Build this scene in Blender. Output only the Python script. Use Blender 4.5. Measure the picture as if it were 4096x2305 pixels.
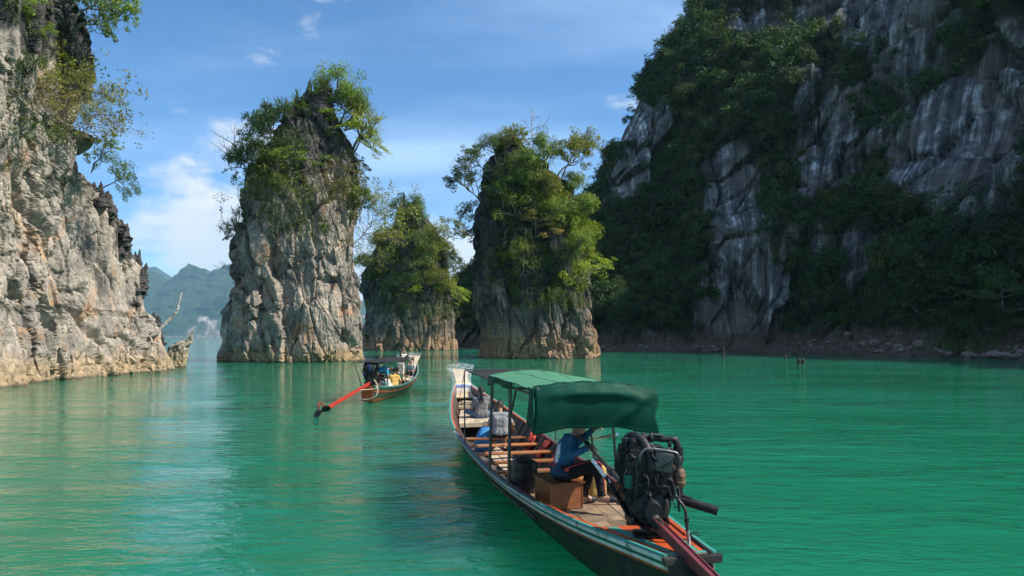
import bpy, bmesh, math, random
import numpy as np
from mathutils import Vector, Matrix, Euler, Quaternion
from mathutils.bvhtree import BVHTree

for _o in list(bpy.data.objects):
    bpy.data.objects.remove(_o)
S = bpy.context.scene
COL = S.collection
R = math.radians

# ------------------------------------------------------------------ camera
CAM_H = 2.7          # eye height above the lake
FPX = 682.67         # focal length in pixels of a 1024 wide frame (24 mm)
HOR = 337.0          # row of the horizon
cd = bpy.data.cameras.new('camera')
cam = bpy.data.objects.new('camera', cd)
COL.objects.link(cam)
cam.location = (0, 0, CAM_H)
cam.rotation_euler = (R(90), 0, 0)
cd.sensor_width = 36.0
cd.lens = 24.0
cd.shift_y = (HOR - 288.0) / 1024.0
cd.clip_start = 0.1
cd.clip_end = 20000
S.camera = cam

# ------------------------------------------------------------------ light
SUN_EL = R(47)
SUN_H = Vector((0.985, -0.17, 0)).normalized()      # towards the sun, from the right and slightly behind
SUN = Vector((SUN_H.x*math.cos(SUN_EL), SUN_H.y*math.cos(SUN_EL), math.sin(SUN_EL)))
ld = bpy.data.lights.new('sun', 'SUN')
ld.energy = 5.0
ld.angle = R(0.5)
ld.color = (1.0, 0.93, 0.82)
sun = bpy.data.objects.new('sun', ld)
COL.objects.link(sun)
sun.rotation_euler = SUN.to_track_quat('Z', 'Y').to_euler()
sun.location = (60, 10, 120)

W = bpy.data.worlds.new('World')
S.world = W
W.use_nodes = True
def build_world():
    nt = W.node_tree
    nt.nodes.clear()
    N = nt.nodes.new; L = nt.links.new
    out = N('ShaderNodeOutputWorld'); bg = N('ShaderNodeBackground')
    bg.inputs['Strength'].default_value = 0.115
    sky = N('ShaderNodeTexSky'); sky.sky_type = 'NISHITA'; sky.sun_disc = False
    sky.sun_elevation = SUN_EL
    sky.sun_rotation = math.atan2(SUN_H.x, SUN_H.y)
    sky.altitude = 0; sky.air_density = 0.75; sky.dust_density = 0.0; sky.ozone_density = 3.0
    tc = N('ShaderNodeTexCoord')
    sep = N('ShaderNodeSeparateXYZ'); L(tc.outputs['Generated'], sep.inputs[0])
    # clouds live on a flat layer: direction divided by its height
    mx = N('ShaderNodeMath'); mx.operation = 'MAXIMUM'; mx.inputs[1].default_value = 0.0; L(sep.outputs['Z'], mx.inputs[0])
    ad = N('ShaderNodeMath'); ad.operation = 'ADD'; ad.inputs[1].default_value = 0.16; L(mx.outputs[0], ad.inputs[0])
    dx = N('ShaderNodeMath'); dx.operation = 'DIVIDE'; L(sep.outputs['X'], dx.inputs[0]); L(ad.outputs[0], dx.inputs[1])
    dy = N('ShaderNodeMath'); dy.operation = 'DIVIDE'; L(sep.outputs['Y'], dy.inputs[0]); L(ad.outputs[0], dy.inputs[1])
    cb = N('ShaderNodeCombineXYZ'); L(dx.outputs[0], cb.inputs[0]); L(dy.outputs[0], cb.inputs[1])
    # puffs: direction space, stretched sideways
    mp = N('ShaderNodeMapping'); mp.inputs['Scale'].default_value = (1.0, 1.0, 2.1); mp.inputs['Location'].default_value = (7.7, 3.0, 2.0)
    L(tc.outputs['Generated'], mp.inputs[0])
    n1 = N('ShaderNodeTexNoise'); n1.inputs['Scale'].default_value = 4.2; n1.inputs['Detail'].default_value = 9; n1.inputs['Roughness'].default_value = 0.56
    n1.inputs['Distortion'].default_value = 0.25
    L(mp.outputs[0], n1.inputs['Vector'])
    # more cloud near the horizon, all round
    hb = N('ShaderNodeMapRange'); hb.inputs['From Min'].default_value = 0.02; hb.inputs['From Max'].default_value = 0.30
    hb.inputs['To Min'].default_value = 0.215; hb.inputs['To Max'].default_value = -0.025
    L(sep.outputs['Z'], hb.inputs['Value'])
    sm = N('ShaderNodeMath'); sm.operation = 'ADD'; L(n1.outputs['Fac'], sm.inputs[0]); L(hb.outputs[0], sm.inputs[1])
    rp = N('ShaderNodeMapRange'); rp.interpolation_type = 'SMOOTHSTEP'
    rp.inputs['From Min'].default_value = 0.57; rp.inputs['From Max'].default_value = 0.70
    L(sm.outputs[0], rp.inputs['Value'])
    # thin veils high up
    n2 = N('ShaderNodeTexNoise'); n2.inputs['Scale'].default_value = 0.75; n2.inputs['Detail'].default_value = 7; n2.inputs['Roughness'].default_value = 0.5
    mp2 = N('ShaderNodeMapping'); mp2.inputs['Scale'].default_value = (0.55, 1.5, 1); mp2.inputs['Rotation'].default_value = (0, 0, R(24)); mp2.inputs['Location'].default_value = (2.0, 0.7, 0)
    L(cb.outputs[0], mp2.inputs[0]); L(mp2.outputs[0], n2.inputs['Vector'])
    r2 = N('ShaderNodeMapRange'); r2.interpolation_type = 'SMOOTHSTEP'
    r2.inputs['From Min'].default_value = 0.42; r2.inputs['From Max'].default_value = 0.78; r2.inputs['To Max'].default_value = 0.75
    L(n2.outputs['Fac'], r2.inputs['Value'])
    # shading within the puffs
    n3 = N('ShaderNodeTexNoise'); n3.inputs['Scale'].default_value = 7.0; n3.inputs['Detail'].default_value = 6
    L(mp.outputs[0], n3.inputs['Vector'])
    cr = N('ShaderNodeValToRGB')
    cr.color_ramp.elements[0].position = 0.3; cr.color_ramp.elements[0].color = (4.3, 4.75, 5.3, 1)
    cr.color_ramp.elements[1].position = 0.62; cr.color_ramp.elements[1].color = (5.3, 5.35, 5.4, 1)
    L(n3.outputs['Fac'], cr.inputs[0])
    hsv = N('ShaderNodeHueSaturation'); hsv.inputs['Saturation'].default_value = 1.22; L(sky.outputs[0], hsv.inputs['Color'])
    m1 = N('ShaderNodeMix'); m1.data_type = 'RGBA'
    L(r2.outputs[0], m1.inputs['Factor']); L(hsv.outputs[0], m1.inputs['A']); m1.inputs['B'].default_value = (5.0, 6.3, 8.2, 1)
    m2 = N('ShaderNodeMix'); m2.data_type = 'RGBA'
    L(rp.outputs[0], m2.inputs['Factor']); L(m1.outputs['Result'], m2.inputs['A']); L(cr.outputs[0], m2.inputs['B'])
    L(m2.outputs['Result'], bg.inputs['Color']); L(bg.outputs[0], out.inputs[0])
build_world()

S.view_settings.view_transform = 'Standard'
S.view_settings.look = 'None'
S.view_settings.exposure = 0.75
S.view_settings.gamma = 1.0
S.view_settings.use_curve_mapping = False
S.render.engine = 'CYCLES'
try:
    S.cycles.use_denoising = True
    S.cycles.denoiser = 'OPENIMAGEDENOISE'
except Exception:
    pass
S.cycles.max_bounces = 8
S.cycles.transparent_max_bounces = 8
S.cycles.volume_bounces = 1
S.cycles.use_adaptive_sampling = True
S.cycles.adaptive_threshold = 0.03
S.cycles.sample_clamp_indirect = 6.0

# ------------------------------------------------------------------ small helpers
def W3(px, py, d):
    """a point d metres ahead seen at (px, py) of a 1024 x 576 frame (used while laying the place out)"""
    return Vector(((px - 512.0)/FPX*d, d, CAM_H - (py - HOR)/FPX*d))

def tag(o, label=None, cat=None, group=None, kind=None):
    if label: o['label'] = label
    if cat: o['category'] = cat
    if group: o['group'] = group
    if kind: o['kind'] = kind
    return o

def empty(name, loc=(0, 0, 0), rz=0.0):
    o = bpy.data.objects.new(name, None)
    o.empty_display_size = 0.2
    COL.objects.link(o)
    o.location = loc
    o.rotation_euler = (0, 0, rz)
    return o

def link(name, me, mat=None, parent=None, loc=None):
    o = bpy.data.objects.new(name, me)
    COL.objects.link(o)
    if mat is not None:
        for m in (mat if isinstance(mat, (list, tuple)) else [mat]):
            me.materials.append(m)
    if parent is not None: o.parent = parent
    if loc is not None: o.location = loc
    return o

def copy_tree(o, parent=None):
    c = o.copy(); COL.objects.link(c); c.parent = parent
    for ch in o.children: copy_tree(ch, c)
    return c

def np_mesh(name, V, Q, smooth=False):
    """mesh from numpy: V (n,3), Q (m,k) faces all of the same size"""
    V = np.asarray(V, np.float32); Q = np.asarray(Q, np.int32)
    me = bpy.data.meshes.new(name)
    k = Q.shape[1]
    me.vertices.add(len(V)); me.vertices.foreach_set('co', V.ravel())
    me.loops.add(Q.size); me.loops.foreach_set('vertex_index', Q.ravel())
    me.polygons.add(len(Q)); me.polygons.foreach_set('loop_start', np.arange(0, Q.size, k, dtype=np.int32))
    me.polygons.foreach_set('use_smooth', np.full(len(Q), smooth, dtype=bool))
    me.update(calc_edges=True)
    return me

def attr(me, name, arr):
    a = me.attributes.new(name, 'FLOAT', 'POINT')
    a.data.foreach_set('value', np.asarray(arr, np.float32))

class MB:
    """collects shapes that become ONE mesh object"""
    def __init__(s): s.v = []; s.f = []; s.m = []; s.cur = 0
    def add(s, vs, fs, M=None):
        b = len(s.v)
        for p in vs:
            p = Vector(p)
            s.v.append(M @ p if M is not None else p)
        for f in fs:
            s.f.append([i + b for i in f]); s.m.append(s.cur)
        return s
    def box(s, c, size, M=None, rot=None, bev=0.0, taper=(1, 1)):
        hx, hy, hz = size[0]/2, size[1]/2, size[2]/2
        T = Matrix.Translation(Vector(c))
        if rot is not None: T = T @ Euler(rot).to_matrix().to_4x4()
        if M is not None: T = M @ T
        if bev <= 0:
            vs = []
            for z, k in ((-hz, (1, 1)), (hz, taper)):
                vs += [(-hx*k[0], -hy*k[1], z), (hx*k[0], -hy*k[1], z), (hx*k[0], hy*k[1], z), (-hx*k[0], hy*k[1], z)]
            return s.add(vs, [(3, 2, 1, 0), (4, 5, 6, 7), (0, 1, 5, 4), (1, 2, 6, 5), (2, 3, 7, 6), (3, 0, 4, 7)], T)
        bm = bmesh.new()
        bmesh.ops.create_cube(bm, size=1.0)
        for v in bm.verts:
            k = taper if v.co.z > 0 else (1, 1)
            v.co = Vector((v.co.x*size[0]*k[0], v.co.y*size[1]*k[1], v.co.z*size[2]))
        bmesh.ops.bevel(bm, geom=bm.edges[:], offset=bev, segments=2, profile=0.6, affect='EDGES')
        bm.verts.index_update()
        s.add([v.co.copy() for v in bm.verts], [[v.index for v in f.verts] for f in bm.faces], T)
        bm.free(); return s
    def tube(s, pts, r, n=8, cap=True, M=None, flat=1.0):
        pts = [Vector(p) for p in pts]; k = len(pts)
        rs = list(r) if isinstance(r, (list, tuple)) else [r]*k
        ring0 = None; vs = []; fs = []
        t0 = (pts[1] - pts[0]).normalized()
        ref = Vector((0, 0, 1)) if abs(t0.z) < 0.9 else Vector((1, 0, 0))
        a = t0.cross(ref).normalized()
        for i in range(k):
            if i == 0: t = pts[1] - pts[0]
            elif i == k-1: t = pts[-1] - pts[-2]
            else: t = (pts[i+1] - pts[i]).normalized() + (pts[i] - pts[i-1]).normalized()
            t = t.normalized() if t.length > 1e-9 else t0
            a = (a - t*a.dot(t))
            a = a.normalized() if a.length > 1e-6 else t.orthogonal().normalized()
            b = t.cross(a)
            for j in range(n):
                th = 2*math.pi*j/n
                vs.append(pts[i] + a*(math.cos(th)*rs[i]) + b*(math.sin(th)*rs[i]*flat))
        for i in range(k-1):
            for j in range(n):
                fs.append((i*n+j, i*n+(j+1) % n, (i+1)*n+(j+1) % n, (i+1)*n+j))
        if cap:
            fs.append(tuple(range(n-1, -1, -1))); fs.append(tuple((k-1)*n+j for j in range(n)))
        return s.add(vs, fs, M)
    def lathe(s, prof, n=16, M=None, cap=True):
        """prof: (r, z) pairs turned round z"""
        vs = []; fs = []
        for r, z in prof:
            for j in range(n):
                th = 2*math.pi*j/n
                vs.append((r*math.cos(th), r*math.sin(th), z))
        for i in range(len(prof)-1):
            for j in range(n):
                fs.append((i*n+j, i*n+(j+1) % n, (i+1)*n+(j+1) % n, (i+1)*n+j))
        if cap:
            fs.append(tuple(range(n-1, -1, -1))); fs.append(tuple((len(prof)-1)*n+j for j in range(n)))
        return s.add(vs, fs, M)
    def grid(s, rows, M=None, close=False):
        """rows: list of equally long lists of points"""
        n = len(rows[0]); vs = [p for r in rows for p in r]; fs = []
        for i in range(len(rows)-1):
            for j in range(n if close else n-1):
                fs.append((i*n+j, i*n+(j+1) % n, (i+1)*n+(j+1) % n, (i+1)*n+j))
        return s.add(vs, fs, M)
    def prism(s, poly, z0, z1, M=None):
        n = len(poly)
        vs = [(x, y, z0) for x, y in poly] + [(x, y, z1) for x, y in poly]
        fs = [tuple(range(n-1, -1, -1)), tuple(range(n, 2*n))] + [(i, (i+1) % n, n+(i+1) % n, n+i) for i in range(n)]
        return s.add(vs, fs, M)
    def mesh(s, name, smooth=False):
        me = bpy.data.meshes.new(name)
        me.from_pydata([tuple(p) for p in s.v], [], s.f)
        if any(s.m): me.polygons.foreach_set('material_index', s.m)
        if smooth:
            me.polygons.foreach_set('use_smooth', [True]*len(me.polygons))
            if smooth == 'auto' or smooth is True:
                try: me.set_sharp_from_angle(angle=R(38))
                except Exception: pass
        me.update()
        return me
    def build(s, name, mat, parent=None, smooth=False):
        return link(name, s.mesh(name, smooth), mat, parent)

def axis_m(p0, p1):
    """matrix whose z runs from p0 to p1"""
    p0 = Vector(p0); d = Vector(p1) - p0
    return Matrix.Translation(p0) @ d.to_track_quat('Z', 'Y').to_matrix().to_4x4()

def smooth_path(pts, k=6):
    pts = [Vector(p) for p in pts]; out = []
    P = [pts[0]] + pts + [pts[-1]]
    for i in range(1, len(P)-2):
        for j in range(k):
            t = j/k
            a, b, c, d = P[i-1], P[i], P[i+1], P[i+2]
            out.append(0.5*((2*b) + (c-a)*t + (2*a-5*b+4*c-d)*t*t + (3*b-a-3*c+d)*t*t*t))
    out.append(pts[-1]); return out

# ------------------------------------------------------------------ noise on arrays
def _hash(x, y, z, s):
    with np.errstate(over='ignore'):
        h = (x.astype(np.uint32)*np.uint32(374761393)) ^ (y.astype(np.uint32)*np.uint32(668265263)) ^ (z.astype(np.uint32)*np.uint32(2246822519)) ^ np.uint32((s*3266489917) & 0xffffffff)
        h = (h ^ (h >> np.uint32(15)))*np.uint32(2246822519)
        h = (h ^ (h >> np.uint32(13)))*np.uint32(3266489917)
        return h ^ (h >> np.uint32(16))
def _u(h): return h.astype(np.float64)/4294967295.0
def perlin(p, seed=0):
    i = np.floor(p).astype(np.int64); f = p - i
    u = f*f*f*(f*(f*6-15)+10)
    r = 0
    for a in (0, 1):
        for b in (0, 1):
            for c in (0, 1):
                h = _hash(i[:, 0]+a, i[:, 1]+b, i[:, 2]+c, seed)
                gx = ((h & np.uint32(1023)).astype(float)/511.5-1); gy = (((h >> np.uint32(10)) & np.uint32(1023)).astype(float)/511.5-1); gz = (((h >> np.uint32(20)) & np.uint32(1023)).astype(float)/511.5-1)
                w = (u[:, 0] if a else 1-u[:, 0])*(u[:, 1] if b else 1-u[:, 1])*(u[:, 2] if c else 1-u[:, 2])
                r = r + w*(gx*(f[:, 0]-a)+gy*(f[:, 1]-b)+gz*(f[:, 2]-c))
    return r*1.2
def fbm(p, octv=4, seed=0, gain=0.5):
    r = 0; a = 1.0
    for o in range(octv):
        r = r + a*perlin(p*(2.03**o)+o*17.3, seed+o); a *= gain
    return r
def ridged(p, octv=4, seed=0, gain=0.5):
    r = 0; a = 1.0
    for o in range(octv):
        r = r + a*(1-2*np.abs(perlin(p*(2.03**o)+o*11.7, seed+o))); a *= gain
    return r
def worley(p, seed=0):
    i = np.floor(p).astype(np.int64)
    f1 = np.full(len(p), 9.0); f2 = np.full(len(p), 9.0); vec = np.zeros_like(p); cid = np.zeros(len(p), np.uint32)
    for a in (-1, 0, 1):
        for b in (-1, 0, 1):
            for c in (-1, 0, 1):
                h = _hash(i[:, 0]+a, i[:, 1]+b, i[:, 2]+c, seed)
                q = np.stack([i[:, 0]+a+(h & np.uint32(1023))/1023.0, i[:, 1]+b+((h >> np.uint32(10)) & np.uint32(1023))/1023.0, i[:, 2]+c+((h >> np.uint32(20)) & np.uint32(1023))/1023.0], 1)
                dv = p-q; d = np.sqrt((dv*dv).sum(1))
                nr = d < f1
                f2 = np.where(nr, f1, np.minimum(f2, d)); f1 = np.where(nr, d, f1)
                cid = np.where(nr, h, cid); vec = np.where(nr[:, None], dv, vec)
    return f1, f2, cid, vec
def facets(p, seed, crack=0.08):
    """blocks with planes tilted at random and open joints between them"""
    f1, f2, cid, vec = worley(p, seed)
    z = np.zeros_like(cid)
    r = np.stack([_u(_hash(cid, z, z, seed+31+k))*2-1 for k in range(3)], 1)
    o = _u(_hash(cid, z, z, seed+77))*2-1
    cr = np.clip(1-(f2-f1)/crack, 0, 1)
    return (r*vec).sum(1)*1.3+o*0.45, cr, o
def sstep(a, b, x):
    t = np.clip((x-a)/(b-a), 0, 1); return t*t*(3-2*t)
# ------------------------------------------------------------------ materials
class NT:
    def __init__(s, name):
        s.m = bpy.data.materials.new(name); s.m.use_nodes = True
        s.t = s.m.node_tree; s.b = s.t.nodes['Principled BSDF']; s.out = s.t.nodes['Material Output']
        s._pos = None
    def n(s, typ, **kw):
        nd = s.t.nodes.new('ShaderNode'+typ)
        for k, v in kw.items():
            if k in nd.inputs: 
                if hasattr(v, 'is_output'): s.t.links.new(v, nd.inputs[k])
                else: nd.inputs[k].default_value = v
            else: setattr(nd, k, v)
        return nd
    def l(s, a, b): s.t.links.new(a, b)
    def obj(s):
        if s._pos is None: s._pos = s.n('TexCoord').outputs['Object']
        return s._pos
    def pos(s): return s.n('NewGeometry').outputs['Position']
    def mapped(s, scale, vec=None, rot=(0, 0, 0), loc=(0, 0, 0)):
        m = s.n('Mapping'); m.inputs['Scale'].default_value = scale; m.inputs['Rotation'].default_value = rot; m.inputs['Location'].default_value = loc
        s.l(vec if vec is not None else s.obj(), m.inputs[0]); return m.outputs[0]
    def noise(s, scale, detail=5, rough=0.55, vec=None, dist=0.0):
        n = s.n('TexNoise'); n.inputs['Scale'].default_value = scale; n.inputs['Detail'].default_value = detail
        n.inputs['Roughness'].default_value = rough; n.inputs['Distortion'].default_value = dist
        s.l(vec if vec is not None else s.obj(), n.inputs['Vector']); return n.outputs['Fac']
    def ramp(s, fac, stops, interp='LINEAR'):
        r = s.n('ValToRGB'); cr = r.color_ramp; cr.interpolation = interp
        while len(cr.elements) < len(stops): cr.elements.new(0.5)
        for e, (p, c) in zip(cr.elements, stops):
            e.position = p; e.color = (c, c, c, 1) if not isinstance(c, (tuple, list)) else tuple(c)+((1,) if len(c) == 3 else ())
        s.l(fac, r.inputs[0]); return r.outputs[0]
    def mix(s, f, a, b, mode='MIX'):
        m = s.n('Mix'); m.data_type = 'RGBA'; m.blend_type = mode
        for k, v in (('Factor', f), ('A', a), ('B', b)):
            if hasattr(v, 'is_output'): s.l(v, m.inputs[k])
            elif k == 'Factor': m.inputs[k].default_value = v
            else: m.inputs[k].default_value = tuple(v)+((1,) if len(v) == 3 else ())
        return m.outputs['Result']
    def math(s, op, a, b=0.0):
        m = s.n('Math'); m.operation = op
        for i, v in enumerate((a, b)):
            if hasattr(v, 'is_output'): s.l(v, m.inputs[i])
            else: m.inputs[i].default_value = v
        return m.outputs[0]
    def rng(s, v, a, b, c=0.0, d=1.0):
        m = s.n('MapRange'); m.interpolation_type = 'SMOOTHSTEP'
        for k, x in (('From Min', a), ('From Max', b), ('To Min', c), ('To Max', d)): m.inputs[k].default_value = x
        s.l(v, m.inputs['Value']); return m.outputs[0]
    def attr(s, name):
        a = s.n('Attribute'); a.attribute_name = name; return a.outputs['Fac']
    def bump(s, h, strength=0.4, dist=0.02):
        b = s.n('Bump'); b.inputs['Strength'].default_value = strength; b.inputs['Distance'].default_value = dist
        s.l(h, b.inputs['Height']); s.l(b.outputs[0], s.b.inputs['Normal']); return b
    def base(s, c):
        if hasattr(c, 'is_output'): s.l(c, s.b.inputs['Base Color'])
        else: s.b.inputs['Base Color'].default_value = tuple(c)+(1,)
    def set(s, **kw):
        for k, v in kw.items():
            k = k.replace('_', ' ')
            if hasattr(v, 'is_output'): s.l(v, s.b.inputs[k])
            else: s.b.inputs[k].default_value = v
        return s

MATS = {}
def plain(name, col, rough=0.5, metal=0.0, var=0.25, scale=9.0, bump=0.15, bdist=0.004, dirt=None, spec=0.5):
    """painted / plastic / metal surface with mottling and wear of its own"""
    if name in MATS: return MATS[name]
    t = NT(name)
    n = t.noise(scale, 6, 0.6)
    lo = tuple(c*(1-var) for c in col); hi = tuple(min(1, c*(1+var)) for c in col)
    c = t.ramp(n, [(0.3, lo), (0.7, hi)])
    if dirt is not None:
        n2 = t.noise(scale*0.6, 8, 0.7, dist=0.4)
        c = t.mix(t.rng(n2, 0.52, 0.66), c, dirt)
    t.base(c)
    t.set(Metallic=metal)
    t.b.inputs['Specular IOR Level'].default_value = spec
    t.set(Roughness=t.rng(t.noise(scale*2.3, 4), 0.3, 0.7, max(0.03, rough-0.12), min(1, rough+0.15)))
    t.bump(t.noise(scale*5, 4), bump, bdist)
    MATS[name] = t.m
    return t.m

def wood(name, c1, c2, rough=0.5, grain=(60, 3, 60), gloss=0.0, worn=None):
    if name in MATS: return MATS[name]
    t = NT(name)
    oi = t.n('ObjectInfo').outputs['Random']
    off = t.n('CombineXYZ'); t.l(t.math('MULTIPLY', oi, 37.0), off.inputs[0]); t.l(t.math('MULTIPLY', oi, 11.0), off.inputs[1])
    add = t.n('VectorMath'); add.operation = 'ADD'; t.l(t.obj(), add.inputs[0]); t.l(off.outputs[0], add.inputs[1])
    g = t.noise(1.0, 6, 0.6, vec=t.mapped(grain, add.outputs[0]), dist=0.6)
    b = t.noise(2.5, 3, 0.5, vec=add.outputs[0])
    c = t.ramp(g, [(0.28, c1), (0.72, c2)])
    c = t.mix(t.rng(b, 0.35, 0.75, 0, 0.55), c, tuple(x*0.62 for x in c1))
    if worn: c = t.mix(t.rng(t.noise(4.0, 6, 0.65, vec=add.outputs[0]), 0.5, 0.62, 0, 0.8), c, worn)
    hs = t.n('HueSaturation'); t.l(c, hs.inputs['Color']); t.l(t.rng(oi, 0, 1, 0.72, 1.2), hs.inputs['Value'])
    t.base(hs.outputs[0])
    t.set(Roughness=t.rng(g, 0.3, 0.7, rough, min(1, rough+0.2)))
    if gloss: t.b.inputs['Coat Weight'].default_value = gloss; t.b.inputs['Coat Roughness'].default_value = 0.15
    t.bump(g, 0.35, 0.003)
    MATS[name] = t.m
    return t.m

def rock_mat(name, light, mid, dark, ochre, band=(0.34, 0.24, 0.14), band_h=1.3, streak=0.6, ochre_amt=0.5, scale=1.0):
    t = NT(name)
    p = t.pos()
    n = t.noise(0.42*scale, 9, 0.62, vec=p, dist=0.5)
    c = t.ramp(n, [(0.30, dark), (0.44, mid), (0.60, light), (0.8, tuple(min(1, x*1.18) for x in light))])
    # fine mottling
    f = t.noise(3.3*scale, 8, 0.68, vec=p)
    c = t.mix(t.rng(f, 0.36, 0.60, 0.55, 0.0), c, tuple(x*0.45 for x in mid))
    # streaks left by running water
    st = t.noise(1.0, 7, 0.6, vec=t.mapped((1.3*scale, 1.3*scale, 0.11*scale), p), dist=0.3)
    c = t.mix(t.rng(st, 0.53, 0.68, 0, streak), c, dark)
    # iron stains
    oc = t.noise(0.36*scale, 7, 0.62, vec=t.mapped((1, 1, 0.75), p, loc=(7.3, 2.1, 4.4)), dist=0.8)
    of = t.noise(2.1*scale, 5, 0.6, vec=p)
    om = t.math('MULTIPLY', t.rng(oc, 0.53, 0.66), t.rng(of, 0.38, 0.62, 0.25, 1.0))
    c = t.mix(t.math('MULTIPLY', om, ochre_amt), c, ochre)
    # blackened weathered stone
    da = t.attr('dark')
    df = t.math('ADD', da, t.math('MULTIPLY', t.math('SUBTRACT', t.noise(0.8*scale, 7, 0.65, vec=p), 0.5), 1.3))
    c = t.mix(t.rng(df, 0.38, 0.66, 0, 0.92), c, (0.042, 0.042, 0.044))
    # strip between high and low water
    z = t.n('SeparateXYZ'); t.l(p, z.inputs[0])
    zz = t.math('ADD', z.outputs['Z'], t.math('MULTIPLY', t.math('SUBTRACT', t.noise(0.5, 5, 0.6, vec=p), 0.5), 2.2*band_h))
    c = t.mix(t.rng(zz, band_h*0.35, band_h*1.5, 0.78, 0), c, t.mix(t.rng(f, 0.35, 0.65), tuple(x*0.45 for x in band), band))
    # always wet foot
    wet = t.rng(t.math('ADD', z.outputs['Z'], t.math('MULTIPLY', t.noise(1.5, 4, 0.6, vec=p), 0.25)), 0.14, 0.34, 0.8, 0)
    c = t.mix(wet, c, (0.045, 0.04, 0.025))
    t.base(c)
    t.set(Roughness=t.math('SUBTRACT', 0.92, t.math('MULTIPLY', wet, 0.5))); t.b.inputs['Specular IOR Level'].default_value = 0.18
    h = t.math('ADD', t.math('MULTIPLY', t.noise(2.2*scale, 9, 0.72, vec=p, dist=0.4), 1.0), t.math('MULTIPLY', t.noise(1.0, 6, 0.6, vec=t.mapped((7*scale, 7*scale, 2.2*scale), p)), 0.4))
    t.bump(h, 0.8, 0.15/scale)
    return t.m

def leaf_mat(name, cols=None, trans=0.33, gloss=0.45):
    """leaves: colour from the plant (object colour) or, for a wood, one of a few by instance"""
    t = NT(name)
    ti = t.attr('tint')
    if cols is None:
        base = t.n('ObjectInfo').outputs['Color']
    else:
        base = t.ramp(t.n('ObjectInfo').outputs['Random'], [(i/max(1, len(cols)-1), c) for i, c in enumerate(cols)])
    hs = t.n('HueSaturation'); t.l(base, hs.inputs['Color'])
    t.l(t.rng(ti, 0, 1, 0.45, 1.5), hs.inputs['Value'])
    t.l(t.rng(ti, 0, 1, 0.515, 0.485), hs.inputs['Hue'])
    t.base(hs.outputs[0]); t.set(Roughness=gloss)
    t.b.inputs['Specular IOR Level'].default_value = 0.35
    tr = t.n('BsdfTranslucent')
    t.l(t.mix(0.5, hs.outputs[0], (0.85, 1.0, 0.25), 'MULTIPLY'), tr.inputs['Color'])
    h2 = t.n('HueSaturation'); h2.inputs['Value'].default_value = 1.7; t.l(hs.outputs[0], h2.inputs['Color'])
    t.l(t.mix(1.0, h2.outputs[0], (1.0, 0.95, 0.45), 'MULTIPLY'), tr.inputs['Color'])
    ms = t.n('MixShader'); ms.inputs[0].default_value = trans
    t.l(t.b.outputs[0], ms.inputs[1]); t.l(tr.outputs[0], ms.inputs[2]); t.l(ms.outputs[0], t.out.inputs['Surface'])
    return t.m

M_rock_near = rock_mat('limestone_near', (0.46, 0.40, 0.33), (0.29, 0.262, 0.225), (0.13, 0.12, 0.112), (0.50, 0.25, 0.09), band=(0.48, 0.35, 0.20), band_h=1.5, streak=0.4, ochre_amt=0.6)
M_rock_tower = rock_mat('limestone_tower', (0.44, 0.375, 0.30), (0.25, 0.22, 0.19), (0.085, 0.08, 0.076), (0.50, 0.22, 0.08), band=(0.44, 0.31, 0.17), band_h=1.3, streak=0.55, ochre_amt=0.7)
M_rock_dark = rock_mat('limestone_dark', (0.26, 0.22, 0.175), (0.13, 0.115, 0.10), (0.045, 0.044, 0.042), (0.44, 0.23, 0.10), band=(0.47, 0.30, 0.17), band_h=3.0, streak=0.8, ochre_amt=0.5)
M_leaf = leaf_mat('leaves')
M_leaf_wood = leaf_mat('wood_leaves', [(0.014, 0.042, 0.014), (0.032, 0.088, 0.018), (0.02, 0.058, 0.02), (0.055, 0.11, 0.02), (0.065, 0.085, 0.022), (0.016, 0.046, 0.017), (0.035, 0.095, 0.024)], trans=0.22, gloss=0.7)
M_bark = wood('bark', (0.10, 0.085, 0.07), (0.27, 0.24, 0.20), 0.9, (9, 9, 2))
M_bark_pale = wood('bark_pale', (0.22, 0.20, 0.17), (0.45, 0.41, 0.35), 0.9, (9, 9, 2))
# ------------------------------------------------------------------ water
def water_mat():
    t = NT('emerald_water')
    p = t.pos()
    big = t.noise(0.035, 3, 0.5, vec=p)
    c = t.ramp(big, [(0.3, (0.007, 0.128, 0.066)), (0.7, (0.011, 0.170, 0.095))])
    t.base(c)
    t.set(Roughness=0.035, IOR=1.33)
    t.set(Subsurface_Weight=1.0, Subsurface_Scale=1.0)
    t.b.inputs['Subsurface Radius'].default_value = (0.8, 5.0, 3.4)
    t.b.subsurface_method = 'BURLEY'
    patch = t.rng(t.noise(0.11, 4, 0.55, vec=t.mapped((0.6, 1.5, 1), p)), 0.34, 0.66, 0.25, 1.25)
    w1 = t.noise(1.0, 3, 0.5, vec=t.mapped((0.55, 1.15, 1), p, rot=(0, 0, R(14))), dist=0.7)
    w2 = t.noise(1.0, 4, 0.55, vec=t.mapped((2.0, 3.9, 1), p, rot=(0, 0, R(-9))), dist=0.9)
    w3 = t.noise(1.0, 2, 0.5, vec=t.mapped((7, 12, 1), p, rot=(0, 0, R(5))), dist=0.4)
    h = t.math('ADD', t.math('MULTIPLY', w1, 0.19), t.math('ADD', t.math('MULTIPLY', w2, 0.085), t.math('MULTIPLY', w3, 0.013)))
    h = t.math('MULTIPLY', h, patch)
    t.bump(h, 1.0, 0.62)
    return t.m
M_water = water_mat()
bm = MB(); bm.box((0, 4500, -12.5), (20000, 12000, 25))
water = bm.build('water', M_water)
tag(water, 'emerald green lake water with small ripples', kind='structure')

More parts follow.
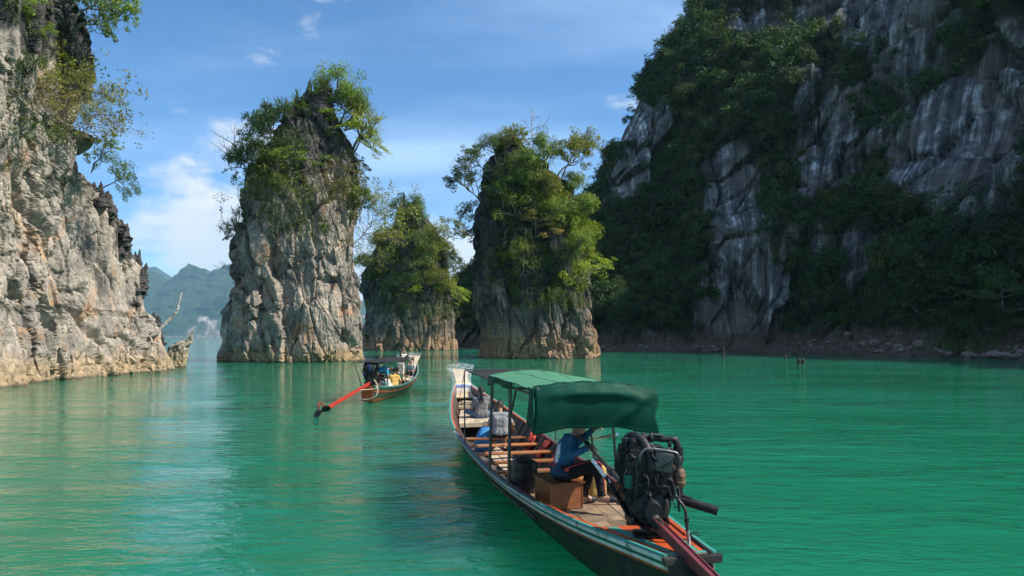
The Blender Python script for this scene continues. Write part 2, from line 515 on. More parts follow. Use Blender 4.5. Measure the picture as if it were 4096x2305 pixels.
# ------------------------------------------------------------------ rock towers
def ring_rock(name, levels, depth, half_depth, nu, nv, mat, seed, amp=1.0, zlo=-2.5, dark_fn=None, expo=2.5, stretch=(1, 1, 1), fine=1.0):
    """levels: (py, left px, right px) read along the outline, turned into metres at the tower's own distance"""
    lv = sorted([(CAM_H-(py-HOR)/FPX*depth, (a-512)/FPX*depth, (b-512)/FPX*depth) for py, a, b in levels])
    Z = np.array([l[0] for l in lv]); A = np.array([l[1] for l in lv]); B = np.array([l[2] for l in lv])
    zt = Z[-1]
    zz = np.linspace(zlo, zt, nv)
    xl = np.interp(zz, Z, A); xr = np.interp(zz, Z, B)
    # angles: most samples on the side turned to the lake
    a1 = np.linspace(math.pi*0.96, math.pi*2.04, int(nu*0.74), endpoint=False); a2 = np.linspace(math.pi*0.04, math.pi*0.96, nu-len(a1), endpoint=False)
    th = np.concatenate([a1, a2])
    ct, st = np.cos(th), np.sin(th)
    ex = 2.0/expo
    ux = np.sign(ct)*np.abs(ct)**ex; uy = np.sign(st)*np.abs(st)**ex
    cx = (xl+xr)/2; rx = (xr-xl)/2
    wmax = rx.max()
    ry = half_depth*np.clip(rx/wmax, 0.12, 1)**0.8
    P = np.zeros((nv, nu, 3))
    P[:, :, 0] = cx[:, None]+rx[:, None]*ux[None]; P[:, :, 1] = depth+ry[:, None]*uy[None]; P[:, :, 2] = zz[:, None]
    Nn = np.zeros((nv, nu, 3)); Nn[:, :, 0] = ct[None]; Nn[:, :, 1] = st[None]; Nn[:, :, 2] = 0.12
    V, D = carve(P.reshape(-1, 3), Nn.reshape(-1, 3), (nv, nu), seed, amp, stretch, fine, lim=np.repeat(rx/wmax, nu))
    # close the top
    V = np.vstack([V, V[-nu:].mean(0)[None]])
    idx = np.arange(nv*nu).reshape(nv, nu)
    Q = np.stack([idx[:-1], np.roll(idx[:-1], -1, 1), np.roll(idx[1:], -1, 1), idx[1:]], -1).reshape(-1, 4)
    top = idx[-1]; c = nv*nu
    Qt = np.stack([top, np.roll(top, -1), np.full(nu, c), np.full(nu, c)], 1)[:, :3]
    me = np_mesh(name, V, Q)
    dk = dark_fn(V) if dark_fn is not None else np.zeros(len(V))
    attr(me, 'dark', np.clip(dk, 0, 1))
    me.materials.append(mat)
    return me

def blur(g, k, wrap):
    for _ in range(k):
        e = np.pad(g, ((1, 1), (0, 0)), 'edge'); g = (e[:-2]+2*e[1:-1]+e[2:])/4
        e = np.pad(g, ((0, 0), (1, 1)), 'wrap' if wrap else 'edge'); g = (e[:, :-2]+2*e[:, 1:-1]+e[:, 2:])/4
    return g
def carve(P, Nn, shape, seed, amp, stretch=(1, 1, 1), fine=1.0, lim=None, big=0.72, bias=-0.30, wrap=True, soft=1):
    """big blocks first, then finer breaks measured on the displaced surface, so that steps are broken too"""
    st = np.array(stretch)
    q = P*st
    wv = np.stack([fbm(q*0.22+k*31.0, 3, seed+k) for k in range(3)], 1)
    q0 = q+wv*0.35; q = q+wv*0.9
    sh = q0.copy(); sh[:, 2] = q0[:, 2]+0.35*q0[:, 0]; sh[:, 0] = q0[:, 0]+0.12*q0[:, 2]
    b1, c1, _ = facets((q*np.array([0.17, 0.17, 0.07])), seed+1, 0.05)
    b2, c2, _ = facets(sh*np.array([0.40, 0.40, 0.13]), seed+2, 0.06)
    _, c5, _ = facets(sh*np.array([0.75, 0.75, 0.06]), seed+8, 0.07)
    fl = ridged(q0*np.array([0.7, 0.7, 0.07]), 3, seed+5)-0.7
    d = big*1.2*b1-big*0.7*c1+0.66*b2-0.55*c2-0.28*c5*sstep(-0.1, 0.3, perlin(q0*0.2, seed+30))+0.18*fl
    if lim is not None: d = d*np.clip(lim*1.5, 0.25, 1)
    d = blur((d*amp+bias).reshape(shape), soft, wrap).ravel()
    V = P+Nn*d[:, None]
    V[:, 2] += amp*0.25*perlin(q*0.8, seed+12)
    G = V.reshape(shape+(3,))
    du = (np.roll(G, -1, 1)-np.roll(G, 1, 1)) if wrap else np.gradient(G, axis=1)
    n = np.cross(du.reshape(-1, 3), np.gradient(G, axis=0).reshape(-1, 3)); ln = np.linalg.norm(n, axis=1)[:, None]
    n = n/np.maximum(ln, 1e-9); n = np.where(((n*Nn).sum(1) < 0)[:, None], -n, n); n = n*0.75+Nn*0.25
    q = V*st; sh = q.copy(); sh[:, 2] = q[:, 2]+0.35*q[:, 0]; sh[:, 0] = q[:, 0]+0.12*q[:, 2]
    sh = sh+np.stack([fbm(q*0.5+k*17.0, 2, seed+60+k) for k in range(3)], 1)*0.3
    b3, c3, _ = facets(sh*np.array([0.95, 0.95, 0.48])*fine, seed+3, 0.07)
    b4, c4, _ = facets(sh*np.array([2.3, 2.3, 1.25])*fine, seed+4, 0.09)
    r4 = ridged(q*np.array([1.6, 1.6, 0.42])*fine, 3, seed+9)-0.7
    r6 = fbm(q*4.5*fine, 3, seed+19)
    pat = sstep(-0.25, 0.25, perlin(q*0.16, seed+20))            # broken ground next to smoother slabs
    d2 = (0.10+0.20*pat)*b3-(0.06+0.10*pat)*c3+(0.03+0.06*pat)*b4-0.04*c4+0.06*r4+0.01*r6
    if lim is not None: d2 = d2*np.clip(lim*1.5, 0.3, 1)
    return V+n*(d2*amp)[:, None], d

# tallest tower, left of the middle
L1 = [(372, 219, 357), (362, 221.7, 357), (347.7, 224, 359), (329, 228.7, 361), (308, 229.5, 361), (291, 234, 359), (275, 237, 358), (264, 239, 357), (257, 236.5, 357), (246, 239, 356.5), (237, 239, 356), (229, 244, 356), (213, 244, 358), (196, 246.4, 359), (171, 251, 359), (163, 262, 357.5), (154, 267, 355), (143, 276, 352), (132, 281.7, 346), (121, 289.5, 342), (112, 297, 339), (105, 302, 336), (98, 307, 334), (92, 313, 331), (86, 321, 330), (82, 325, 328)]
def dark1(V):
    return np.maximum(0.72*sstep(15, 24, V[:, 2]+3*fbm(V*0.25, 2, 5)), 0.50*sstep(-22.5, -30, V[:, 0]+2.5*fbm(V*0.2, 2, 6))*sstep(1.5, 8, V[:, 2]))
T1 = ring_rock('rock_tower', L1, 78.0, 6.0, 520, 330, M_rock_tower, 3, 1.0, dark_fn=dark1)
L3 = [(372, 480, 598), (359, 481.6, 597), (339, 482.5, 596), (325, 483, 593.5), (316, 481, 593), (298, 478, 589), (289, 477, 587.5), (278, 478, 585.5), (260, 474, 582), (248, 474, 580), (225, 476, 576.5), (210, 478, 574), (190, 481, 568), (176, 485, 556), (169, 487, 548), (157, 494, 537), (147, 503, 527), (140, 509, 520), (134, 513, 516)]
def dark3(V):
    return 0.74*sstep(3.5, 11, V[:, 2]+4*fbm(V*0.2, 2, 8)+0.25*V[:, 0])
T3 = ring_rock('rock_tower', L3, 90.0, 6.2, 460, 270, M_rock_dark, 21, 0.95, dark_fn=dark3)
L2 = [(360, 362, 454), (350, 364, 452.6), (338, 365.5, 452.5), (314, 369.5, 452.5), (298, 368.5, 451), (282, 365, 449), (264, 369, 446), (246, 380, 442.5), (231, 387, 435), (217, 396, 426), (209, 401, 417), (203, 405, 412)]
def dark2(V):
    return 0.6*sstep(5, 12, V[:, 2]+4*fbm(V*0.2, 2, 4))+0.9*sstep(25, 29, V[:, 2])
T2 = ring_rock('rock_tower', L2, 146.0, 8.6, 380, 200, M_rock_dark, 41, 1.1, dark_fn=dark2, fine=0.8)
rock1 = tag(link('rock_tower', T1), 'tallest limestone tower, pale lit right flank and blackened pointed top, beside the smaller boat', 'rock', 'limestone towers in the lake')
rock3 = tag(link('rock_tower', T3), 'broad limestone tower covered in green trees, in front of the dark mountain', 'rock', 'limestone towers in the lake')
rock2 = tag(link('rock_tower', T2), 'farthest and smallest limestone tower, standing between the two nearer towers', 'rock', 'limestone towers in the lake')

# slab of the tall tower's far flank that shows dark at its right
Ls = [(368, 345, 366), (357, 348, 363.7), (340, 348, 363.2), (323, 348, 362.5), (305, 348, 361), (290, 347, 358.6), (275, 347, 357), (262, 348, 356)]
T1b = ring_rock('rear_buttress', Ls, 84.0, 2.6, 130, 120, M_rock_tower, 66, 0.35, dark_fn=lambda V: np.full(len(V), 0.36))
rb = link('rear_buttress', T1b, None, rock1)

# ------------------------------------------------------------------ rock wall on the left shore
def left_wall():
    prof = [(-2.5, 58.2), (0.3, 57.9), (2.0, 58.4), (3.4, 59.0), (4.2, 58.6), (4.6, 56.9), (5.7, 56.4), (7.5, 56.2), (9.3, 54.8), (11.0, 53.8), (11.6, 53.2), (12.2, 52.0), (12.9, 50.4), (13.5, 48.6), (15.0, 47.8), (16.1, 47.7), (16.5, 45.6), (17.7, 46.0), (19.4, 46.9), (21.4, 47.1), (23.3, 46.3), (24.7, 45.3), (27, 44.4), (30, 42)]
    Z = np.array([p[0] for p in prof]); E = np.array([p[1] for p in prof])
    nv = 400
    zz = np.linspace(-2.5, 30, nv)
    ye = np.interp(zz, Z, E)
    nf, nc, nb = 470, 60, 14
    ys = 22.0
    P = np.zeros((nv, nf+nc+nb, 3)); Nn = np.zeros_like(P)
    rad = 2.6
    for i in range(nv):
        z = zz[i]; e = ye[i]
        back = 0.055*max(0, z)+0.9*math.sin(z*0.21)          # the wall leans back a little as it rises
        x0 = -27.9-back
        t = np.linspace(0, 1, nf, endpoint=False)
        # the shore swings away to the left as it recedes
        tt = t**0.85
        y = ys+(e-rad-ys)*tt
        P[i, :nf, 0] = x0-0.055*np.maximum(0, y-38)-0.3*np.sin(y*0.32); P[i, :nf, 1] = y
        Nn[i, :nf, 0] = 1
        xe = x0-0.055*max(0, e-rad-38)-0.3*math.sin((e-rad)*0.32)
        a = np.linspace(0, math.pi/2, nc, endpoint=False)
        P[i, nf:nf+nc, 0] = xe-rad+rad*np.cos(a); P[i, nf:nf+nc, 1] = e-rad+rad*np.sin(a)
        Nn[i, nf:nf+nc, 0] = np.cos(a); Nn[i, nf:nf+nc, 1] = np.sin(a)
        P[i, nf+nc:, 0] = np.linspace(xe-rad, -46, nb); P[i, nf+nc:, 1] = e
        Nn[i, nf+nc:, 1] = 1
        P[i, :, 2] = z
    Nn[:, :, 2] = 0.1
    n = P.shape[1]
    Pf = P.reshape(-1, 3)
    V, d = carve(Pf, Nn.reshape(-1, 3), (nv, n), 101, 0.85, (1.15, 1.15, 0.8), 1.3, big=0.6, bias=0.10, wrap=False, soft=3)
    # a deep slanting cleft, as on the real wall
    yc = 47.5-0.62*(V[:, 2]-1.0)+0.5*np.sin(V[:, 2]*0.9)
    g = np.exp(-((V[:, 1]-yc)/0.5)**2)*sstep(1.0, 2.5, V[:, 2])*sstep(16, 12, V[:, 2])
    V[:, 0] -= 0.95*g
    yc2 = 52.6-0.4*(V[:, 2])+0.4*np.sin(V[:, 2]*1.3)
    V[:, 0] -= 0.5*np.exp(-((V[:, 1]-yc2)/0.3)**2)*sstep(0.5, 2, V[:, 2])*sstep(12, 9, V[:, 2])
    idx = np.arange(nv*n).reshape(nv, n)
    Q = np.stack([idx[:-1, :-1], idx[:-1, 1:], idx[1:, 1:], idx[1:, :-1]], -1).reshape(-1, 4)
    me = np_mesh('rock_wall', V, Q)
    dk = 0.62*sstep(49.6, 51.5, V[:, 1])*sstep(7.5, 9.5, V[:, 2])+0.60*sstep(16, 21, V[:, 2]+2.5*fbm(V*0.3, 2, 9))+0.14*sstep(11, 15, V[:, 2])
    attr(me, 'dark', np.clip(dk, 0, 1))
    me.materials.append(M_rock_near)
    return me
wall = tag(link('rock_wall', left_wall()), 'rugged pale limestone wall on the left shore, sunlit with a dark slanting cleft', 'rock')

# ------------------------------------------------------------------ mountain on the right
SHORE = [(-60, 232), (-34, 196), (-14, 168), (0, 152), (12, 137), (20, 130), (30, 129), (37, 127.5), (44, 121), (48, 110), (53, 98), (63, 84), (74, 69), (92, 47), (112, 22), (130, -4)]
RIDGE = [(-62, 262, 6), (-32, 222, 10), (-12, 195, 19), (4, 188, 27), (16, 190, 36), (25, 187, 46), (33, 181, 62), (43, 175, 80), (55, 173, 89), (80, 168, 98), (106, 150, 106), (130, 112, 112), (146, 74, 113), (152, 46, 112), (166, 14, 110), (190, -20, 104)]
def mountain():
    nu, nv = 620, 330
    u = np.linspace(0, len(SHORE)-1, nu)
    # catmull via smooth interpolation
    def cm(A):
        A = np.array(A, float); k = np.clip(np.floor(u).astype(int), 0, len(A)-2); t = (u-k)[:, None]
        a = A[np.clip(k-1, 0, len(A)-1)]; b = A[k]; c = A[k+1]; d = A[np.clip(k+2, 0, len(A)-1)]
        return 0.5*((2*b)+(c-a)*t+(2*a-5*b+4*c-d)*t*t+(3*b-a-3*c+d)*t**3)
    base = cm(SHORE); top = cm(RIDGE)
    v = np.linspace(-0.03, 1.18, nv)
    P = np.zeros((nu, nv, 3))
    # profile: steep foot, wooded shelf, wall, shoulder
    vv = np.array([-0.03, 0.0, 0.03, 0.10, 0.22, 0.30, 0.42, 0.55, 0.70, 0.85, 1.0, 1.18])
    hh = np.array([0.0, 0.0, 0.05, 0.11, 0.20, 0.34, 0.44, 0.50, 0.64, 0.78, 1.0, 1.5])      # set back, share of the way to the ridge
    zf = np.array([-0.04, 0.0, 0.02, 0.10, 0.23, 0.31, 0.44, 0.58, 0.74, 0.87, 1.0, 1.02])
    h = np.interp(v, vv, hh); z = np.interp(v, vv, zf)
    rel = top[:, :2]-base
    P[:, :, 0] = base[:, None, 0]+rel[:, None, 0]*h[None]; P[:, :, 1] = base[:, None, 1]+rel[:, None, 1]*h[None]
    P[:, :, 2] = top[:, None, 2]*z[None]
    ln = np.sqrt((rel**2).sum(1))
    Nn = np.zeros_like(P); Nn[:, :, 0] = (-rel[:, 0]/ln)[:, None]; Nn[:, :, 1] = (-rel[:, 1]/ln)[:, None]; Nn[:, :, 2] = 0.25
    mid = base+rel*0.45; al = np.concatenate([[0], np.cumsum(np.sqrt(((mid[1:]-mid[:-1])**2).sum(1)))])
    A = np.repeat(al, nv)
    p = P.reshape(-1, 3); nn = Nn.reshape(-1, 3)
    wv = np.stack([fbm(p*0.03+k*31.0, 3, 200+k) for k in range(3)], 1)*6
    q = p+wv
    b1, c1, _ = facets(q*np.array([0.045, 0.045, 0.028]), 211, 0.12)
    b2, c2, _ = facets(q*np.array([0.12, 0.12, 0.07]), 213, 0.12)
    qa = np.stack([A+wv[:, 0]*0.4, np.zeros(len(A)), p[:, 2]], 1)
    fl = ridged(qa*np.array([0.17, 1, 0.014]), 4, 215)
    fl2 = ridged(qa*np.array([0.55, 1, 0.03]), 3, 219)
    amt = sstep(-0.02, 0.12, np.tile(v, nu))*sstep(0, 40, np.repeat(top[:, 2], nv))
    d = (4.6*b1-1.5*c1+2.1*b2-1.2*c2+1.35*fl+0.6*fl2)*np.clip(amt, 0.12, 1)
    V = p+nn*d[:, None]
    idx = np.arange(nu*nv).reshape(nu, nv)
    Q = np.stack([idx[:-1, :-1], idx[1:, :-1], idx[1:, 1:], idx[:-1, 1:]], -1).reshape(-1, 4)
    return V, Q, np.tile(v, nu), A
MV, MQ, Mv, Mu = mountain()
def mountain_mat():
    t = NT('mountain_limestone')
    p = t.pos()
    zs = t.n('SeparateXYZ'); t.l(p, zs.inputs[0])
    cu = t.n('CombineXYZ'); t.l(t.attr('along'), cu.inputs[0]); t.l(zs.outputs['Z'], cu.inputs[2])
    st = t.noise(1.0, 8, 0.62, vec=t.mapped((0.5, 1, 0.03), cu.outputs[0]), dist=0.15)
    st2 = t.noise(1.0, 6, 0.6, vec=t.mapped((1.9, 1, 0.09), cu.outputs[0]), dist=0.15)
    iso = t.noise(0.42, 10, 0.68, vec=p, dist=0.4)
    f = t.math('ADD', t.math('MULTIPLY', iso, 0.40), t.math('ADD', t.math('MULTIPLY', st, 0.38), t.math('MULTIPLY', st2, 0.22)))
    c = t.ramp(f, [(0.40, (0.03, 0.033, 0.038)), (0.49, (0.10, 0.104, 0.112)), (0.54, (0.25, 0.25, 0.25)), (0.60, (0.72, 0.71, 0.69))])
    n = t.noise(0.12, 7, 0.6, vec=p)
    c = t.mix(t.rng(n, 0.42, 0.62, 0.0, 0.75), c, t.ramp(st2, [(0.3, (0.07, 0.068, 0.066)), (0.7, (0.24, 0.20, 0.165))]))
    z = t.n('SeparateXYZ'); t.l(p, z.inputs[0])
    zz = t.math('ADD', z.outputs['Z'], t.math('MULTIPLY', t.math('SUBTRACT', t.noise(0.3, 5, 0.6, vec=p), 0.5), 1.2))
    c = t.mix(t.rng(zz, 2.6, 4.2, 1, 0), c, t.ramp(t.noise(1.2, 8, 0.7, vec=p), [(0.3, (0.06, 0.042, 0.034)), (0.7, (0.19, 0.135, 0.105))]))
    soil = t.attr('soil')
    c = t.mix(soil, c, (0.035, 0.038, 0.02))
    t.base(c); t.set(Roughness=0.95); t.b.inputs['Specular IOR Level'].default_value = 0.15
    t.bump(t.math('ADD', t.noise(0.7, 9, 0.7, vec=p), t.math('MULTIPLY', st2, 0.4)), 1.0, 1.1)
    return t.m
mme = np_mesh('mountain', MV, MQ)
# bare walls (read from the photograph: where the stone shows between the woods), as seen from the lake
bare = [(735, 215, 26, 60, 1.0), (822, 135, 30, 62, 1.0), (838, 170, 20, 32, 1.0), (905, 110, 60, 80, 0.5), (965, 150, 75, 60, 1.0), (1000, 120, 50, 70, 1.0), (745, 292, 42, 50, 1.0), (738, 320, 38, 20, 1.0), (640, 140, 22, 42, 0.9), (663, 120, 10, 28, 0.7), (880, 20, 70, 40, 0.95), (770, 30, 40, 24, 0.7), (855, 260, 22, 26, 0.8), (812, 250, 24, 30, 0.5), (940, 205, 12, 26, 1.0), (720, 180, 20, 20, 0.6), (625, 175, 14, 22, 0.8), (1010, 60, 30, 40, 0.6), (783, 240, 8, 24, 0.5)]
def bareness(V):
    y = np.maximum(V[:, 1], 1.0)
    px = 512+FPX*V[:, 0]/y; py = HOR-FPX*(V[:, 2]-CAM_H)/y
    px = px+14*fbm(V*0.07, 4, 301); py = py+18*fbm(V*0.06, 4, 302)
    b = np.zeros(len(V))
    for cx, cy, rx, ry, a in bare:
        b = np.maximum(b, a*sstep(1.35, 0.75, np.sqrt(((px-cx)/rx)**2+((py-cy)/ry)**2)))
    return b
MB_ = bareness(MV)
MB_ = np.clip(MB_+0.45*fbm(MV*np.array([0.14, 0.14, 0.07]), 4, 303), 0, 1)
attr(mme, 'along', Mu)
attr(mme, 'soil', sstep(0.55, 0.2, MB_)*sstep(2.5, 5, MV[:, 2]))
mme.materials.append(mountain_mat())
mountain_o = tag(link('mountain', mme), 'steep dark limestone mountain on the right, in shade', kind='structure')

# ------------------------------------------------------------------ far hills
def far_hill_mat():
    t = NT('far_hills')
    p = t.pos()
    n = t.noise(0.007, 8, 0.65, vec=p)
    c = t.ramp(n, [(0.3, (0.012, 0.028, 0.012)), (0.55, (0.026, 0.05, 0.02)), (0.75, (0.05, 0.07, 0.03))])
    st = t.noise(1.0, 6, 0.6, vec=t.mapped((0.018, 0.018, 0.004), p))
    c = t.mix(t.attr('bare'), c, t.ramp(st, [(0.38, (0.06, 0.08, 0.045)), (0.52, (0.22, 0.18, 0.15)), (0.62, (0.40, 0.35, 0.31))]))
    t.base(c); t.set(Roughness=0.95); t.b.inputs['Specular IOR Level'].default_value = 0.1
    t.bump(t.noise(0.025, 6, 0.7, vec=p), 1.0, 20.0)
    return t.m
M_far = far_hill_mat()
def hills(name, crest, d_shore, d_top, bare_px, seed, label):
    """crest: (px, py) of the skyline read at distance d_top"""
    C = np.array([tuple(W3(a, b, d_top)) for a, b in crest])
    nu, nv = 420, 130
    xs = np.linspace(C[0, 0], C[-1, 0], nu); zt = np.interp(xs, C[:, 0], C[:, 2])
    v = np.linspace(-0.02, 1.25, nv)
    P = np.zeros((nu, nv, 3))
    prof = np.interp(v, [-0.02, 0, 0.06, 0.3, 0.6, 1.0, 1.25], [-0.03, 0, 0.17, 0.42, 0.68, 1.0, 0.85])
    yy = d_shore+(d_top-d_shore)*v
    P[:, :, 0] = xs[:, None]*(yy/d_top)[None]**0.35; P[:, :, 1] = yy[None]; P[:, :, 2] = zt[:, None]*prof[None]
    V = P.reshape(-1, 3).copy()
    k = np.clip(np.repeat(zt, nv)/290, 0.05, 1)*sstep(0.0, 0.12, np.tile(v, nu))
    f1, f2, _, _ = worley(V*np.array([0.016, 0.016, 0.016]), seed)
    V[:, 2] += k*(64*fbm(V*0.0022, 4, seed)*sstep(1.1, 0.8, np.tile(v, nu))+22*(0.55-f1))
    V[:, 1] += k*(120*fbm(V*0.002+5, 4, seed+3)-27*(0.55-f1))
    idx = np.arange(nu*nv).reshape(nu, nv)
    Q = np.stack([idx[:-1, :-1], idx[1:, :-1], idx[1:, 1:], idx[:-1, 1:]], -1).reshape(-1, 4)
    me = np_mesh(name, V, Q)
    px = 512+FPX*V[:, 0]/V[:, 1]+6*fbm(V*0.004, 3, seed+8); py = HOR-FPX*(V[:, 2]-CAM_H)/V[:, 1]+7*fbm(V*0.004, 3, seed+9)
    b = np.zeros(len(V))
    for cx, cy, rx, ry in bare_px:
        b = np.maximum(b, sstep(1.3, 0.8, np.sqrt(((px-cx)/rx)**2+((py-cy)/ry)**2)))
    b = np.maximum(b, sstep(14, 7, V[:, 2]))
    attr(me, 'bare', b); me.materials.append(M_far)
    return tag(link(name, me), label, kind='structure')
hills('far_hills', [(-330, 262), (-200, 250), (-80, 268), (20, 262), (100, 274), (150, 271), (158, 274), (166, 281), (176, 270), (188, 264), (200, 267), (214, 272), (226, 267), (240, 263), (262, 258), (290, 266), (318, 280), (345, 296), (352, 300), (358, 305), (364, 303), (368, 309), (380, 312), (420, 322), (480, 330)], 4600, 5600, [(210, 328, 11, 8), (203, 320, 8, 5), (193, 333, 8, 4), (222, 333, 7, 5), (363, 318, 3, 3)], 400, 'wooded limestone hills across the lake, blue with haze')
hills('far_hills', [(-420, 268), (-100, 262), (100, 258), (140, 266), (150, 268), (156, 267), (163, 272), (180, 282), (230, 272), (300, 284), (345, 300), (356, 303), (362, 300.5), (372, 304), (400, 312), (470, 322), (560, 331)], 7300, 8000, [], 430, 'farther ridge of blue hills behind the first hills')

# ------------------------------------------------------------------ haze
hz = MB(); hz.box((0, 4500, 500), (20010, 12010, 1056))
hzm = bpy.data.materials.new('haze'); hzm.use_nodes = True
hzm.node_tree.nodes.remove(hzm.node_tree.nodes['Principled BSDF'])
pv = hzm.node_tree.nodes.new('ShaderNodeVolumePrincipled')
pv.inputs['Color'].default_value = (0.50, 0.76, 1.0, 1); pv.inputs['Density'].default_value = 0.00007; pv.inputs['Anisotropy'].default_value = 0.2
hzm.node_tree.links.new(pv.outputs[0], hzm.node_tree.nodes['Material Output'].inputs['Volume'])
haze = tag(hz.build('haze', hzm), 'thin blue haze over the whole lake', kind='stuff')

# splintered black karst: single blades of stone along the broken edges
def blade(mat, foot, H, w, lean, seed, parent, dark=0.75):
    rng = np.random.default_rng(seed)
    n, m = 12, 9
    th = np.linspace(0, 2*math.pi, m, endpoint=False)
    V = []
    for i in range(n):
        t = i/(n-1)
        r = w*(1-t)**0.75*(1+0.25*math.sin(t*9+seed))+0.015
        c = np.array(foot)+np.array([lean[0]*t*H, lean[1]*t*H, t*H])
        rr = r*(0.6+0.75*rng.random(m))
        V.append(np.stack([c[0]+rr*np.cos(th), c[1]+rr*np.sin(th)*0.8, c[2]+0.1*w*rng.normal(size=m)], 1))
    V = np.vstack(V); idx = np.arange(n*m).reshape(n, m)
    Q = np.stack([idx[:-1], np.roll(idx[:-1], -1, 1), np.roll(idx[1:], -1, 1), idx[1:]], -1).reshape(-1, 4)
    me = np_mesh('pinnacle', V, Q); attr(me, 'dark', np.full(len(V), dark)); me.materials.append(mat)
    o = link('pinnacle', me, None, parent); return o
def bvh(o):
    me = o.data
    return BVHTree.FromPolygons([v.co for v in me.vertices], [tuple(p.vertices) for p in me.polygons])
B1, B2, B3, BL = bvh(rock1), bvh(rock2), bvh(rock3), bvh(wall)
EYE = Vector((0, 0, CAM_H))
def hit(B, px, py):
    d = (W3(px, py, 10.0)-EYE).normalized()
    p, n, i, dist = B.ray_cast(EYE, d)
    return p, n
def edge(B, py, x0, x1):
    """outermost point of a rock met when looking along row py from x0 towards x1"""
    for k in range(60):
        p, n = hit(B, x0+(x1-x0)*k/59, py)
        if p is not None: return p
    return None
def blades(B, mat, parent, seed0, rows):
    """rows: (py from, py to, number, x from, x to, height, width)"""
    r = random.Random(seed0); j = 0
    for y0, y1, k, x0, x1, H, w in rows:
        for q in range(k):
            p = edge(B, y0+(y1-y0)*(q+r.random())/k, x0, x1); j += 1
            if p is None: continue
            p = p+Vector((r.uniform(-1.2, 0.0)*w, r.uniform(-1.5, 0.5)*w, -0.45*H))
            blade(mat, p, H*r.uniform(0.6, 1.35), w*r.uniform(0.8, 1.5), (r.uniform(-0.05, 0.25), r.uniform(-0.2, 0.2)), seed0*100+j, parent)
blades(BL, M_rock_near, wall, 11, [(190, 232, 16, 175, 60, 1.25, 0.42), (236, 300, 14, 190, 80, 1.3, 0.4), (318, 345, 6, 205, 120, 1.0, 0.4), (40, 100, 6, 110, 40, 0.7, 0.25), (2, 30, 4, 100, 40, 0.9, 0.3)])
blades(B1, M_rock_tower, rock1, 12, [(88, 118, 9, 280, 330, 2.2, 0.5), (86, 100, 5, 350, 322, 2.2, 0.5)])
blades(B2, M_rock_dark, rock2, 13, [(204, 216, 6, 390, 414, 3.2, 0.7), (204, 212, 4, 430, 408, 3.0, 0.7)])
blades(B3, M_rock_dark, rock3, 14, [(138, 150, 4, 495, 520, 2.0, 0.5)])

# broken rock fang standing off the end of the left wall
Lf = [(378, 160, 186), (368, 161, 186), (360, 163, 187.5), (352, 166, 189), (346, 170, 191), (342, 176, 192.5), (338, 183, 193.5), (334, 188, 194.5), (331, 190.5, 194)]
fang = tag(link('rock_fang', ring_rock('rock_fang', Lf, 60.5, 1.5, 120, 90, M_rock_near, 88, 0.28, zlo=-1.5, dark_fn=lambda V: np.full(len(V), 0.28), fine=1.6)), 'dark jagged rock fang rising from the water at the end of left wall', 'rock')
# ------------------------------------------------------------------ plants
class Leaves:
    """many small leaves gathered into one crown mesh"""
    def __init__(s, rng): s.r = rng; s.c = []; s.a = []; s.n = []; s.L = []; s.w = []; s.t = []
    def add(s, c, a, n, L, wr, tint):
        k = len(c)
        s.c.append(c); s.a.append(a); s.n.append(n); s.L.append(np.broadcast_to(L, (k,))); s.w.append(np.broadcast_to(wr, (k,))); s.t.append(np.broadcast_to(tint, (k,)))
    def puff(s, c, rad, k, L, flat=0.55, wr=0.5, up=0.55, tint=None, hollow=0.45):
        r = s.r
        d = r.normal(size=(k, 3)); d /= np.linalg.norm(d, axis=1)[:, None]
        m = (hollow+(1-hollow)*r.random(k))**0.6
        # lumpy outline
        m = m*(1+0.28*np.sin(d[:, 0]*4+c[0]*3)*np.cos(d[:, 1]*5+c[1]*2))
        p = np.asarray(c)+d*m[:, None]*np.asarray([rad, rad, rad*flat])
        n = d*0.7+np.array([0, 0, up])+r.normal(size=(k, 3))*0.45
        a = d*np.array([1, 1, 0.2])+r.normal(size=(k, 3))*0.6+np.array([0, 0, -0.35])
        t0 = r.random() if tint is None else tint
        tt = np.clip(t0*0.5+0.5*r.random(k), 0, 1)
        s.add(p, a, n, L*(0.6+0.8*r.random(k)), wr, tt)
    def mesh(s, name):
        c = np.vstack(s.c); a = np.vstack(s.a); n = np.vstack(s.n); L = np.concatenate(s.L); w = np.concatenate(s.w); t = np.concatenate(s.t)
        a = a/np.maximum(1e-6, np.linalg.norm(a, axis=1))[:, None]
        b = np.cross(n, a); b /= np.maximum(1e-6, np.linalg.norm(b, axis=1))[:, None]
        nn = np.cross(a, b)
        h = (L/2)[:, None]; ww = (L*w/2)[:, None]
        V = np.stack([c-a*h, c+b*ww-nn*ww*0.35-a*h*0.1, c+a*h-nn*ww*0.5, c-b*ww-nn*ww*0.35-a*h*0.1], 1).reshape(-1, 3)
        Q = np.arange(len(V)).reshape(-1, 4)
        me = np_mesh(name, V, Q)
        attr(me, 'tint', np.repeat(t, 4))
        return me

def curve_pts(p0, d, L, n, rng, wob=0.25, bend=Vector((0, 0, 0.3))):
    pts = [Vector(p0)]; d = Vector(d).normalized()
    for i in range(n):
        d = (d+Vector(rng.normal(size=3))*wob+bend*(1.0/n)).normalized()
        pts.append(pts[-1]+d*(L/n))
    return pts, d

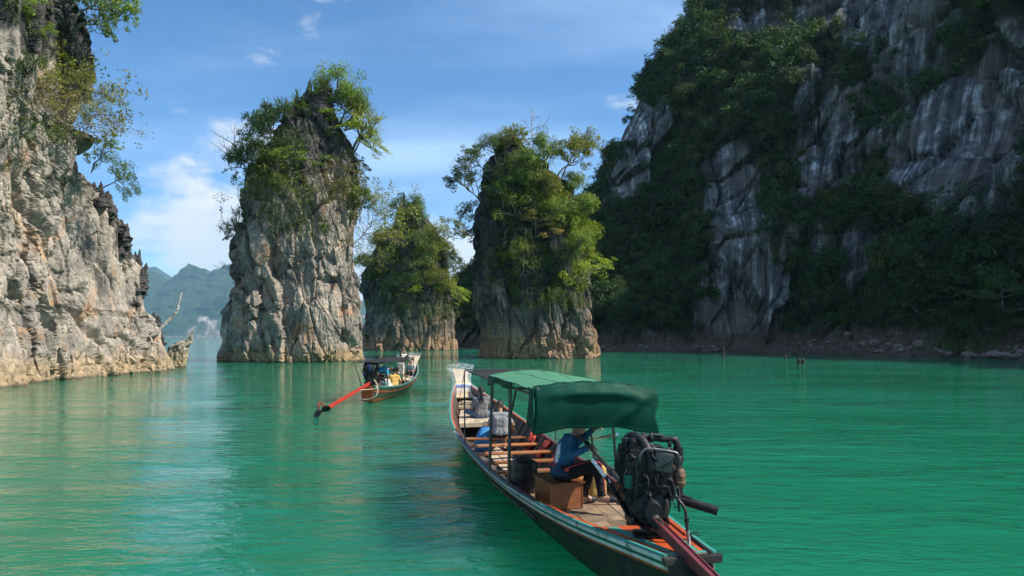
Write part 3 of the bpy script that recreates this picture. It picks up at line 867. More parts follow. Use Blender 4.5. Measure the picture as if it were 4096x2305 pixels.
def grow(seed, H=1.0, kind='bush', lk=1.0):
    """a plant about H metres tall, base at the origin: returns (wood mesh, leaf mesh or None)"""
    rng = np.random.default_rng(seed)
    wd = MB(); lf = Leaves(rng); nk = 1.0/lk**1.6
    if kind in ('bush', 'round', 'open', 'layer', 'dead', 'twig'):
        tr = {'bush': 0.22, 'round': 0.35, 'open': 0.42, 'layer': 0.4, 'dead': 0.5, 'twig': 0.12}[kind]
        nl = {'bush': 9, 'round': 9, 'open': 7, 'layer': 8, 'dead': 6, 'twig': 13}[kind]
        r0 = H*{'bush': 0.022, 'round': 0.026, 'open': 0.022, 'layer': 0.022, 'dead': 0.02, 'twig': 0.009}[kind]
        pts, d = curve_pts((0, 0, -0.06*H), (rng.normal()*0.25, rng.normal()*0.25, 1), H*(tr+0.3), 7, rng, 0.16)
        wd.tube(pts, [r0*(1-0.09*i) for i in range(len(pts))], 6)
        tips = []
        for k in range(nl):
            t = tr/(tr+0.3)+(1-tr/(tr+0.3))*((k+0.5)/nl)
            i = min(len(pts)-2, int(t*(len(pts)-1))); p = pts[i].lerp(pts[i+1], t*(len(pts)-1)-i)
            az = k*2.4+rng.random()*0.9
            el = {'bush': 0.35, 'round': 0.45, 'open': 0.5, 'layer': 0.18, 'dead': 0.55, 'twig': 0.35}[kind]+0.5*(k/nl)*(kind != 'layer')+rng.normal()*0.12
            L = H*{'bush': 0.40, 'round': 0.36, 'open': 0.48, 'layer': 0.46, 'dead': 0.48, 'twig': 0.75}[kind]*(0.75+0.5*rng.random())*(1.1-0.35*k/nl)
            b, d2 = curve_pts(p, (math.cos(az)*math.cos(el), math.sin(az)*math.cos(el), math.sin(el)), L, 5, rng, 0.24 if kind in ('open', 'dead') else 0.16, Vector((0, 0, 0.25)))
            wd.tube(b, [r0*0.55*(1-0.14*j) for j in range(len(b))], 5, cap=False)
            tips.append((b[-1], L)); 
            for q in range(3 if kind != 'twig' else 5):
                j = 2+q % 4 if len(b) > 4 else 2
                j = min(j, len(b)-1)
                s = L*(0.32+0.3*rng.random())
                dd = Vector((b[min(j+1, len(b)-1)]-b[j-1])).normalized()+Vector(rng.normal(size=3))*0.65
                c, d3 = curve_pts(b[j], dd, s, 3, rng, 0.3, Vector((0, 0, 0.3)))
                wd.tube(c, [r0*0.26*(1-0.2*m) for m in range(len(c))], 4, cap=False)
                tips.append((c[-1], s))
                if kind in ('dead', 'twig', 'open'):
                    for _ in range(2):
                        e, _d = curve_pts(c[rng.integers(1, 3)], Vector(rng.normal(size=3))*0.8+dd, s*0.6, 3, rng, 0.35)
                        wd.tube(e, [r0*0.14, r0*0.12, r0*0.09, r0*0.05], 3, cap=False)
                        tips.append((e[-1], s*0.6))
        if kind != 'dead':
            for p, L in tips:
                if kind == 'twig':
                    if rng.random() < 0.75: lf.puff(tuple(p), H*0.09, 9, H*0.045, 0.7, 0.45, tint=rng.random())
                elif kind == 'open':
                    lf.puff(tuple(p), H*(0.055+0.05*rng.random()), 34, H*0.036, 0.5, 0.55)
                elif kind == 'layer':
                    lf.puff(tuple(p), H*(0.10+0.06*rng.random()), int(92*nk), H*0.033*lk, 0.34, 0.5)
                elif kind == 'round':
                    lf.puff(tuple(p), H*(0.12+0.06*rng.random()), int(115*nk), H*0.031*lk, 0.7, 0.55)
                else:
                    lf.puff(tuple(p), H*(0.12+0.07*rng.random()), int(110*nk), H*0.034*lk, 0.7, 0.55)
    elif kind == 'screwpine':
        heads = []
        pts, d = curve_pts((0, 0, -0.05*H), (0.1, 0, 1), H*0.4, 4, rng, 0.12)
        wd.tube(pts, [0.03*H*(1-0.1*i) for i in range(len(pts))], 6)
        for k in range(8):
            az = k*2.4; el = 0.5+0.5*rng.random()
            b, _ = curve_pts(pts[2+k % 3], (math.cos(az)*math.cos(el), math.sin(az)*math.cos(el), math.sin(el)), H*(0.3+0.3*rng.random()), 4, rng, 0.18)
            wd.tube(b, [0.014*H]*len(b), 5, cap=False); heads.append(b[-1])
        for hp in heads:
            k = 34; az = rng.random(k)*6.283; el = rng.uniform(-0.75, 1.2, k)
            a = np.stack([np.cos(az)*np.cos(el), np.sin(az)*np.cos(el), np.sin(el)], 1)
            L = H*0.26*(0.7+0.5*rng.random(k)); c = np.array(hp)+a*(L*0.42)[:, None]
            n = np.stack([-np.cos(az)*np.sin(el), -np.sin(az)*np.sin(el), np.cos(el)], 1)
            tt = np.clip(0.2+0.6*rng.random(k), 0, 1)
            lf.add(c, a, n, L, 0.075, tt)
            # drooping outer halves
            a2 = a*0.7+np.array([0, 0, -0.75]); c2 = np.array(hp)+a*(L*0.85)[:, None]+a2*(L*0.25)[:, None]
            lf.add(c2, a2, n, L*0.6, 0.10, tt)
    elif kind == 'mound':
        # low tangle hugging a rock face: no trunk to speak of
        for k in range(6):
            b, _ = curve_pts((0, 0, 0), (rng.normal(), rng.normal(), 0.9), H*0.6, 4, rng, 0.3)
            wd.tube(b, [0.012*H]*len(b), 4, cap=False)
        for k in range(17):
            c = rng.normal(size=3)*np.array([0.36, 0.36, 0.24])*H+np.array([0, 0, 0.38*H])
            lf.puff(tuple(c), H*(0.16+0.1*rng.random()), int(105*nk), H*0.044*lk, 0.75, 0.5)
    elif kind == 'hang':
        for k in range(26):
            x, y = rng.normal(size=2)*0.32*H
            L = H*(0.35+0.65*rng.random())
            b, _ = curve_pts((x, y, 0.15*H), (rng.normal()*0.3, rng.normal()*0.3, -1), L, 5, rng, 0.13, Vector((0, 0, -0.6)))
            wd.tube(b, 0.006*H, 3, cap=False)
            m = 40; t = rng.random(m); i = np.minimum((t*5).astype(int), 4)
            B = np.array([tuple(p) for p in b]); p = B[i]+(B[i+1]-B[i])*(t*5-i)[:, None]+rng.normal(size=(m, 3))*0.035*H
            lf.add(p, rng.normal(size=(m, 3))*0.5+np.array([0, 0, -1]), rng.normal(size=(m, 3))+np.array([0, 0, 0.6]), H*0.05*(0.6+0.8*rng.random(m)), 0.5, np.clip(rng.random()*0.5+0.5*rng.random(m), 0, 1))
    wme = wd.mesh('trunk', True)
    lme = lf.mesh('crown') if lf.c else None
    return wme, lme

PROTO = {}
def proto(kind, var):
    key = (kind, var)
    if key not in PROTO:
        w, l = grow(1000+17*var+sum(map(ord, kind)), 1.0, kind)
        w.materials.append(M_bark_pale if kind == 'dead' else M_bark)
        if l is not None: l.materials.append(M_leaf)
        PROTO[key] = (w, l)
    return PROTO[key]

GREEN = (0.085, 0.150, 0.024); DEEP = (0.044, 0.088, 0.020); LIME = (0.22, 0.30, 0.018); OLIVE = (0.165, 0.190, 0.030); BLUISH = (0.052, 0.094, 0.030); TAWNY = (0.20, 0.165, 0.045); BRIGHT = (0.135, 0.215, 0.022)
_rs = random.Random(5)
def plant(name, loc, H, kind, var, color, lean=(0, 0, 1), wide=1.0, label=None, cat='tree', group=None, spin=None):
    w, l = proto(kind, var)
    e = empty(name, loc)
    q = Vector((0, 0, 1)).rotation_difference(Vector(lean).normalized())
    e.rotation_mode = 'QUATERNION'
    e.rotation_quaternion = q @ Quaternion((0, 0, 1), _rs.random()*6.283 if spin is None else spin)
    e.scale = (H*wide, H*wide, H)
    t = link('stems' if kind in ('mound', 'hang') else 'trunk', w, None, e)
    if kind in ('mound', 'hang'): t['kind'] = 'stuff'
    if l is not None:
        c = link('crown', l, None, e)
        k = 0.85+0.3*_rs.random()
        c.color = (color[0]*k, color[1]*k, color[2]*k, 1)
    tag(e, label, cat, group)
    return e

BM = BVHTree.FromPolygons([Vector(v) for v in MV.tolist()], MQ.tolist())
def on_rock(B, depth, rows, group, who):
    """rows: (px, py of the foot, height m, kind, variant, colour, lean x, width, label)"""
    for px, py, H, kind, var, colr, lx, wide, lab in rows:
        p, n = hit(B, px, py)
        if p is None:
            p = W3(px, py, depth); n = Vector((0, -1, 0))
        lean = Vector((lx, -0.18 if kind not in ('dead',) else 0, 1.0))
        if kind in ('mound', 'hang'): p = p+Vector((0, -0.1, 0))
        nm = {'bush': 'bushy_tree', 'round': 'leafy_tree', 'open': 'gnarled_tree', 'layer': 'spreading_tree', 'dead': 'bare_tree', 'twig': 'twiggy_shrub', 'screwpine': 'screw_pine', 'mound': 'shrub', 'hang': 'hanging_creeper'}[kind]
        cat = {'twig': 'shrub', 'mound': 'shrub', 'hang': 'creeper'}.get(kind, 'tree')
        plant(nm, p-Vector(lean).normalized()*0.1, H*(1.22 if who else 1.0), kind, var, colr, lean, wide, lab, cat, group)

G1 = 'trees and shrubs growing on the tallest rock tower'
on_rock(B1, 78, [
 (331, 108, 5.6, 'bush', 0, BRIGHT, 0.05, 0.85, 'bright green tree crowning the very tip of the tallest rock tower'),
 (340, 121, 4.6, 'bush', 1, GREEN, 0.25, 0.9, 'green tree on the right shoulder just below the tip of the tallest tower'),
 (346, 128, 3.6, 'round', 1, GREEN, 0.45, 1.1, 'mid green tree leaning out at the right of the tallest tower summit'),
 (343, 146, 4.2, 'layer', 0, LIME, -0.15, 1.45, 'lime yellow spreading tree on the right of the tallest tower top'),
 (352, 153, 3.9, 'layer', 1, LIME, 0.75, 1.25, 'lime green tree drooping out over the right edge of the tallest tower'),
 (354, 147, 4.8, 'screwpine', 0, OLIVE, 0.55, 1.0, 'spiky screw pine jutting right behind the lime tree on the tallest tower'),
 (285, 142, 4.6, 'open', 3, BLUISH, -0.75, 0.8, 'gnarled tree with a bare bent limb high on the left edge of tallest tower'),
 (294, 126, 3.4, 'screwpine', 1, GREEN, -0.35, 1.1, 'rosette headed screw pine beside the black pinnacle of the tallest tower'),
 (288, 133, 2.8, 'open', 1, BLUISH, -0.6, 1.0, 'small sparse tree left of the black pinnacle on the tallest tower'),
 (273, 152, 4.4, 'round', 0, DEEP, -0.55, 1.0, 'dark rounded tree on the left shoulder of the tallest tower'),
 (268, 163, 4.0, 'bush', 2, DEEP, -0.5, 1.0, 'dark bushy tree hanging at the left edge of tallest tower above the gnarled tree'),
 (251, 192, 4.8, 'open', 0, BLUISH, -0.85, 1.0, 'wide airy tree reaching left over the water from the tallest tower'),
 (252, 186, 5.6, 'dead', 0, GREEN, -0.35, 0.7, 'leafless grey tree rising from the left edge of the tallest tower'),
 (249, 206, 2.6, 'hang', 1, DEEP, -0.2, 1.0, 'dark creeper trailing down the left edge of the tallest tower'),
 (288, 150, 3.2, 'mound', 0, DEEP, -0.1, 1.1, 'dark shrub below the pinnacle on the left face of the tallest tower'),
 (299, 160, 3.0, 'mound', 2, DEEP, 0.0, 1.0, 'deep green shrub in the middle of the upper face of tallest tower'),
 (271, 172, 3.0, 'bush', 3, GREEN, -0.2, 1.0, 'green bush at the left of the bright bush on the tallest tower face'),
 (290, 188, 3.9, 'layer', 2, BRIGHT, -0.05, 1.1, 'bright green round bush in the middle of the tallest tower face'),
 (283, 196, 3.0, 'mound', 1, GREEN, 0.0, 1.0, 'green shrub just under the bright bush on the tallest tower face'),
 (262, 190, 3.0, 'mound', 3, DEEP, -0.2, 1.1, 'dark shrub mat on the left ledge of the tallest tower'),
 (272, 203, 3.2, 'twig', 0, OLIVE, 0.0, 1.0, 'grey twiggy thicket on the left face of the tallest tower'),
 (297, 210, 3.2, 'twig', 1, OLIVE, 0.1, 1.0, 'olive twiggy thicket in the middle of tallest tower face'),
 (310, 218, 2.8, 'hang', 0, OLIVE, 0.1, 1.0, 'olive creeper hanging below the thicket on the tallest tower'),
 (284, 214, 3.0, 'hang', 2, DEEP, 0.0, 1.1, 'dark creeper hanging in the shade of the tallest tower face'),
 (318, 194, 2.2, 'twig', 2, TAWNY, 0.2, 1.0, 'dry brown twigs clinging to the sunny face of the tallest tower'),
 (340, 186, 3.0, 'twig', 3, TAWNY, 0.2, 1.0, 'dry tawny thicket below the lime tree on the tallest tower'),
 (350, 200, 2.8, 'hang', 3, TAWNY, 0.3, 0.9, 'brown root curtain under the lime tree on the tallest tower'),
 (346, 178, 2.6, 'hang', 0, OLIVE, 0.3, 0.9, 'hanging roots and leaves right under the lime tree of the tallest tower'),
 (358, 184, 3.2, 'open', 2, BLUISH, 0.5, 0.9, 'sparse tree on the right edge of the tallest tower below the lime tree'),
 (358, 205, 3.0, 'twig', 1, OLIVE, 0.6, 1.0, 'fine twiggy shrub on the right edge of the tallest tower'),
 (357, 240, 5.6, 'twig', 0, OLIVE, 0.75, 1.0, 'large leggy olive shrub reaching right from the tallest tower toward the far tower'),
 (358, 262, 3.2, 'twig', 2, OLIVE, 0.9, 1.0, 'thin low shrub on the right edge of tallest tower above the water'),
 (357, 222, 3.6, 'open', 3, GREEN, 0.7, 1.0, 'green open crowned tree between the tallest and the farthest tower'),
 (240, 234, 2.6, 'screwpine', 2, DEEP, -0.7, 1.0, 'dark screw pine perched on the left edge of the tallest tower halfway down'),
 (239, 242, 1.8, 'open', 1, DEEP, -1.0, 1.0, 'small dark tree under the perched screw pine on the tallest tower'),
 (324, 234, 1.4, 'bush', 1, GREEN, 0.1, 1.0, 'single small green bush on the pale sunlit face of the tallest tower'),
 (238, 276, 2.4, 'dead', 1, GREEN, -1.6, 0.5, 'bare twig sticking left from the lower edge of the tallest tower'),
], G1, 1)

G3 = 'trees and shrubs growing on the broad rock tower'
on_rock(B3, 90, [
 (556, 180, 6.6, 'open', 0, OLIVE, 0.42, 0.75, 'tall slender tree leaning right at the top of the broad tower'),
 (560, 184, 7.4, 'layer', 3, OLIVE, 0.5, 0.6, 'tallest flat topped tree at the upper right of the broad tower'),
 (548, 176, 5.2, 'round', 2, GREEN, 0.05, 0.9, 'rounded green tree on the summit of the broad tower'),
 (533, 154, 4.6, 'dead', 2, GREEN, 0.05, 0.7, 'dead pole like tree with a hooked tip on the broad tower summit'),
 (527, 152, 3.6, 'open', 2, OLIVE, -0.1, 0.8, 'thin leafy tree beside the dead pole on the broad tower summit'),
 (505, 154, 4.2, 'bush', 0, OLIVE, -0.2, 0.95, 'green bushy tree at the upper left of the broad tower'),
 (496, 164, 3.6, 'round', 3, GREEN, -0.4, 1.0, 'tree leaning left near the upper left corner of the broad tower'),
 (489, 178, 4.2, 'open', 1, GREEN, -0.35, 0.9, 'airy tree on the upper left edge of the broad tower'),
 (481, 208, 5.6, 'open', 3, BLUISH, -0.85, 0.85, 'wide open tree stretching left from the broad tower over the gap'),
 (480, 200, 5.6, 'dead', 3, BLUISH, -0.5, 0.7, 'bare branch rising left from the side of the broad tower'),
 (479, 228, 3.4, 'open', 0, BLUISH, -0.8, 1.0, 'bluish open tree hanging low on the left edge of the broad tower'),
 (478, 242, 2.6, 'open', 2, BLUISH, -0.9, 1.0, 'lowest sparse tree on the left edge of the broad tower'),
 (580, 262, 4.0, 'bush', 1, LIME, 0.25, 0.9, 'big yellow green tree bulging out at the right of the broad tower'),
 (584, 278, 3.4, 'layer', 0, LIME, 0.4, 1.0, 'lime tree drooping lowest at the right edge of the broad tower'),
 (575, 240, 3.8, 'bush', 2, LIME, 0.2, 0.9, 'sunlit lime tree on the right edge of the broad tower'),
 (574, 218, 4.4, 'bush', 3, BRIGHT, 0.3, 0.9, 'bright green tree on the upper right edge of the broad tower'),
 (568, 204, 4.2, 'round', 0, BRIGHT, 0.2, 0.9, 'sunlit rounded tree high on the right edge of broad tower'),
 (520, 176, 3.8, 'bush', 0, GREEN, 0.0, 1.0, 'green bush just below the summit of the broad tower'),
 (534, 178, 4.0, 'screwpine', 1, BRIGHT, 0.1, 1.0, 'pale screw pine below the summit of the broad tower'),
 (511, 190, 3.6, 'bush', 2, GREEN, 0.0, 1.0, 'leafy bush on the upper left face of the broad tower'),
 (528, 196, 3.8, 'round', 1, GREEN, 0.0, 1.0, 'rounded green bush in the upper middle of the broad tower'),
 (545, 196, 3.8, 'bush', 3, OLIVE, 0.1, 1.0, 'olive bush in the upper right middle of the broad tower'),
 (503, 206, 3.4, 'screwpine', 2, GREEN, 0.0, 1.0, 'screw pine on the left face of the broad tower'),
 (530, 214, 3.6, 'screwpine', 0, BRIGHT, 0.0, 1.0, 'pale green screw pine in the middle of the broad tower face'),
 (516, 216, 3.6, 'mound', 1, OLIVE, 0.0, 1.0, 'olive shrub left of the middle screw pine on the broad tower'),
 (556, 212, 4.2, 'bush', 0, OLIVE, 0.1, 1.0, 'olive tree on the right middle face of the broad tower'),
 (550, 232, 4.0, 'round', 3, BRIGHT, 0.1, 1.0, 'bright bush below the olive tree on the broad tower'),
 (566, 236, 4.4, 'bush', 1, BRIGHT, 0.2, 1.0, 'bright leafy tree right of centre on the broad tower'),
 (535, 238, 3.6, 'layer', 1, TAWNY, 0.0, 1.0, 'yellowing tree in the middle of the broad tower face'),
 (545, 250, 3.4, 'layer', 2, TAWNY, 0.0, 1.0, 'second yellowing tree below the first on the broad tower'),
 (528, 256, 3.2, 'bush', 3, OLIVE, 0.0, 1.0, 'olive bush at the left of the yellowing trees on the broad tower'),
 (552, 270, 4.2, 'bush', 2, BRIGHT, 0.05, 1.1, 'large bright bush low in the middle of the broad tower'),
 (540, 276, 3.4, 'mound', 0, GREEN, 0.0, 1.0, 'green shrub low in the middle of broad tower beside the large bush'),
 (522, 272, 3.6, 'round', 2, OLIVE, -0.1, 1.0, 'olive rounded tree low on the left of the broad tower greenery'),
 (509, 272, 2.6, 'open', 1, OLIVE, -0.3, 1.0, 'small open tree at the lower left end of the broad tower greenery'),
 (568, 262, 4.0, 'round', 0, BRIGHT, 0.2, 1.0, 'bright rounded tree low on the right of the broad tower'),
 (576, 282, 3.4, 'mound', 2, LIME, 0.3, 1.0, 'lime shrub at the bottom right of the broad tower greenery'),
 (556, 290, 3.0, 'hang', 1, BRIGHT, 0.0, 1.0, 'green creeper hanging lowest on the broad tower'),
 (540, 290, 2.8, 'hang', 2, OLIVE, 0.0, 1.0, 'olive creeper hanging low in the middle of the broad tower'),
 (568, 294, 2.8, 'hang', 3, OLIVE, 0.1, 1.0, 'creeper hanging at the lower right of the broad tower'),
 (500, 186, 2.8, 'mound', 3, DEEP, -0.1, 1.0, 'dark shrub on the upper left edge of the broad tower'),
 (520, 232, 3.0, 'hang', 0, DEEP, 0.0, 1.0, 'dark creeper on the black left middle face of the broad tower'),
], G3, 3)

G2 = 'trees and shrubs growing on the farthest rock tower'
on_rock(B2, 146, [
 (398, 226, 5.2, 'open', 0, BLUISH, -0.5, 0.9, 'airy tree at the upper left of the farthest tower'),
 (420, 214, 5.0, 'bush', 0, GREEN, 0.2, 0.8, 'green tree right of the black crag on the farthest tower'),
 (416, 208, 4.8, 'dead', 1, GREEN, 0.1, 0.6, 'leafless little tree on the summit of the farthest tower'),
 (441, 246, 6.2, 'open', 1, OLIVE, 0.75, 0.9, 'crooked tree reaching right from the upper right of the farthest tower'),
 (446, 272, 6.0, 'open', 2, GREEN, 0.7, 1.0, 'open tree hanging right in the middle of the farthest tower edge'),
 (449, 286, 6.0, 'open', 3, BLUISH, 0.7, 1.0, 'bluish open tree on the right edge of the farthest tower'),
 (451, 306, 5.0, 'layer', 1, LIME, 0.7, 1.0, 'lime tree low on the right edge of the farthest tower'),
 (405, 230, 5.2, 'bush', 1, OLIVE, -0.1, 1.0, 'olive bush just below the black crag of the farthest tower'),
 (421, 232, 5.4, 'round', 0, GREEN, 0.1, 1.0, 'rounded green tree below the black crag of farthest tower'),
 (392, 246, 5.2, 'bush', 2, TAWNY, -0.3, 1.0, 'tawny tree on the upper left edge of the farthest tower'),
 (384, 256, 5.0, 'round', 1, BRIGHT, -0.4, 1.0, 'bright green tree bulging left on the farthest tower'),
 (374, 270, 5.2, 'bush', 3, BRIGHT, -0.4, 1.0, 'green tree at the widest left edge of the farthest tower'),
 (404, 250, 5.6, 'layer', 0, OLIVE, 0.0, 1.0, 'layered olive tree in the upper middle of the farthest tower'),
 (420, 252, 5.6, 'bush', 0, GREEN, 0.0, 1.0, 'green bush in the upper centre of the farthest tower'),
 (434, 250, 5.4, 'round', 2, OLIVE, 0.2, 1.0, 'sunlit olive tree on the upper right of the farthest tower'),
 (440, 262, 5.6, 'bush', 1, OLIVE, 0.2, 1.0, 'sunlit olive tree on the right face of the farthest tower'),
 (428, 270, 5.4, 'round', 3, OLIVE, 0.1, 1.0, 'large olive crown in the right centre of the farthest tower'),
 (412, 272, 5.4, 'bush', 2, GREEN, 0.0, 1.0, 'dark green crown in the centre of the farthest tower'),
 (396, 270, 5.2, 'round', 0, GREEN, -0.1, 1.0, 'green crown left of centre on the farthest tower'),
 (383, 284, 5.0, 'bush', 3, DEEP, -0.2, 1.0, 'dark tree on the left face of the farthest tower'),
 (370, 288, 4.4, 'mound', 1, DEEP, -0.3, 1.0, 'dark shrub on the left edge of the farthest tower'),
 (400, 290, 5.0, 'mound', 0, DEEP, 0.0, 1.0, 'dark shrub in the lower middle of the farthest tower'),
 (418, 292, 5.0, 'mound', 2, GREEN, 0.0, 1.0, 'green shrub in the lower middle of the farthest tower'),
 (434, 288, 5.2, 'bush', 0, OLIVE, 0.1, 1.0, 'olive tree in the lower right of the farthest tower'),
 (442, 294, 4.6, 'mound', 3, OLIVE, 0.2, 1.0, 'olive shrub at the lower right edge of the farthest tower'),
 (413, 306, 4.2, 'layer', 2, LIME, 0.0, 0.9, 'small lime bush low in the middle of the farthest tower'),
 (428, 306, 4.6, 'hang', 0, GREEN, 0.0, 1.0, 'green creeper hanging low on the farthest tower'),
 (392, 302, 4.4, 'hang', 1, DEEP, 0.0, 1.0, 'dark creeper on the lower left of the farthest tower'),
 (440, 306, 4.2, 'hang', 2, OLIVE, 0.1, 1.0, 'olive creeper at the lower right of the farthest tower'),
], G2, 2)

GL = 'plants clinging to the left rock wall'
on_rock(BL, 46, [
 (74, 24, 4.6, 'open', 0, BRIGHT, 0.45, 0.95, 'green tree leaning out from the top right of the left rock wall'),
 (76, 26, 4.4, 'open', 3, BRIGHT, 1.6, 0.85, 'long limb tree drooping outward below the top of the left rock wall'),
 (75, 30, 3.4, 'open', 1, GREEN, 2.6, 0.9, 'lowest drooping limb tree hanging in the sky off the left rock wall'),
 (68, 8, 3.4, 'layer', 0, BRIGHT, 0.6, 0.9, 'leafy bough at the very top edge beside the left rock wall'),
 (72, 122, 4.4, 'twig', 0, OLIVE, 0.9, 1.0, 'large twiggy shrub spreading right from the middle of the left rock wall'),
 (70, 108, 3.8, 'twig', 1, OLIVE, 1.2, 0.9, 'thin twiggy shrub above the ledge of the left rock wall'),
 (80, 136, 3.2, 'twig', 2, TAWNY, 0.7, 1.0, 'yellowing shrub on the ledge of the left rock wall'),
 (92, 168, 3.4, 'open', 2, BRIGHT, 0.25, 0.7, 'slim leafy tree growing against the right edge of left rock wall'),
 (99, 189, 3.6, 'layer', 1, GREEN, 2.0, 0.7, 'low branch reaching right over the jagged step of the left rock wall'),
 (30, 24, 2.6, 'bush', 0, BRIGHT, 0.2, 1.0, 'green bush at the top of the left rock wall'),
 (18, 16, 2.2, 'layer', 2, BRIGHT, 0.2, 1.0, 'feathery bright bush in the top left corner'),
 (42, 44, 1.6, 'layer', 3, BRIGHT, 0.4, 1.0, 'small bright bush on the black stone of the left rock wall'),
 (22, 84, 2.6, 'screwpine', 3, BLUISH, 0.3, 1.0, 'grey green spiky plant on the left rock wall'),
 (34, 100, 2.6, 'twig', 3, OLIVE, 0.4, 1.0, 'grey twig thicket on the left rock wall'),
 (52, 106, 2.8, 'twig', 0, OLIVE, 0.5, 1.0, 'olive twig thicket in the middle of the left rock wall'),
 (22, 118, 2.8, 'twig', 1, TAWNY, 0.3, 1.0, 'dry straw coloured thicket on the left rock wall'),
 (48, 128, 2.4, 'twig', 2, OLIVE, 0.4, 1.0, 'twig thicket just above the ledge of the left rock wall'),
 (60, 138, 1.6, 'mound', 0, BRIGHT, 0.3, 1.0, 'green tuft on the ledge of the left rock wall'),
 (28, 132, 1.2, 'mound', 1, GREEN, 0.3, 1.0, 'small green tuft left of the ledge on the left rock wall'),
 (78, 80, 1.6, 'bush', 2, OLIVE, 0.6, 1.0, 'yellow green tuft on the overhang of the left rock wall'),
 (66, 68, 1.5, 'bush', 3, LIME, 0.5, 1.0, 'lime tuft under the overhang of the left rock wall'),
], GL, 0)

# fine growth no one could count, knitted over the upper rock
def cover(name, rows, label, seed):
    """leaf tufts spread over a rock where a mask allows"""
    rng = np.random.default_rng(seed); lf = Leaves(rng)
    for B, x0, x1, y0, y1, n, rad, L, tint in rows:
        for k in range(n):
            px = rng.uniform(x0, x1); py = rng.uniform(y0, y1)
            g = perlin(np.array([[px*0.06, py*0.06, seed*1.7]]), seed)[0]
            if g < -0.08: continue
            p, nrm = hit(B, px, py)
            if p is None: continue
            c = p+nrm*rad*0.15+Vector((0, -0.1, 0))
            lf.puff(tuple(c), rad*(0.5+0.8*rng.random()), 46, L, 0.8, 0.45, tint=tint*0.6+0.4*rng.random())
    me = lf.mesh(name); me.materials.append(M_leaf)
    o = link(name, me); o.color = (0.10, 0.155, 0.028, 1)
    return tag(o, label, kind='stuff')
cover('creeper_cover', [(B3, 486, 586, 150, 296, 900, 0.75, 0.16, 0.6), (B3, 512, 590, 280, 310, 190, 0.5, 0.15, 0.5)], 'fine leafy creepers covering the face of the broad tower', 3)
cover('creeper_cover', [(B1, 262, 304, 140, 216, 210, 0.6, 0.14, 0.3), (B1, 248, 272, 165, 205, 90, 0.6, 0.14, 0.2), (B1, 330, 358, 105, 200, 120, 0.45, 0.13, 0.5)], 'fine leafy creepers on the upper part of the tallest tower', 4)
cover('creeper_cover', [(B2, 366, 450, 212, 308, 620, 1.1, 0.23, 0.45)], 'fine leafy creepers over the farthest tower', 6)
cover('creeper_cover', [(BL, 0, 84, 60, 140, 70, 0.3, 0.09, 0.4), (BL, 0, 70, 0, 40, 40, 0.35, 0.09, 0.5)], 'fine leafy tufts on the upper left rock wall', 7)

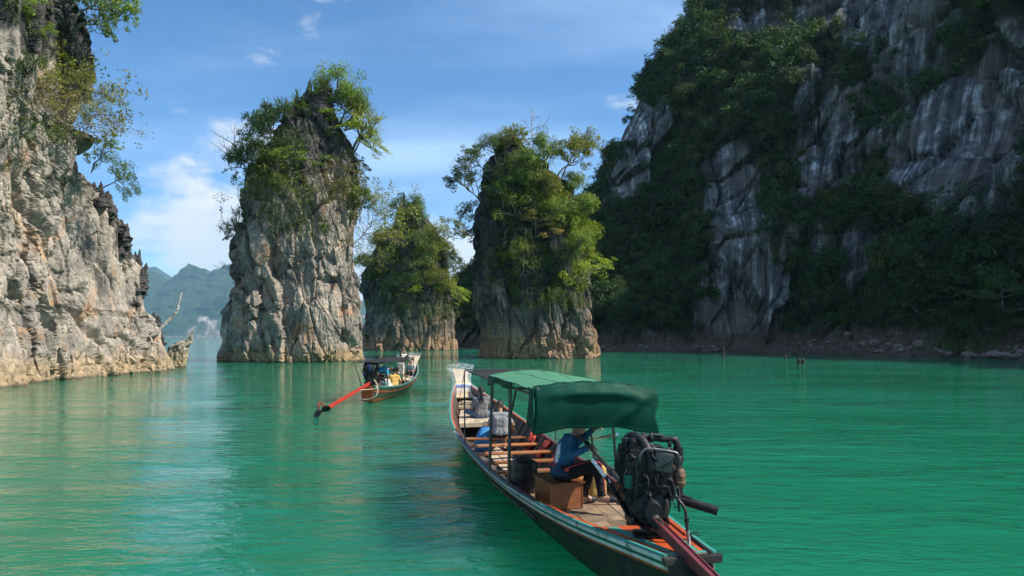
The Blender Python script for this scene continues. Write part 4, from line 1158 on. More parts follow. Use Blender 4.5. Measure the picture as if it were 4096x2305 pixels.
# ------------------------------------------------------------------ woods on the mountain
wood_src = bpy.data.collections.new('wood_source')
for k, (kind, s) in enumerate([('bush', 2.0), ('bush', 2.3), ('round', 2.2), ('round', 1.9), ('layer', 1.9), ('mound', 1.7), ('mound', 1.5)]):
    w, l = grow(5000+k, 1.0, kind, 2.3)
    me = l
    me.materials.append(M_leaf_wood)
    o = bpy.data.objects.new('wood_crown', me)
    wood_src.objects.link(o)
def scatter_wood():
    rng = np.random.default_rng(77)
    tri = np.concatenate([MQ[:, [0, 1, 2]], MQ[:, [0, 2, 3]]])
    a, b, c = MV[tri[:, 0]], MV[tri[:, 1]], MV[tri[:, 2]]
    cr = np.cross(b-a, c-a); ar = np.linalg.norm(cr, axis=1)/2
    cen = (a+b+c)/3
    px = 512+FPX*cen[:, 0]/np.maximum(1, cen[:, 1]); 
    bare_t = MB_[tri].mean(1)
    ok = (cen[:, 1] > 20) & (px > 430) & (px < 1180) & (cen[:, 2] > 3.0)
    wgt = ar*ok*np.clip(1-1.25*bare_t, 0.0, 1)
    n = 6400
    pick = rng.choice(len(tri), n, p=wgt/wgt.sum())
    r1 = np.sqrt(rng.random(n))[:, None]; r2 = rng.random(n)[:, None]
    pts = a[pick]*(1-r1)+b[pick]*(r1*(1-r2))+c[pick]*(r1*r2)
    nn = cr[pick]/np.maximum(1e-6, np.linalg.norm(cr[pick], axis=1))[:, None]
    sc = rng.gamma(6, 0.55, n)
    big = fbm(pts*0.05, 3, 9)
    sc = np.clip(sc*(1+0.5*big), 1.4, 6.5)*np.where(pts[:, 2] < 6, 0.62, 1.0)
    pts = pts-np.array([0, 0, 0.18])*sc[:, None]
    me = bpy.data.meshes.new('mountain_woods')
    me.vertices.add(n); me.vertices.foreach_set('co', pts.astype(np.float32).ravel())
    attr(me, 'sc', sc)
    rot = np.stack([rng.normal(size=n)*0.22, rng.normal(size=n)*0.22, rng.random(n)*6.283], 1)
    at = me.attributes.new('rot', 'FLOAT_VECTOR', 'POINT'); at.data.foreach_set('vector', rot.astype(np.float32).ravel())
    me.update()
    o = link('mountain_woods', me)
    ng = bpy.data.node_groups.new('woods', 'GeometryNodeTree')
    ng.interface.new_socket('Geometry', in_out='INPUT', socket_type='NodeSocketGeometry')
    ng.interface.new_socket('Geometry', in_out='OUTPUT', socket_type='NodeSocketGeometry')
    N = ng.nodes.new; L = ng.links.new
    gi = N('NodeGroupInput'); go = N('NodeGroupOutput')
    ci = N('GeometryNodeCollectionInfo'); ci.inputs['Collection'].default_value = wood_src
    ci.inputs['Separate Children'].default_value = True; ci.inputs['Reset Children'].default_value = True
    ip = N('GeometryNodeInstanceOnPoints'); ip.inputs['Pick Instance'].default_value = True
    na = N('GeometryNodeInputNamedAttribute'); na.data_type = 'FLOAT'; na.inputs['Name'].default_value = 'sc'
    nr = N('GeometryNodeInputNamedAttribute'); nr.data_type = 'FLOAT_VECTOR'; nr.inputs['Name'].default_value = 'rot'
    er = N('FunctionNodeEulerToRotation')
    L(gi.outputs[0], ip.inputs['Points']); L(ci.outputs[0], ip.inputs['Instance'])
    L(na.outputs['Attribute'], ip.inputs['Scale']); L(nr.outputs['Attribute'], er.inputs[0]); L(er.outputs[0], ip.inputs['Rotation'])
    L(ip.outputs[0], go.inputs[0])
    md = o.modifiers.new('woods', 'NODES'); md.node_group = ng
    return tag(o, 'dense dark green jungle covering the shaded mountain', kind='stuff')
scatter_wood()
# ------------------------------------------------------------------ boats
M_white = plain('chalky_white_paint', (0.62, 0.64, 0.56), 0.6, var=0.2, dirt=(0.16, 0.15, 0.11))
M_green = plain('green_paint', (0.012, 0.135, 0.085), 0.45, var=0.3, dirt=(0.02, 0.05, 0.035))
M_orange = plain('orange_paint', (0.44, 0.07, 0.016), 0.4, var=0.25, dirt=(0.20, 0.05, 0.02))
M_turq = plain('turquoise_paint', (0.045, 0.26, 0.22), 0.45, var=0.2, dirt=(0.05, 0.16, 0.13))
M_maroon = plain('maroon_paint', (0.13, 0.025, 0.03), 0.45, var=0.25, scale=14)
M_red = plain('red_paint', (0.42, 0.032, 0.016), 0.45, var=0.3, scale=5, dirt=(0.25, 0.03, 0.02))
M_gunw2 = plain('dull_teal_paint', (0.11, 0.22, 0.19), 0.5, var=0.25, dirt=(0.06, 0.09, 0.075))
M_gunw = plain('worn_teal_gunwale', (0.035, 0.12, 0.11), 0.5, var=0.3, dirt=(0.09, 0.05, 0.045))
M_hull = plain('tarred_hull', (0.020, 0.017, 0.015), 0.5, var=0.4, dirt=(0.045, 0.04, 0.032), scale=4)
M_inner = wood('weathered_inner_planks', (0.045, 0.04, 0.037), (0.13, 0.115, 0.10), 0.8, (5, 40, 40))
M_rib = wood('rib_wood', (0.10, 0.08, 0.06), (0.27, 0.22, 0.16), 0.75, (20, 20, 20))
M_deck = wood('worn_deck_planks', (0.15, 0.095, 0.055), (0.36, 0.255, 0.16), 0.65, (45, 3, 45), worn=(0.13, 0.10, 0.075))
M_pale = wood('pale_raw_planks', (0.34, 0.26, 0.17), (0.60, 0.49, 0.34), 0.75, (45, 3, 45), worn=(0.36, 0.31, 0.25))
M_seat = wood('varnished_seat', (0.26, 0.075, 0.02), (0.55, 0.22, 0.06), 0.35, (3, 50, 50), gloss=0.35, worn=(0.30, 0.17, 0.09))
M_box = wood('varnished_box', (0.13, 0.04, 0.014), (0.33, 0.125, 0.038), 0.35, (4, 4, 40), gloss=0.3)
M_steel = plain('grey_steel_post', (0.075, 0.075, 0.072), 0.45, 0.6, scale=12)
M_chrome = plain('bright_steel', (0.55, 0.55, 0.54), 0.25, 1.0, var=0.15, scale=16)
M_dullsteel = plain('dull_steel', (0.20, 0.20, 0.195), 0.4, 0.9, var=0.4, scale=16, dirt=(0.05, 0.045, 0.04))
M_iron = plain('oily_black_iron', (0.011, 0.011, 0.012), 0.5, 0.1, spec=0.3, var=0.5, scale=18, dirt=(0.07, 0.05, 0.035))
M_iron2 = plain('grey_cast_iron', (0.020, 0.020, 0.022), 0.55, 0.1, spec=0.3, var=0.4, scale=16, dirt=(0.02, 0.018, 0.016))
M_alu = plain('dull_aluminium', (0.13, 0.125, 0.12), 0.5, 0.5, var=0.3, scale=18, dirt=(0.06, 0.05, 0.045))
M_rubber = plain('black_rubber', (0.010, 0.010, 0.011), 0.6, spec=0.25, var=0.3, scale=20)
M_rust = plain('burnt_exhaust', (0.16, 0.10, 0.065), 0.6, 0.4, var=0.4, scale=14, dirt=(0.05, 0.03, 0.02))
M_blueeng = plain('blue_engine_paint', (0.02, 0.07, 0.32), 0.4, 0.2, scale=14)
M_rope = plain('pale_rope', (0.42, 0.35, 0.25), 0.9, scale=60)
M_redrope = plain('red_cord', (0.55, 0.03, 0.03), 0.8, scale=60)

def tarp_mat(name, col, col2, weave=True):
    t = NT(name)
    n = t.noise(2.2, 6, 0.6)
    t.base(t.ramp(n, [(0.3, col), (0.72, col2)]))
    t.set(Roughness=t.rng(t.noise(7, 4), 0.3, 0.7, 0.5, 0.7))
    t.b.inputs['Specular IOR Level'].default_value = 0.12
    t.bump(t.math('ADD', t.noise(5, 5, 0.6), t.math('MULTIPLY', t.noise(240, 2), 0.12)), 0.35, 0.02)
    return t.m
M_tarp_top = tarp_mat('faded_sunlit_green_tarpaulin', (0.06, 0.195, 0.105), (0.085, 0.235, 0.14))  # faded roof of the sheet, its green also lightened for the sun on it
M_tarp = tarp_mat('shaded_green_tarpaulin', (0.002, 0.046, 0.028), (0.003, 0.060, 0.037))  # hanging parts of the same sheet, shade put into the colour by darkening
M_net = plain('black_shade_net', (0.008, 0.008, 0.009), 0.9, scale=40, bump=0.6, bdist=0.01)
def wrap_mat():
    t = NT('clear_plastic_wrap')
    t.base((0.85, 0.88, 0.92)); t.set(Roughness=0.22)
    tr = t.n('BsdfTransparent'); ms = t.n('MixShader')
    t.l(t.rng(t.noise(9, 5, 0.6), 0.35, 0.65, 0.04, 0.22), ms.inputs[0]); t.l(tr.outputs[0], ms.inputs[1]); t.l(t.b.outputs[0], ms.inputs[2]); t.l(ms.outputs[0], t.out.inputs['Surface'])
    t.bump(t.noise(22, 5), 0.6, 0.01)
    return t.m
M_wrap = wrap_mat()
M_yellow = plain('yellow_cloth', (0.75, 0.48, 0.05), 0.8, scale=30)
M_bluecl = plain('blue_cloth', (0.03, 0.16, 0.62), 0.8, scale=30)
M_whitecl = plain('white_cloth', (0.75, 0.74, 0.70), 0.85, var=0.12, scale=30)

class Shape:
    """lines of a longtail hull: stations measured forward from the stern"""
    def __init__(s, tab, draft=0.2, bow_rise=0.75, stern_rise=0.28, yb=0.70, ys=0.12):
        s.T = np.array(tab); s.L = s.T[-1, 0]; s.draft = draft; s.br = bow_rise; s.sr = stern_rise; s.yb = yb; s.ys = ys
    def w(s, y): return float(np.interp(y, s.T[:, 0], s.T[:, 1]))
    def g(s, y): return float(np.interp(y, s.T[:, 0], s.T[:, 2]))
    def k(s, y):
        t = y/s.L; a = max(0, (t-s.yb)/(1-s.yb)); b = max(0, (s.ys-t)/s.ys)
        return -s.draft+(s.draft+s.br)*a**1.9+(s.draft+s.sr)*b**1.5
    def half(s, y, z):
        k, g = s.k(y), s.g(y)
        q = max(0.0, min(1.0, (z-k)/(g-k)))**(1/1.25)
        return s.w(y)*q**0.6
    def section(s, y, m=9, off=0.0):
        k, g, w = s.k(y), s.g(y), s.w(y); out = []
        for j in range(-m, m+1):
            q = abs(j)/m
            x = max(0.0, w-off)*q**0.6; z = k+off+(g-k-off)*q**1.25
            if off: z = max(z, 0.035)
            out.append((math.copysign(x, j) if j else 0.0, y, z))
        return out

TAB = [(0, .25, .74), (.35, .305, .715), (.7, .37, .69), (1.15, .47, .66), (1.6, .55, .63), (2.6, .70, .58), (4, .84, .54), (5.5, .92, .52), (7.5, .95, .53), (9.3, .94, .60), (10.8, .87, .72), (12, .74, .86), (13.2, .57, 1.0), (14.2, .40, 1.13), (15.2, .21, 1.30)]
# fair the lines
def fair(tab, n=60):
    T = np.array(tab); y = np.linspace(0, T[-1, 0], n); ext = []
    for c in (1, 2):
        v = np.interp(y, T[:, 0], T[:, c]); v2 = v.copy()
        for _ in range(3): v2[1:-1] = (v2[:-2]+2*v2[1:-1]+v2[2:])/4
        ext.append(v2)
    return list(zip(y, ext[0], ext[1]))

def longtail(name, label, sh, loc, heading, hull_mat, stripes, cap_mats, opts):
    """parts common to both boats; +y is the bow"""
    b = empty(name, (loc[0], loc[1], 0), heading)
    tag(b, label, 'boat', 'longtail boats on the lake')
    L = sh.L; st = [L*i/64 for i in range(65)]
    m = MB()
    out = [sh.section(y) for y in st]; inn = [sh.section(y, off=0.035) for y in st]
    m.cur = 0; m.grid(out)
    nloc = len(out[0])
    m.add([p for p in out[0]], [tuple(range(nloc-1, -1, -1))]); m.add([p for p in out[-1]], [tuple(range(nloc))])
    m.cur = 1; m.grid([list(reversed(r)) for r in inn])
    for side in (0, -1):
        rows = [[o[side], i[side]] for o, i in zip(out, inn)]
        if side == 0: rows = [r[::-1] for r in rows]
        m.grid(rows)
    m.build('hull', [hull_mat, M_inner], b, True)
    # painted strakes under the gunwale
    for side in (-1, 1):
        for a, c, mat, nm in stripes:
            rows = []
            for y in st[0:64]:
                g = sh.g(y)
                x0 = sh.half(y, g-a)+0.004; x1 = sh.half(y, g-c)+0.004
                e = 0.014
                r = [(side*(x0+e), y, g-a), (side*(x1+e), y, g-c), (side*(x1-e), y, g-c), (side*(x0-e), y, g-a)]
                rows.append(r if side < 0 else r[::-1])
            mm = MB(); mm.grid(rows, close=True); mm.add(rows[0], [(0, 1, 2, 3)]); mm.add(rows[-1], [(3, 2, 1, 0)]); mm.build(nm, mat, b)
        # gunwale boards
        for (a, c, mat, nm, y0, y1) in cap_mats:
            rows = []
            for y in [q for q in st if y0*L <= q <= y1*L]:
                g = sh.g(y)+0.002; w = sh.w(y)
                r = [(side*(w-a), y, g), (side*(w-a), y, g+0.022), (side*(w-c), y, g+0.022), (side*(w-c), y, g)]
                rows.append(r if side > 0 else r[::-1])
            mm = MB(); mm.grid(rows, close=True); mm.add(rows[0], [(3, 2, 1, 0)]); mm.add(rows[-1], [(0, 1, 2, 3)]); mm.build(nm, mat, b)
    # ribs
    y = opts['rib0']
    while y < opts['rib1']:
        mm = MB(); rows = []
        sec = sh.section(y, 9, 0.036)
        for i, p in enumerate(sec):
            nx = -p[0]; ln = math.hypot(nx, 0.25); 
            q = (p[0]+nx/ln*0.05*(abs(nx) > 0.02), p[2]+0.045*(0.25/ln if abs(nx) > 0.02 else 1))
            rows.append([(p[0], y-0.022, p[2]), (p[0], y+0.022, p[2]), (q[0], y+0.022, q[1]), (q[0], y-0.022, q[1])])
        mm.grid(rows, close=True); mm.build('rib', M_rib, b); y += opts['rib_step']
    return b

def boards(b, sh, name, mat, y0, y1, z, ny, across, inset=0.04, gap=0.008, th=0.025, jitter=0.004, zslope=0.0, seed=1):
    """deck of separate boards, each its own part, trimmed to the hull"""
    r = random.Random(seed)
    for i in range(ny):
        ya = y0+(y1-y0)*i/ny+gap/2; yb = y0+(y1-y0)*(i+1)/ny-gap/2
        zz = z+zslope*((ya+yb)/2-y0)
        ha, hb = sh.half(ya, zz)-inset, sh.half(yb, zz)-inset
        k = across if isinstance(across, int) else across[i]
        for j in range(k):
            u0, u1 = j/k*2-1, (j+1)/k*2-1
            dz = r.uniform(-jitter, jitter)
            g = gap/2
            top = zz+dz
            P = [(ha*u0+g, ya), (ha*u1-g, ya), (hb*u1-g, yb), (hb*u0+g, yb)]
            mm = MB()
            za, zb = zz+dz-zslope*(yb-ya)/2, zz+dz+zslope*(yb-ya)/2
            Z = [za, za, zb, zb]
            mm.add([(p[0], p[1], q-th) for p, q in zip(P, Z)]+[(p[0], p[1], q) for p, q in zip(P, Z)], [(3, 2, 1, 0), (4, 5, 6, 7), (0, 1, 5, 4), (1, 2, 6, 5), (2, 3, 7, 6), (3, 0, 4, 7)])
            mm.build(name, mat, b)

S1 = Shape(fair(TAB))
B_LOC = (1.60, 6.12); B_HEAD = R(12.0)
boat = longtail('longtail_boat', 'long wooden longtail boat under a green canopy, nearest the camera', S1, B_LOC, B_HEAD, M_hull,
    [(0.002, 0.042, M_white, 'white_strake'), (0.044, 0.076, M_green, 'green_strake'), (0.078, 0.114, M_white, 'white_strake'), (0.116, 0.140, M_orange, 'orange_strake')],
    [(-0.006, 0.030, M_turq, 'gunwale_board', 0.0, 0.20), (-0.006, 0.030, M_gunw, 'gunwale_board', 0.2001, 0.62), (-0.006, 0.030, M_turq, 'gunwale_board', 0.6201, 1.0), (0.031, 0.075, M_orange, 'gunwale_edge', 0.04, 0.20), (0.031, 0.075, M_maroon, 'gunwale_edge', 0.2001, 0.62), (0.031, 0.075, M_orange, 'gunwale_edge', 0.6201, 1.0)],
    dict(rib0=1.9, rib1=14.0, rib_step=0.44))
BMAT = Matrix.Translation((B_LOC[0], B_LOC[1], 0)) @ Matrix.Rotation(B_HEAD, 4, 'Z')
def BW(t, s, z): return BMAT @ Vector((t, s, z))
# lower rubbing strake
for side in (-1, 1):
    rows = []
    for y in np.linspace(3.2, 14.6, 50):
        z = S1.g(y)-0.30-0.02*math.sin(y); x = S1.half(y, z)
        r = [(side*(x-0.01), y, z+0.02), (side*(x+0.03), y, z+0.018), (side*(x+0.03), y, z-0.018), (side*(x-0.01), y, z-0.02)]
        rows.append(r if side > 0 else r[::-1])
    mm = MB(); mm.grid(rows, close=True); mm.add(rows[0], [(0, 1, 2, 3)]); mm.add(rows[-1], [(3, 2, 1, 0)]); mm.build('rubbing_strake', M_hull, boat)

# aft floor, foredeck, bilge boards
boards(boat, S1, 'deck_plank', M_deck, 1.42, 4.55, 0.40, 3, [5, 6, 6], inset=0.06, seed=3)
boards(boat, S1, 'foredeck_plank', M_pale, 11.35, 13.55, 0.52, 5, [4, 5, 4, 4, 3], inset=0.12, zslope=0.05, seed=4)
mm = MB(); mm.box((0, 11.32, 0.49), (2*S1.half(11.3, 0.5)-0.24, 0.05, 0.11), bev=0.008); mm.build('foredeck_beam', M_pale, boat)
mm = MB(); mm.box((0, 13.62, 0.69), (2*S1.half(13.6, 0.7)-0.16, 0.07, 0.10), bev=0.02); mm.build('bow_beam', M_pale, boat)
boards(boat, S1, 'bow_plank', M_pale, 13.68, 14.6, 0.70, 2, [3, 2], inset=0.08, zslope=0.12, seed=6)
for j, x in enumerate((-0.12, 0.09)):
    mm = MB(); mm.box((x, 7.9, 0.085+0.01*j), (0.19, 6.6, 0.022)); mm.build('bilge_board', M_pale, boat)
# thwarts
for i, y in enumerate((9.62, 8.6, 7.6, 6.65, 5.75, 4.95)):
    z = 0.40; h = S1.half(y, z)-0.05
    mm = MB(); mm.box((0, y, z), (2*h, 0.19, 0.04), bev=0.008); mm.build('thwart', M_seat, boat)
for side in (-1, 1):
    mm = MB(); mm.tube([(side*(S1.half(y, 0.37)-0.075), y, 0.365) for y in np.linspace(4.8, 9.9, 14)], 0.022, 6); mm.build('seat_stringer', M_maroon, boat, True)
# maroon lining boards below the gunwale at the seats
for y in (9.1, 8.1, 7.1, 6.2, 5.35):
    x = S1.half(y, 0.44)-0.055
    mm = MB(); mm.box((-x, y, 0.41), (0.03, 0.34, 0.13), rot=(0, R(-16), 0), bev=0.006); mm.build('lining_board', M_maroon, boat)
# prow board and its offerings
prow = MB()
rows = []
for t in np.linspace(0, 1, 12):
    y = 14.35+1.12*t; z = 0.92+0.78*t**1.15; w = 0.27-0.10*math.sin(t*2.2)+0.05*t*t
    n = Vector((0, -0.58, 0.82))
    a = Vector((0, y, z))
    rows.append([a+Vector((-w, 0, 0)), a+Vector((w, 0, 0)), a+Vector((w, 0, 0))-n*0.05, a+Vector((-w, 0, 0))-n*0.05])
prow.grid(rows, close=True); prow.add(rows[0], [(3, 2, 1, 0)]); prow.add(rows[-1], [(0, 1, 2, 3)])
prow_o = prow.build('prow_board', M_pale, boat)
def ring_round_prow(t, mat, nm, r=0.025):
    y = 14.35+1.12*t; z = 0.92+0.78*t**1.15; w = 0.27-0.10*math.sin(t*2.2)+0.05*t*t+0.03
    n = Vector((0, -0.58, 0.82)); a = Vector((0, y, z))
    pts = [a+Vector((-w, 0, 0))+n*0.03, a+Vector((0, 0, 0))+n*0.05, a+Vector((w, 0, 0))+n*0.03, a+Vector((w, 0, 0))-n*0.08, a-n*0.1, a+Vector((-w, 0, 0))-n*0.08, a+Vector((-w, 0, 0))+n*0.03]
    mm = MB(); mm.tube(pts, r, 6); return mm.build(nm, mat, prow_o, True)
ring_round_prow(0.50, M_yellow, 'ribbon'); ring_round_prow(0.46, M_whitecl, 'ribbon', 0.03); ring_round_prow(0.40, M_bluecl, 'ribbon', 0.03)
wr = MB(); rows = []
for t in np.linspace(0.12, 1.1, 14):
    y = 14.35+1.12*t; z = 0.92+0.78*t**1.15; w = 0.36-0.14*math.sin(t*2.2)+0.16*t*t
    n = Vector((0, -0.58, 0.82)); a = Vector((0, y, z))
    rows.append([a+Vector((w*math.cos(q), 0, 0))+n*(0.11*math.sin(q)+0.012*math.sin(7*q+9*t)) for q in np.linspace(0, 2*math.pi, 20, endpoint=False)])
wr.grid(rows, close=True); wr.build('plastic_wrap', M_wrap, prow_o, True)
for side in (-1, 1):
    wr = MB(); rows = []
    for y in np.linspace(13.7, 15.1, 10):
        g = S1.g(y)+0.028; w = S1.w(y)
        rows.append([Vector((side*(w+0.035), y, g-0.09)), Vector((side*(w+0.03), y, g)), Vector((side*(w-0.09), y, g+0.008)), Vector((side*(w-0.10), y, g-0.09))])
    wr.grid(rows); wr.build('plastic_cover', M_wrap, boat, True)
# painted stern deck
def stern_piece(nm, mat, u0, u1, y0, y1, dz):
    rows = []
    for y in np.linspace(y0, y1, 8):
        g = S1.g(y)+0.004+dz; w = S1.w(y)-0.076
        rows.append([(w*u0, y, g-0.02), (w*u1, y, g-0.02), (w*u1, y, g), (w*u0, y, g)])
    mm = MB(); mm.grid(rows, close=True); mm.add(rows[0], [(3, 2, 1, 0)]); mm.add(rows[-1], [(0, 1, 2, 3)]); return mm.build(nm, mat, boat)
stern_piece('stern_deck', M_orange, -1, 1, 0.02, 1.34, 0)
stern_piece('stern_stripe', M_turq, -0.78, -0.50, 0.16, 1.30, 0.005)
stern_piece('stern_stripe', M_turq, 0.50, 0.78, 0.16, 1.30, 0.005)
stern_piece('stern_stripe', M_turq, -1.0, 1.0, 0.03, 0.10, 0.009)
mm = MB(); mm.box((0, 1.40, 0.52), (2*S1.half(1.4, 0.55)-0.1, 0.04, 0.22)); mm.build('stern_bulkhead', M_orange, boat)
mm = MB(); mm.box((0, -0.035, 0.715), (0.56, 0.07, 0.07), bev=0.008); mm.build('transom_rail', M_hull, boat)
mm = MB(); mm.box((0.06, -0.12, 0.42), (0.5, 0.05, 0.05)); mm.box((0.05, -0.06, 0.52), (0.05, 0.06, 0.32)); mm.build('transom_step', M_iron, boat)

# canopy posts and frame
def post(a, c, r=0.018, nm='canopy_post', mat=M_steel):
    a, c = Vector(a), Vector(c); mm = MB()
    mm.box((0, 0, (c-a).length/2), (r*2, r*2, (c-a).length), M=axis_m(a, c), bev=0.003); return mm.build(nm, mat, boat)
PZ = 1.98
post((-0.83, 4.02, 0.55), (-0.80, 4.05, 1.96)); post((-0.89, 5.25, 0.54), (-0.84, 5.3, 1.98))
post((0.83, 4.02, 0.55), (0.73, 4.05, 1.92)); post((0.90, 5.25, 0.54), (0.75, 5.3, 1.94)); post((0.76, 3.1, 0.58), (0.72, 3.1, 1.92)); 
post((-0.80, 4.05, 1.55), (-0.80, 3.65, 1.97), 0.013, 'canopy_brace'); post((0.75, 4.05, 1.55), (0.74, 3.65, 1.94), 0.013, 'canopy_brace')
post((-0.82, 2.5, 1.985), (-0.85, 5.45, 1.985), 0.015, 'canopy_rail'); post((0.73, 2.5, 1.91), (0.75, 5.45, 1.93), 0.015, 'canopy_rail')
for y in (2.5, 4.05, 5.4): post((-0.83, y, 1.96), (0.74, y, 1.90), 0.014, 'canopy_crossbar')
def roof_z(t, s):
    u = (t+0.02)/0.84
    return 2.015-0.055*u+0.115*(1-u*u)+0.012*math.sin(s*5+t*3)*(1-abs(u)*0.6)-0.03*math.sin(math.pi*(s-2.45)/1.5)**2*(1-abs(u))
top = MB(); ra = []; 
ss = np.linspace(2.45, 5.45, 22); ts = np.linspace(-0.87, 0.76, 18)
up = [[Vector((t*(1+0.012*math.sin(s*7)), s, roof_z(t, s))) for t in ts] for s in ss]
lo = [[p-Vector((0, 0, 0.012)) for p in r] for r in up]
top.grid(up); top.grid([r[::-1] for r in lo])
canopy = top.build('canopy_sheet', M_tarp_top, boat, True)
# valances at the sides and front
def valance(pts, drop, nm, mat, sag=0.0, seed=0):
    r = random.Random(seed); mm = MB(); rows = []
    for k in range(6):
        q = k/5
        rows.append([Vector(p)+Vector((0.02*math.sin(i*1.1+seed)*q, 0.02*math.cos(i*0.9+seed)*q, -drop*q*(1+0.12*math.sin(i*0.8+seed)))) for i, p in enumerate(pts)])
    mm.grid(rows); o = mm.build(nm, mat, canopy, True)
    so = o.modifiers.new('thick', 'SOLIDIFY'); so.thickness = 0.006
    return o
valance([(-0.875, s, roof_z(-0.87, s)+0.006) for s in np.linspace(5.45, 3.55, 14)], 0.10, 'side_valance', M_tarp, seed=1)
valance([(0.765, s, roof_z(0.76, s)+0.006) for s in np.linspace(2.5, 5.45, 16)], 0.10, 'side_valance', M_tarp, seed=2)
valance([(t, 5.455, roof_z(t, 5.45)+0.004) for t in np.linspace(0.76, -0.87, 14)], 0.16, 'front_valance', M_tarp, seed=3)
# hanging rear flap with folds
fl = MB(); rows = []
nt, nk = 44, 26
for k in range(nk):
    q = k/(nk-1); r = []
    for i in range(nt):
        u = i/(nt-1); t = -0.86+1.62*u
        top_z = roof_z(min(0.76, t), 2.45)+0.012
        # pulled up at fastenings, slack between; one long crease from the right corner to the foot
        sag = 0.05*math.sin(math.pi*u)*math.exp(-((q-0.22)/0.12)**2)
        bow = 0.05*math.sin(math.pi*min(1, q*1.05))*(0.6+0.4*math.sin(math.pi*u))
        cre = 0.05*math.exp(-(((u-0.98)+0.36*q)/0.05)**2)-0.03*math.exp(-(((u-0.98)+0.27*q)/0.06)**2)
        rip = 0.006*math.sin(u*19+q*2.2)*(0.25+q)+0.003*math.sin(u*37-q*5)*(1-q)
        y = 2.43-bow-sag*1.2-cre*0.9+rip-0.02
        z = top_z-(0.545+0.03*(1-u)+0.010*math.sin(u*17))*q
        r.append(Vector((t+0.015*math.sin(q*4+u*3)+(0.02 if u > 0.97 else 0)*math.sin(q*9), y, z)))
    rows.append(r)
fl.grid([r[::-1] for r in rows])
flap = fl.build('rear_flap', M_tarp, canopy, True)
so = flap.modifiers.new('thick', 'SOLIDIFY'); so.thickness = 0.006
# flap returns round the left corner
fl = MB(); rows = []
for k in range(14):
    q = k/13
    rows.append([Vector((-0.86-0.015*math.sin(j*0.9+q*4)-0.01*q, 2.40+0.075*j-0.02*q-0.10*math.sin(math.pi*min(1, q*1.05))*0.6*(1-j/4), roof_z(-0.87, 2.45)+0.008-(0.575-0.03*j+0.02*math.sin(j*2))*q)) for j in range(5)])
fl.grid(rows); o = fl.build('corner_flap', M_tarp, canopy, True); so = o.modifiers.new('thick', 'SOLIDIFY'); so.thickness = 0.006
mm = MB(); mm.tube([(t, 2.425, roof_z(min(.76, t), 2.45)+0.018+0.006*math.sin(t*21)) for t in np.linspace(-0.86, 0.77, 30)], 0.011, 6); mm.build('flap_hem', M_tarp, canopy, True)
for k in range(10):
    t = -0.80+0.168*k
    mm = MB(); mm.lathe([(0.010, -0.004), (0.018, -0.004), (0.018, 0.004), (0.010, 0.004)], 10, M=Matrix.Translation((t, 2.405, roof_z(min(.76, t), 2.45)-0.012)) @ Matrix.Rotation(R(90), 4, 'X')); mm.build('eyelet', M_dullsteel, canopy, True)
for t in (-0.45, -0.02, 0.40):
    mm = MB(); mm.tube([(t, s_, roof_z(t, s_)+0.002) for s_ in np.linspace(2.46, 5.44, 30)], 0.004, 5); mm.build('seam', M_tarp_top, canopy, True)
for x, y, z in ((-0.82, 4.05, 1.9), (-0.86, 5.3, 1.93), (0.74, 4.05, 1.86), (0.76, 5.3, 1.88)):
    mm = MB(); mm.tube(smooth_path([(x+0.035*math.cos(a), y+0.035*math.sin(a), z+0.006*a) for a in np.linspace(0, 18, 20)], 2), 0.006, 5); mm.build('lashing', M_rope, canopy, True)
# shade net ahead of the canopy and its bent pole
net = MB(); rows = []
for s in np.linspace(5.42, 8.35, 16):
    u = (s-5.42)/2.93
    rows.append([Vector((t*(1-0.02*math.sin(math.pi*u)), s, 1.97+0.03*u-0.06*math.sin(math.pi*u)*(1-(t/0.85)**2)+0.01*math.sin(t*9+s*5))) for t in np.linspace(-0.84, 0.80, 12)])
net.grid(rows); o = net.build('shade_net', M_net, boat, True); so = o.modifiers.new('thick', 'SOLIDIFY'); so.thickness = 0.008
mm = MB(); mm.tube(smooth_path([(-0.93, 7.75, 0.40), (-0.93, 7.85, 0.9), (-0.90, 8.1, 1.5), (-0.88, 8.25, 1.93), (-0.84, 8.33, 2.01), (-0.70, 8.35, 2.02), (0.7, 8.35, 2.0), (0.86, 8.3, 1.93), (0.90, 8.15, 1.5), (0.93, 7.85, 0.9), (0.93, 7.75, 0.40)], 5), 0.015, 7); mm.build('net_hoop', M_steel, boat, True)
mm = MB(); mm.tube([(-0.88, 8.3, 1.95), (-0.93, 9.0, 1.1), (-0.87, 9.6, 0.55)], 0.006, 5); mm.build('net_cord', M_redrope, boat)
mm = MB(); mm.tube([(0.80, 5.3, 1.70), (0.86, 6.2, 1.0), (0.88, 6.6, 0.6)], 0.006, 5); mm.build('net_cord', M_redrope, boat)

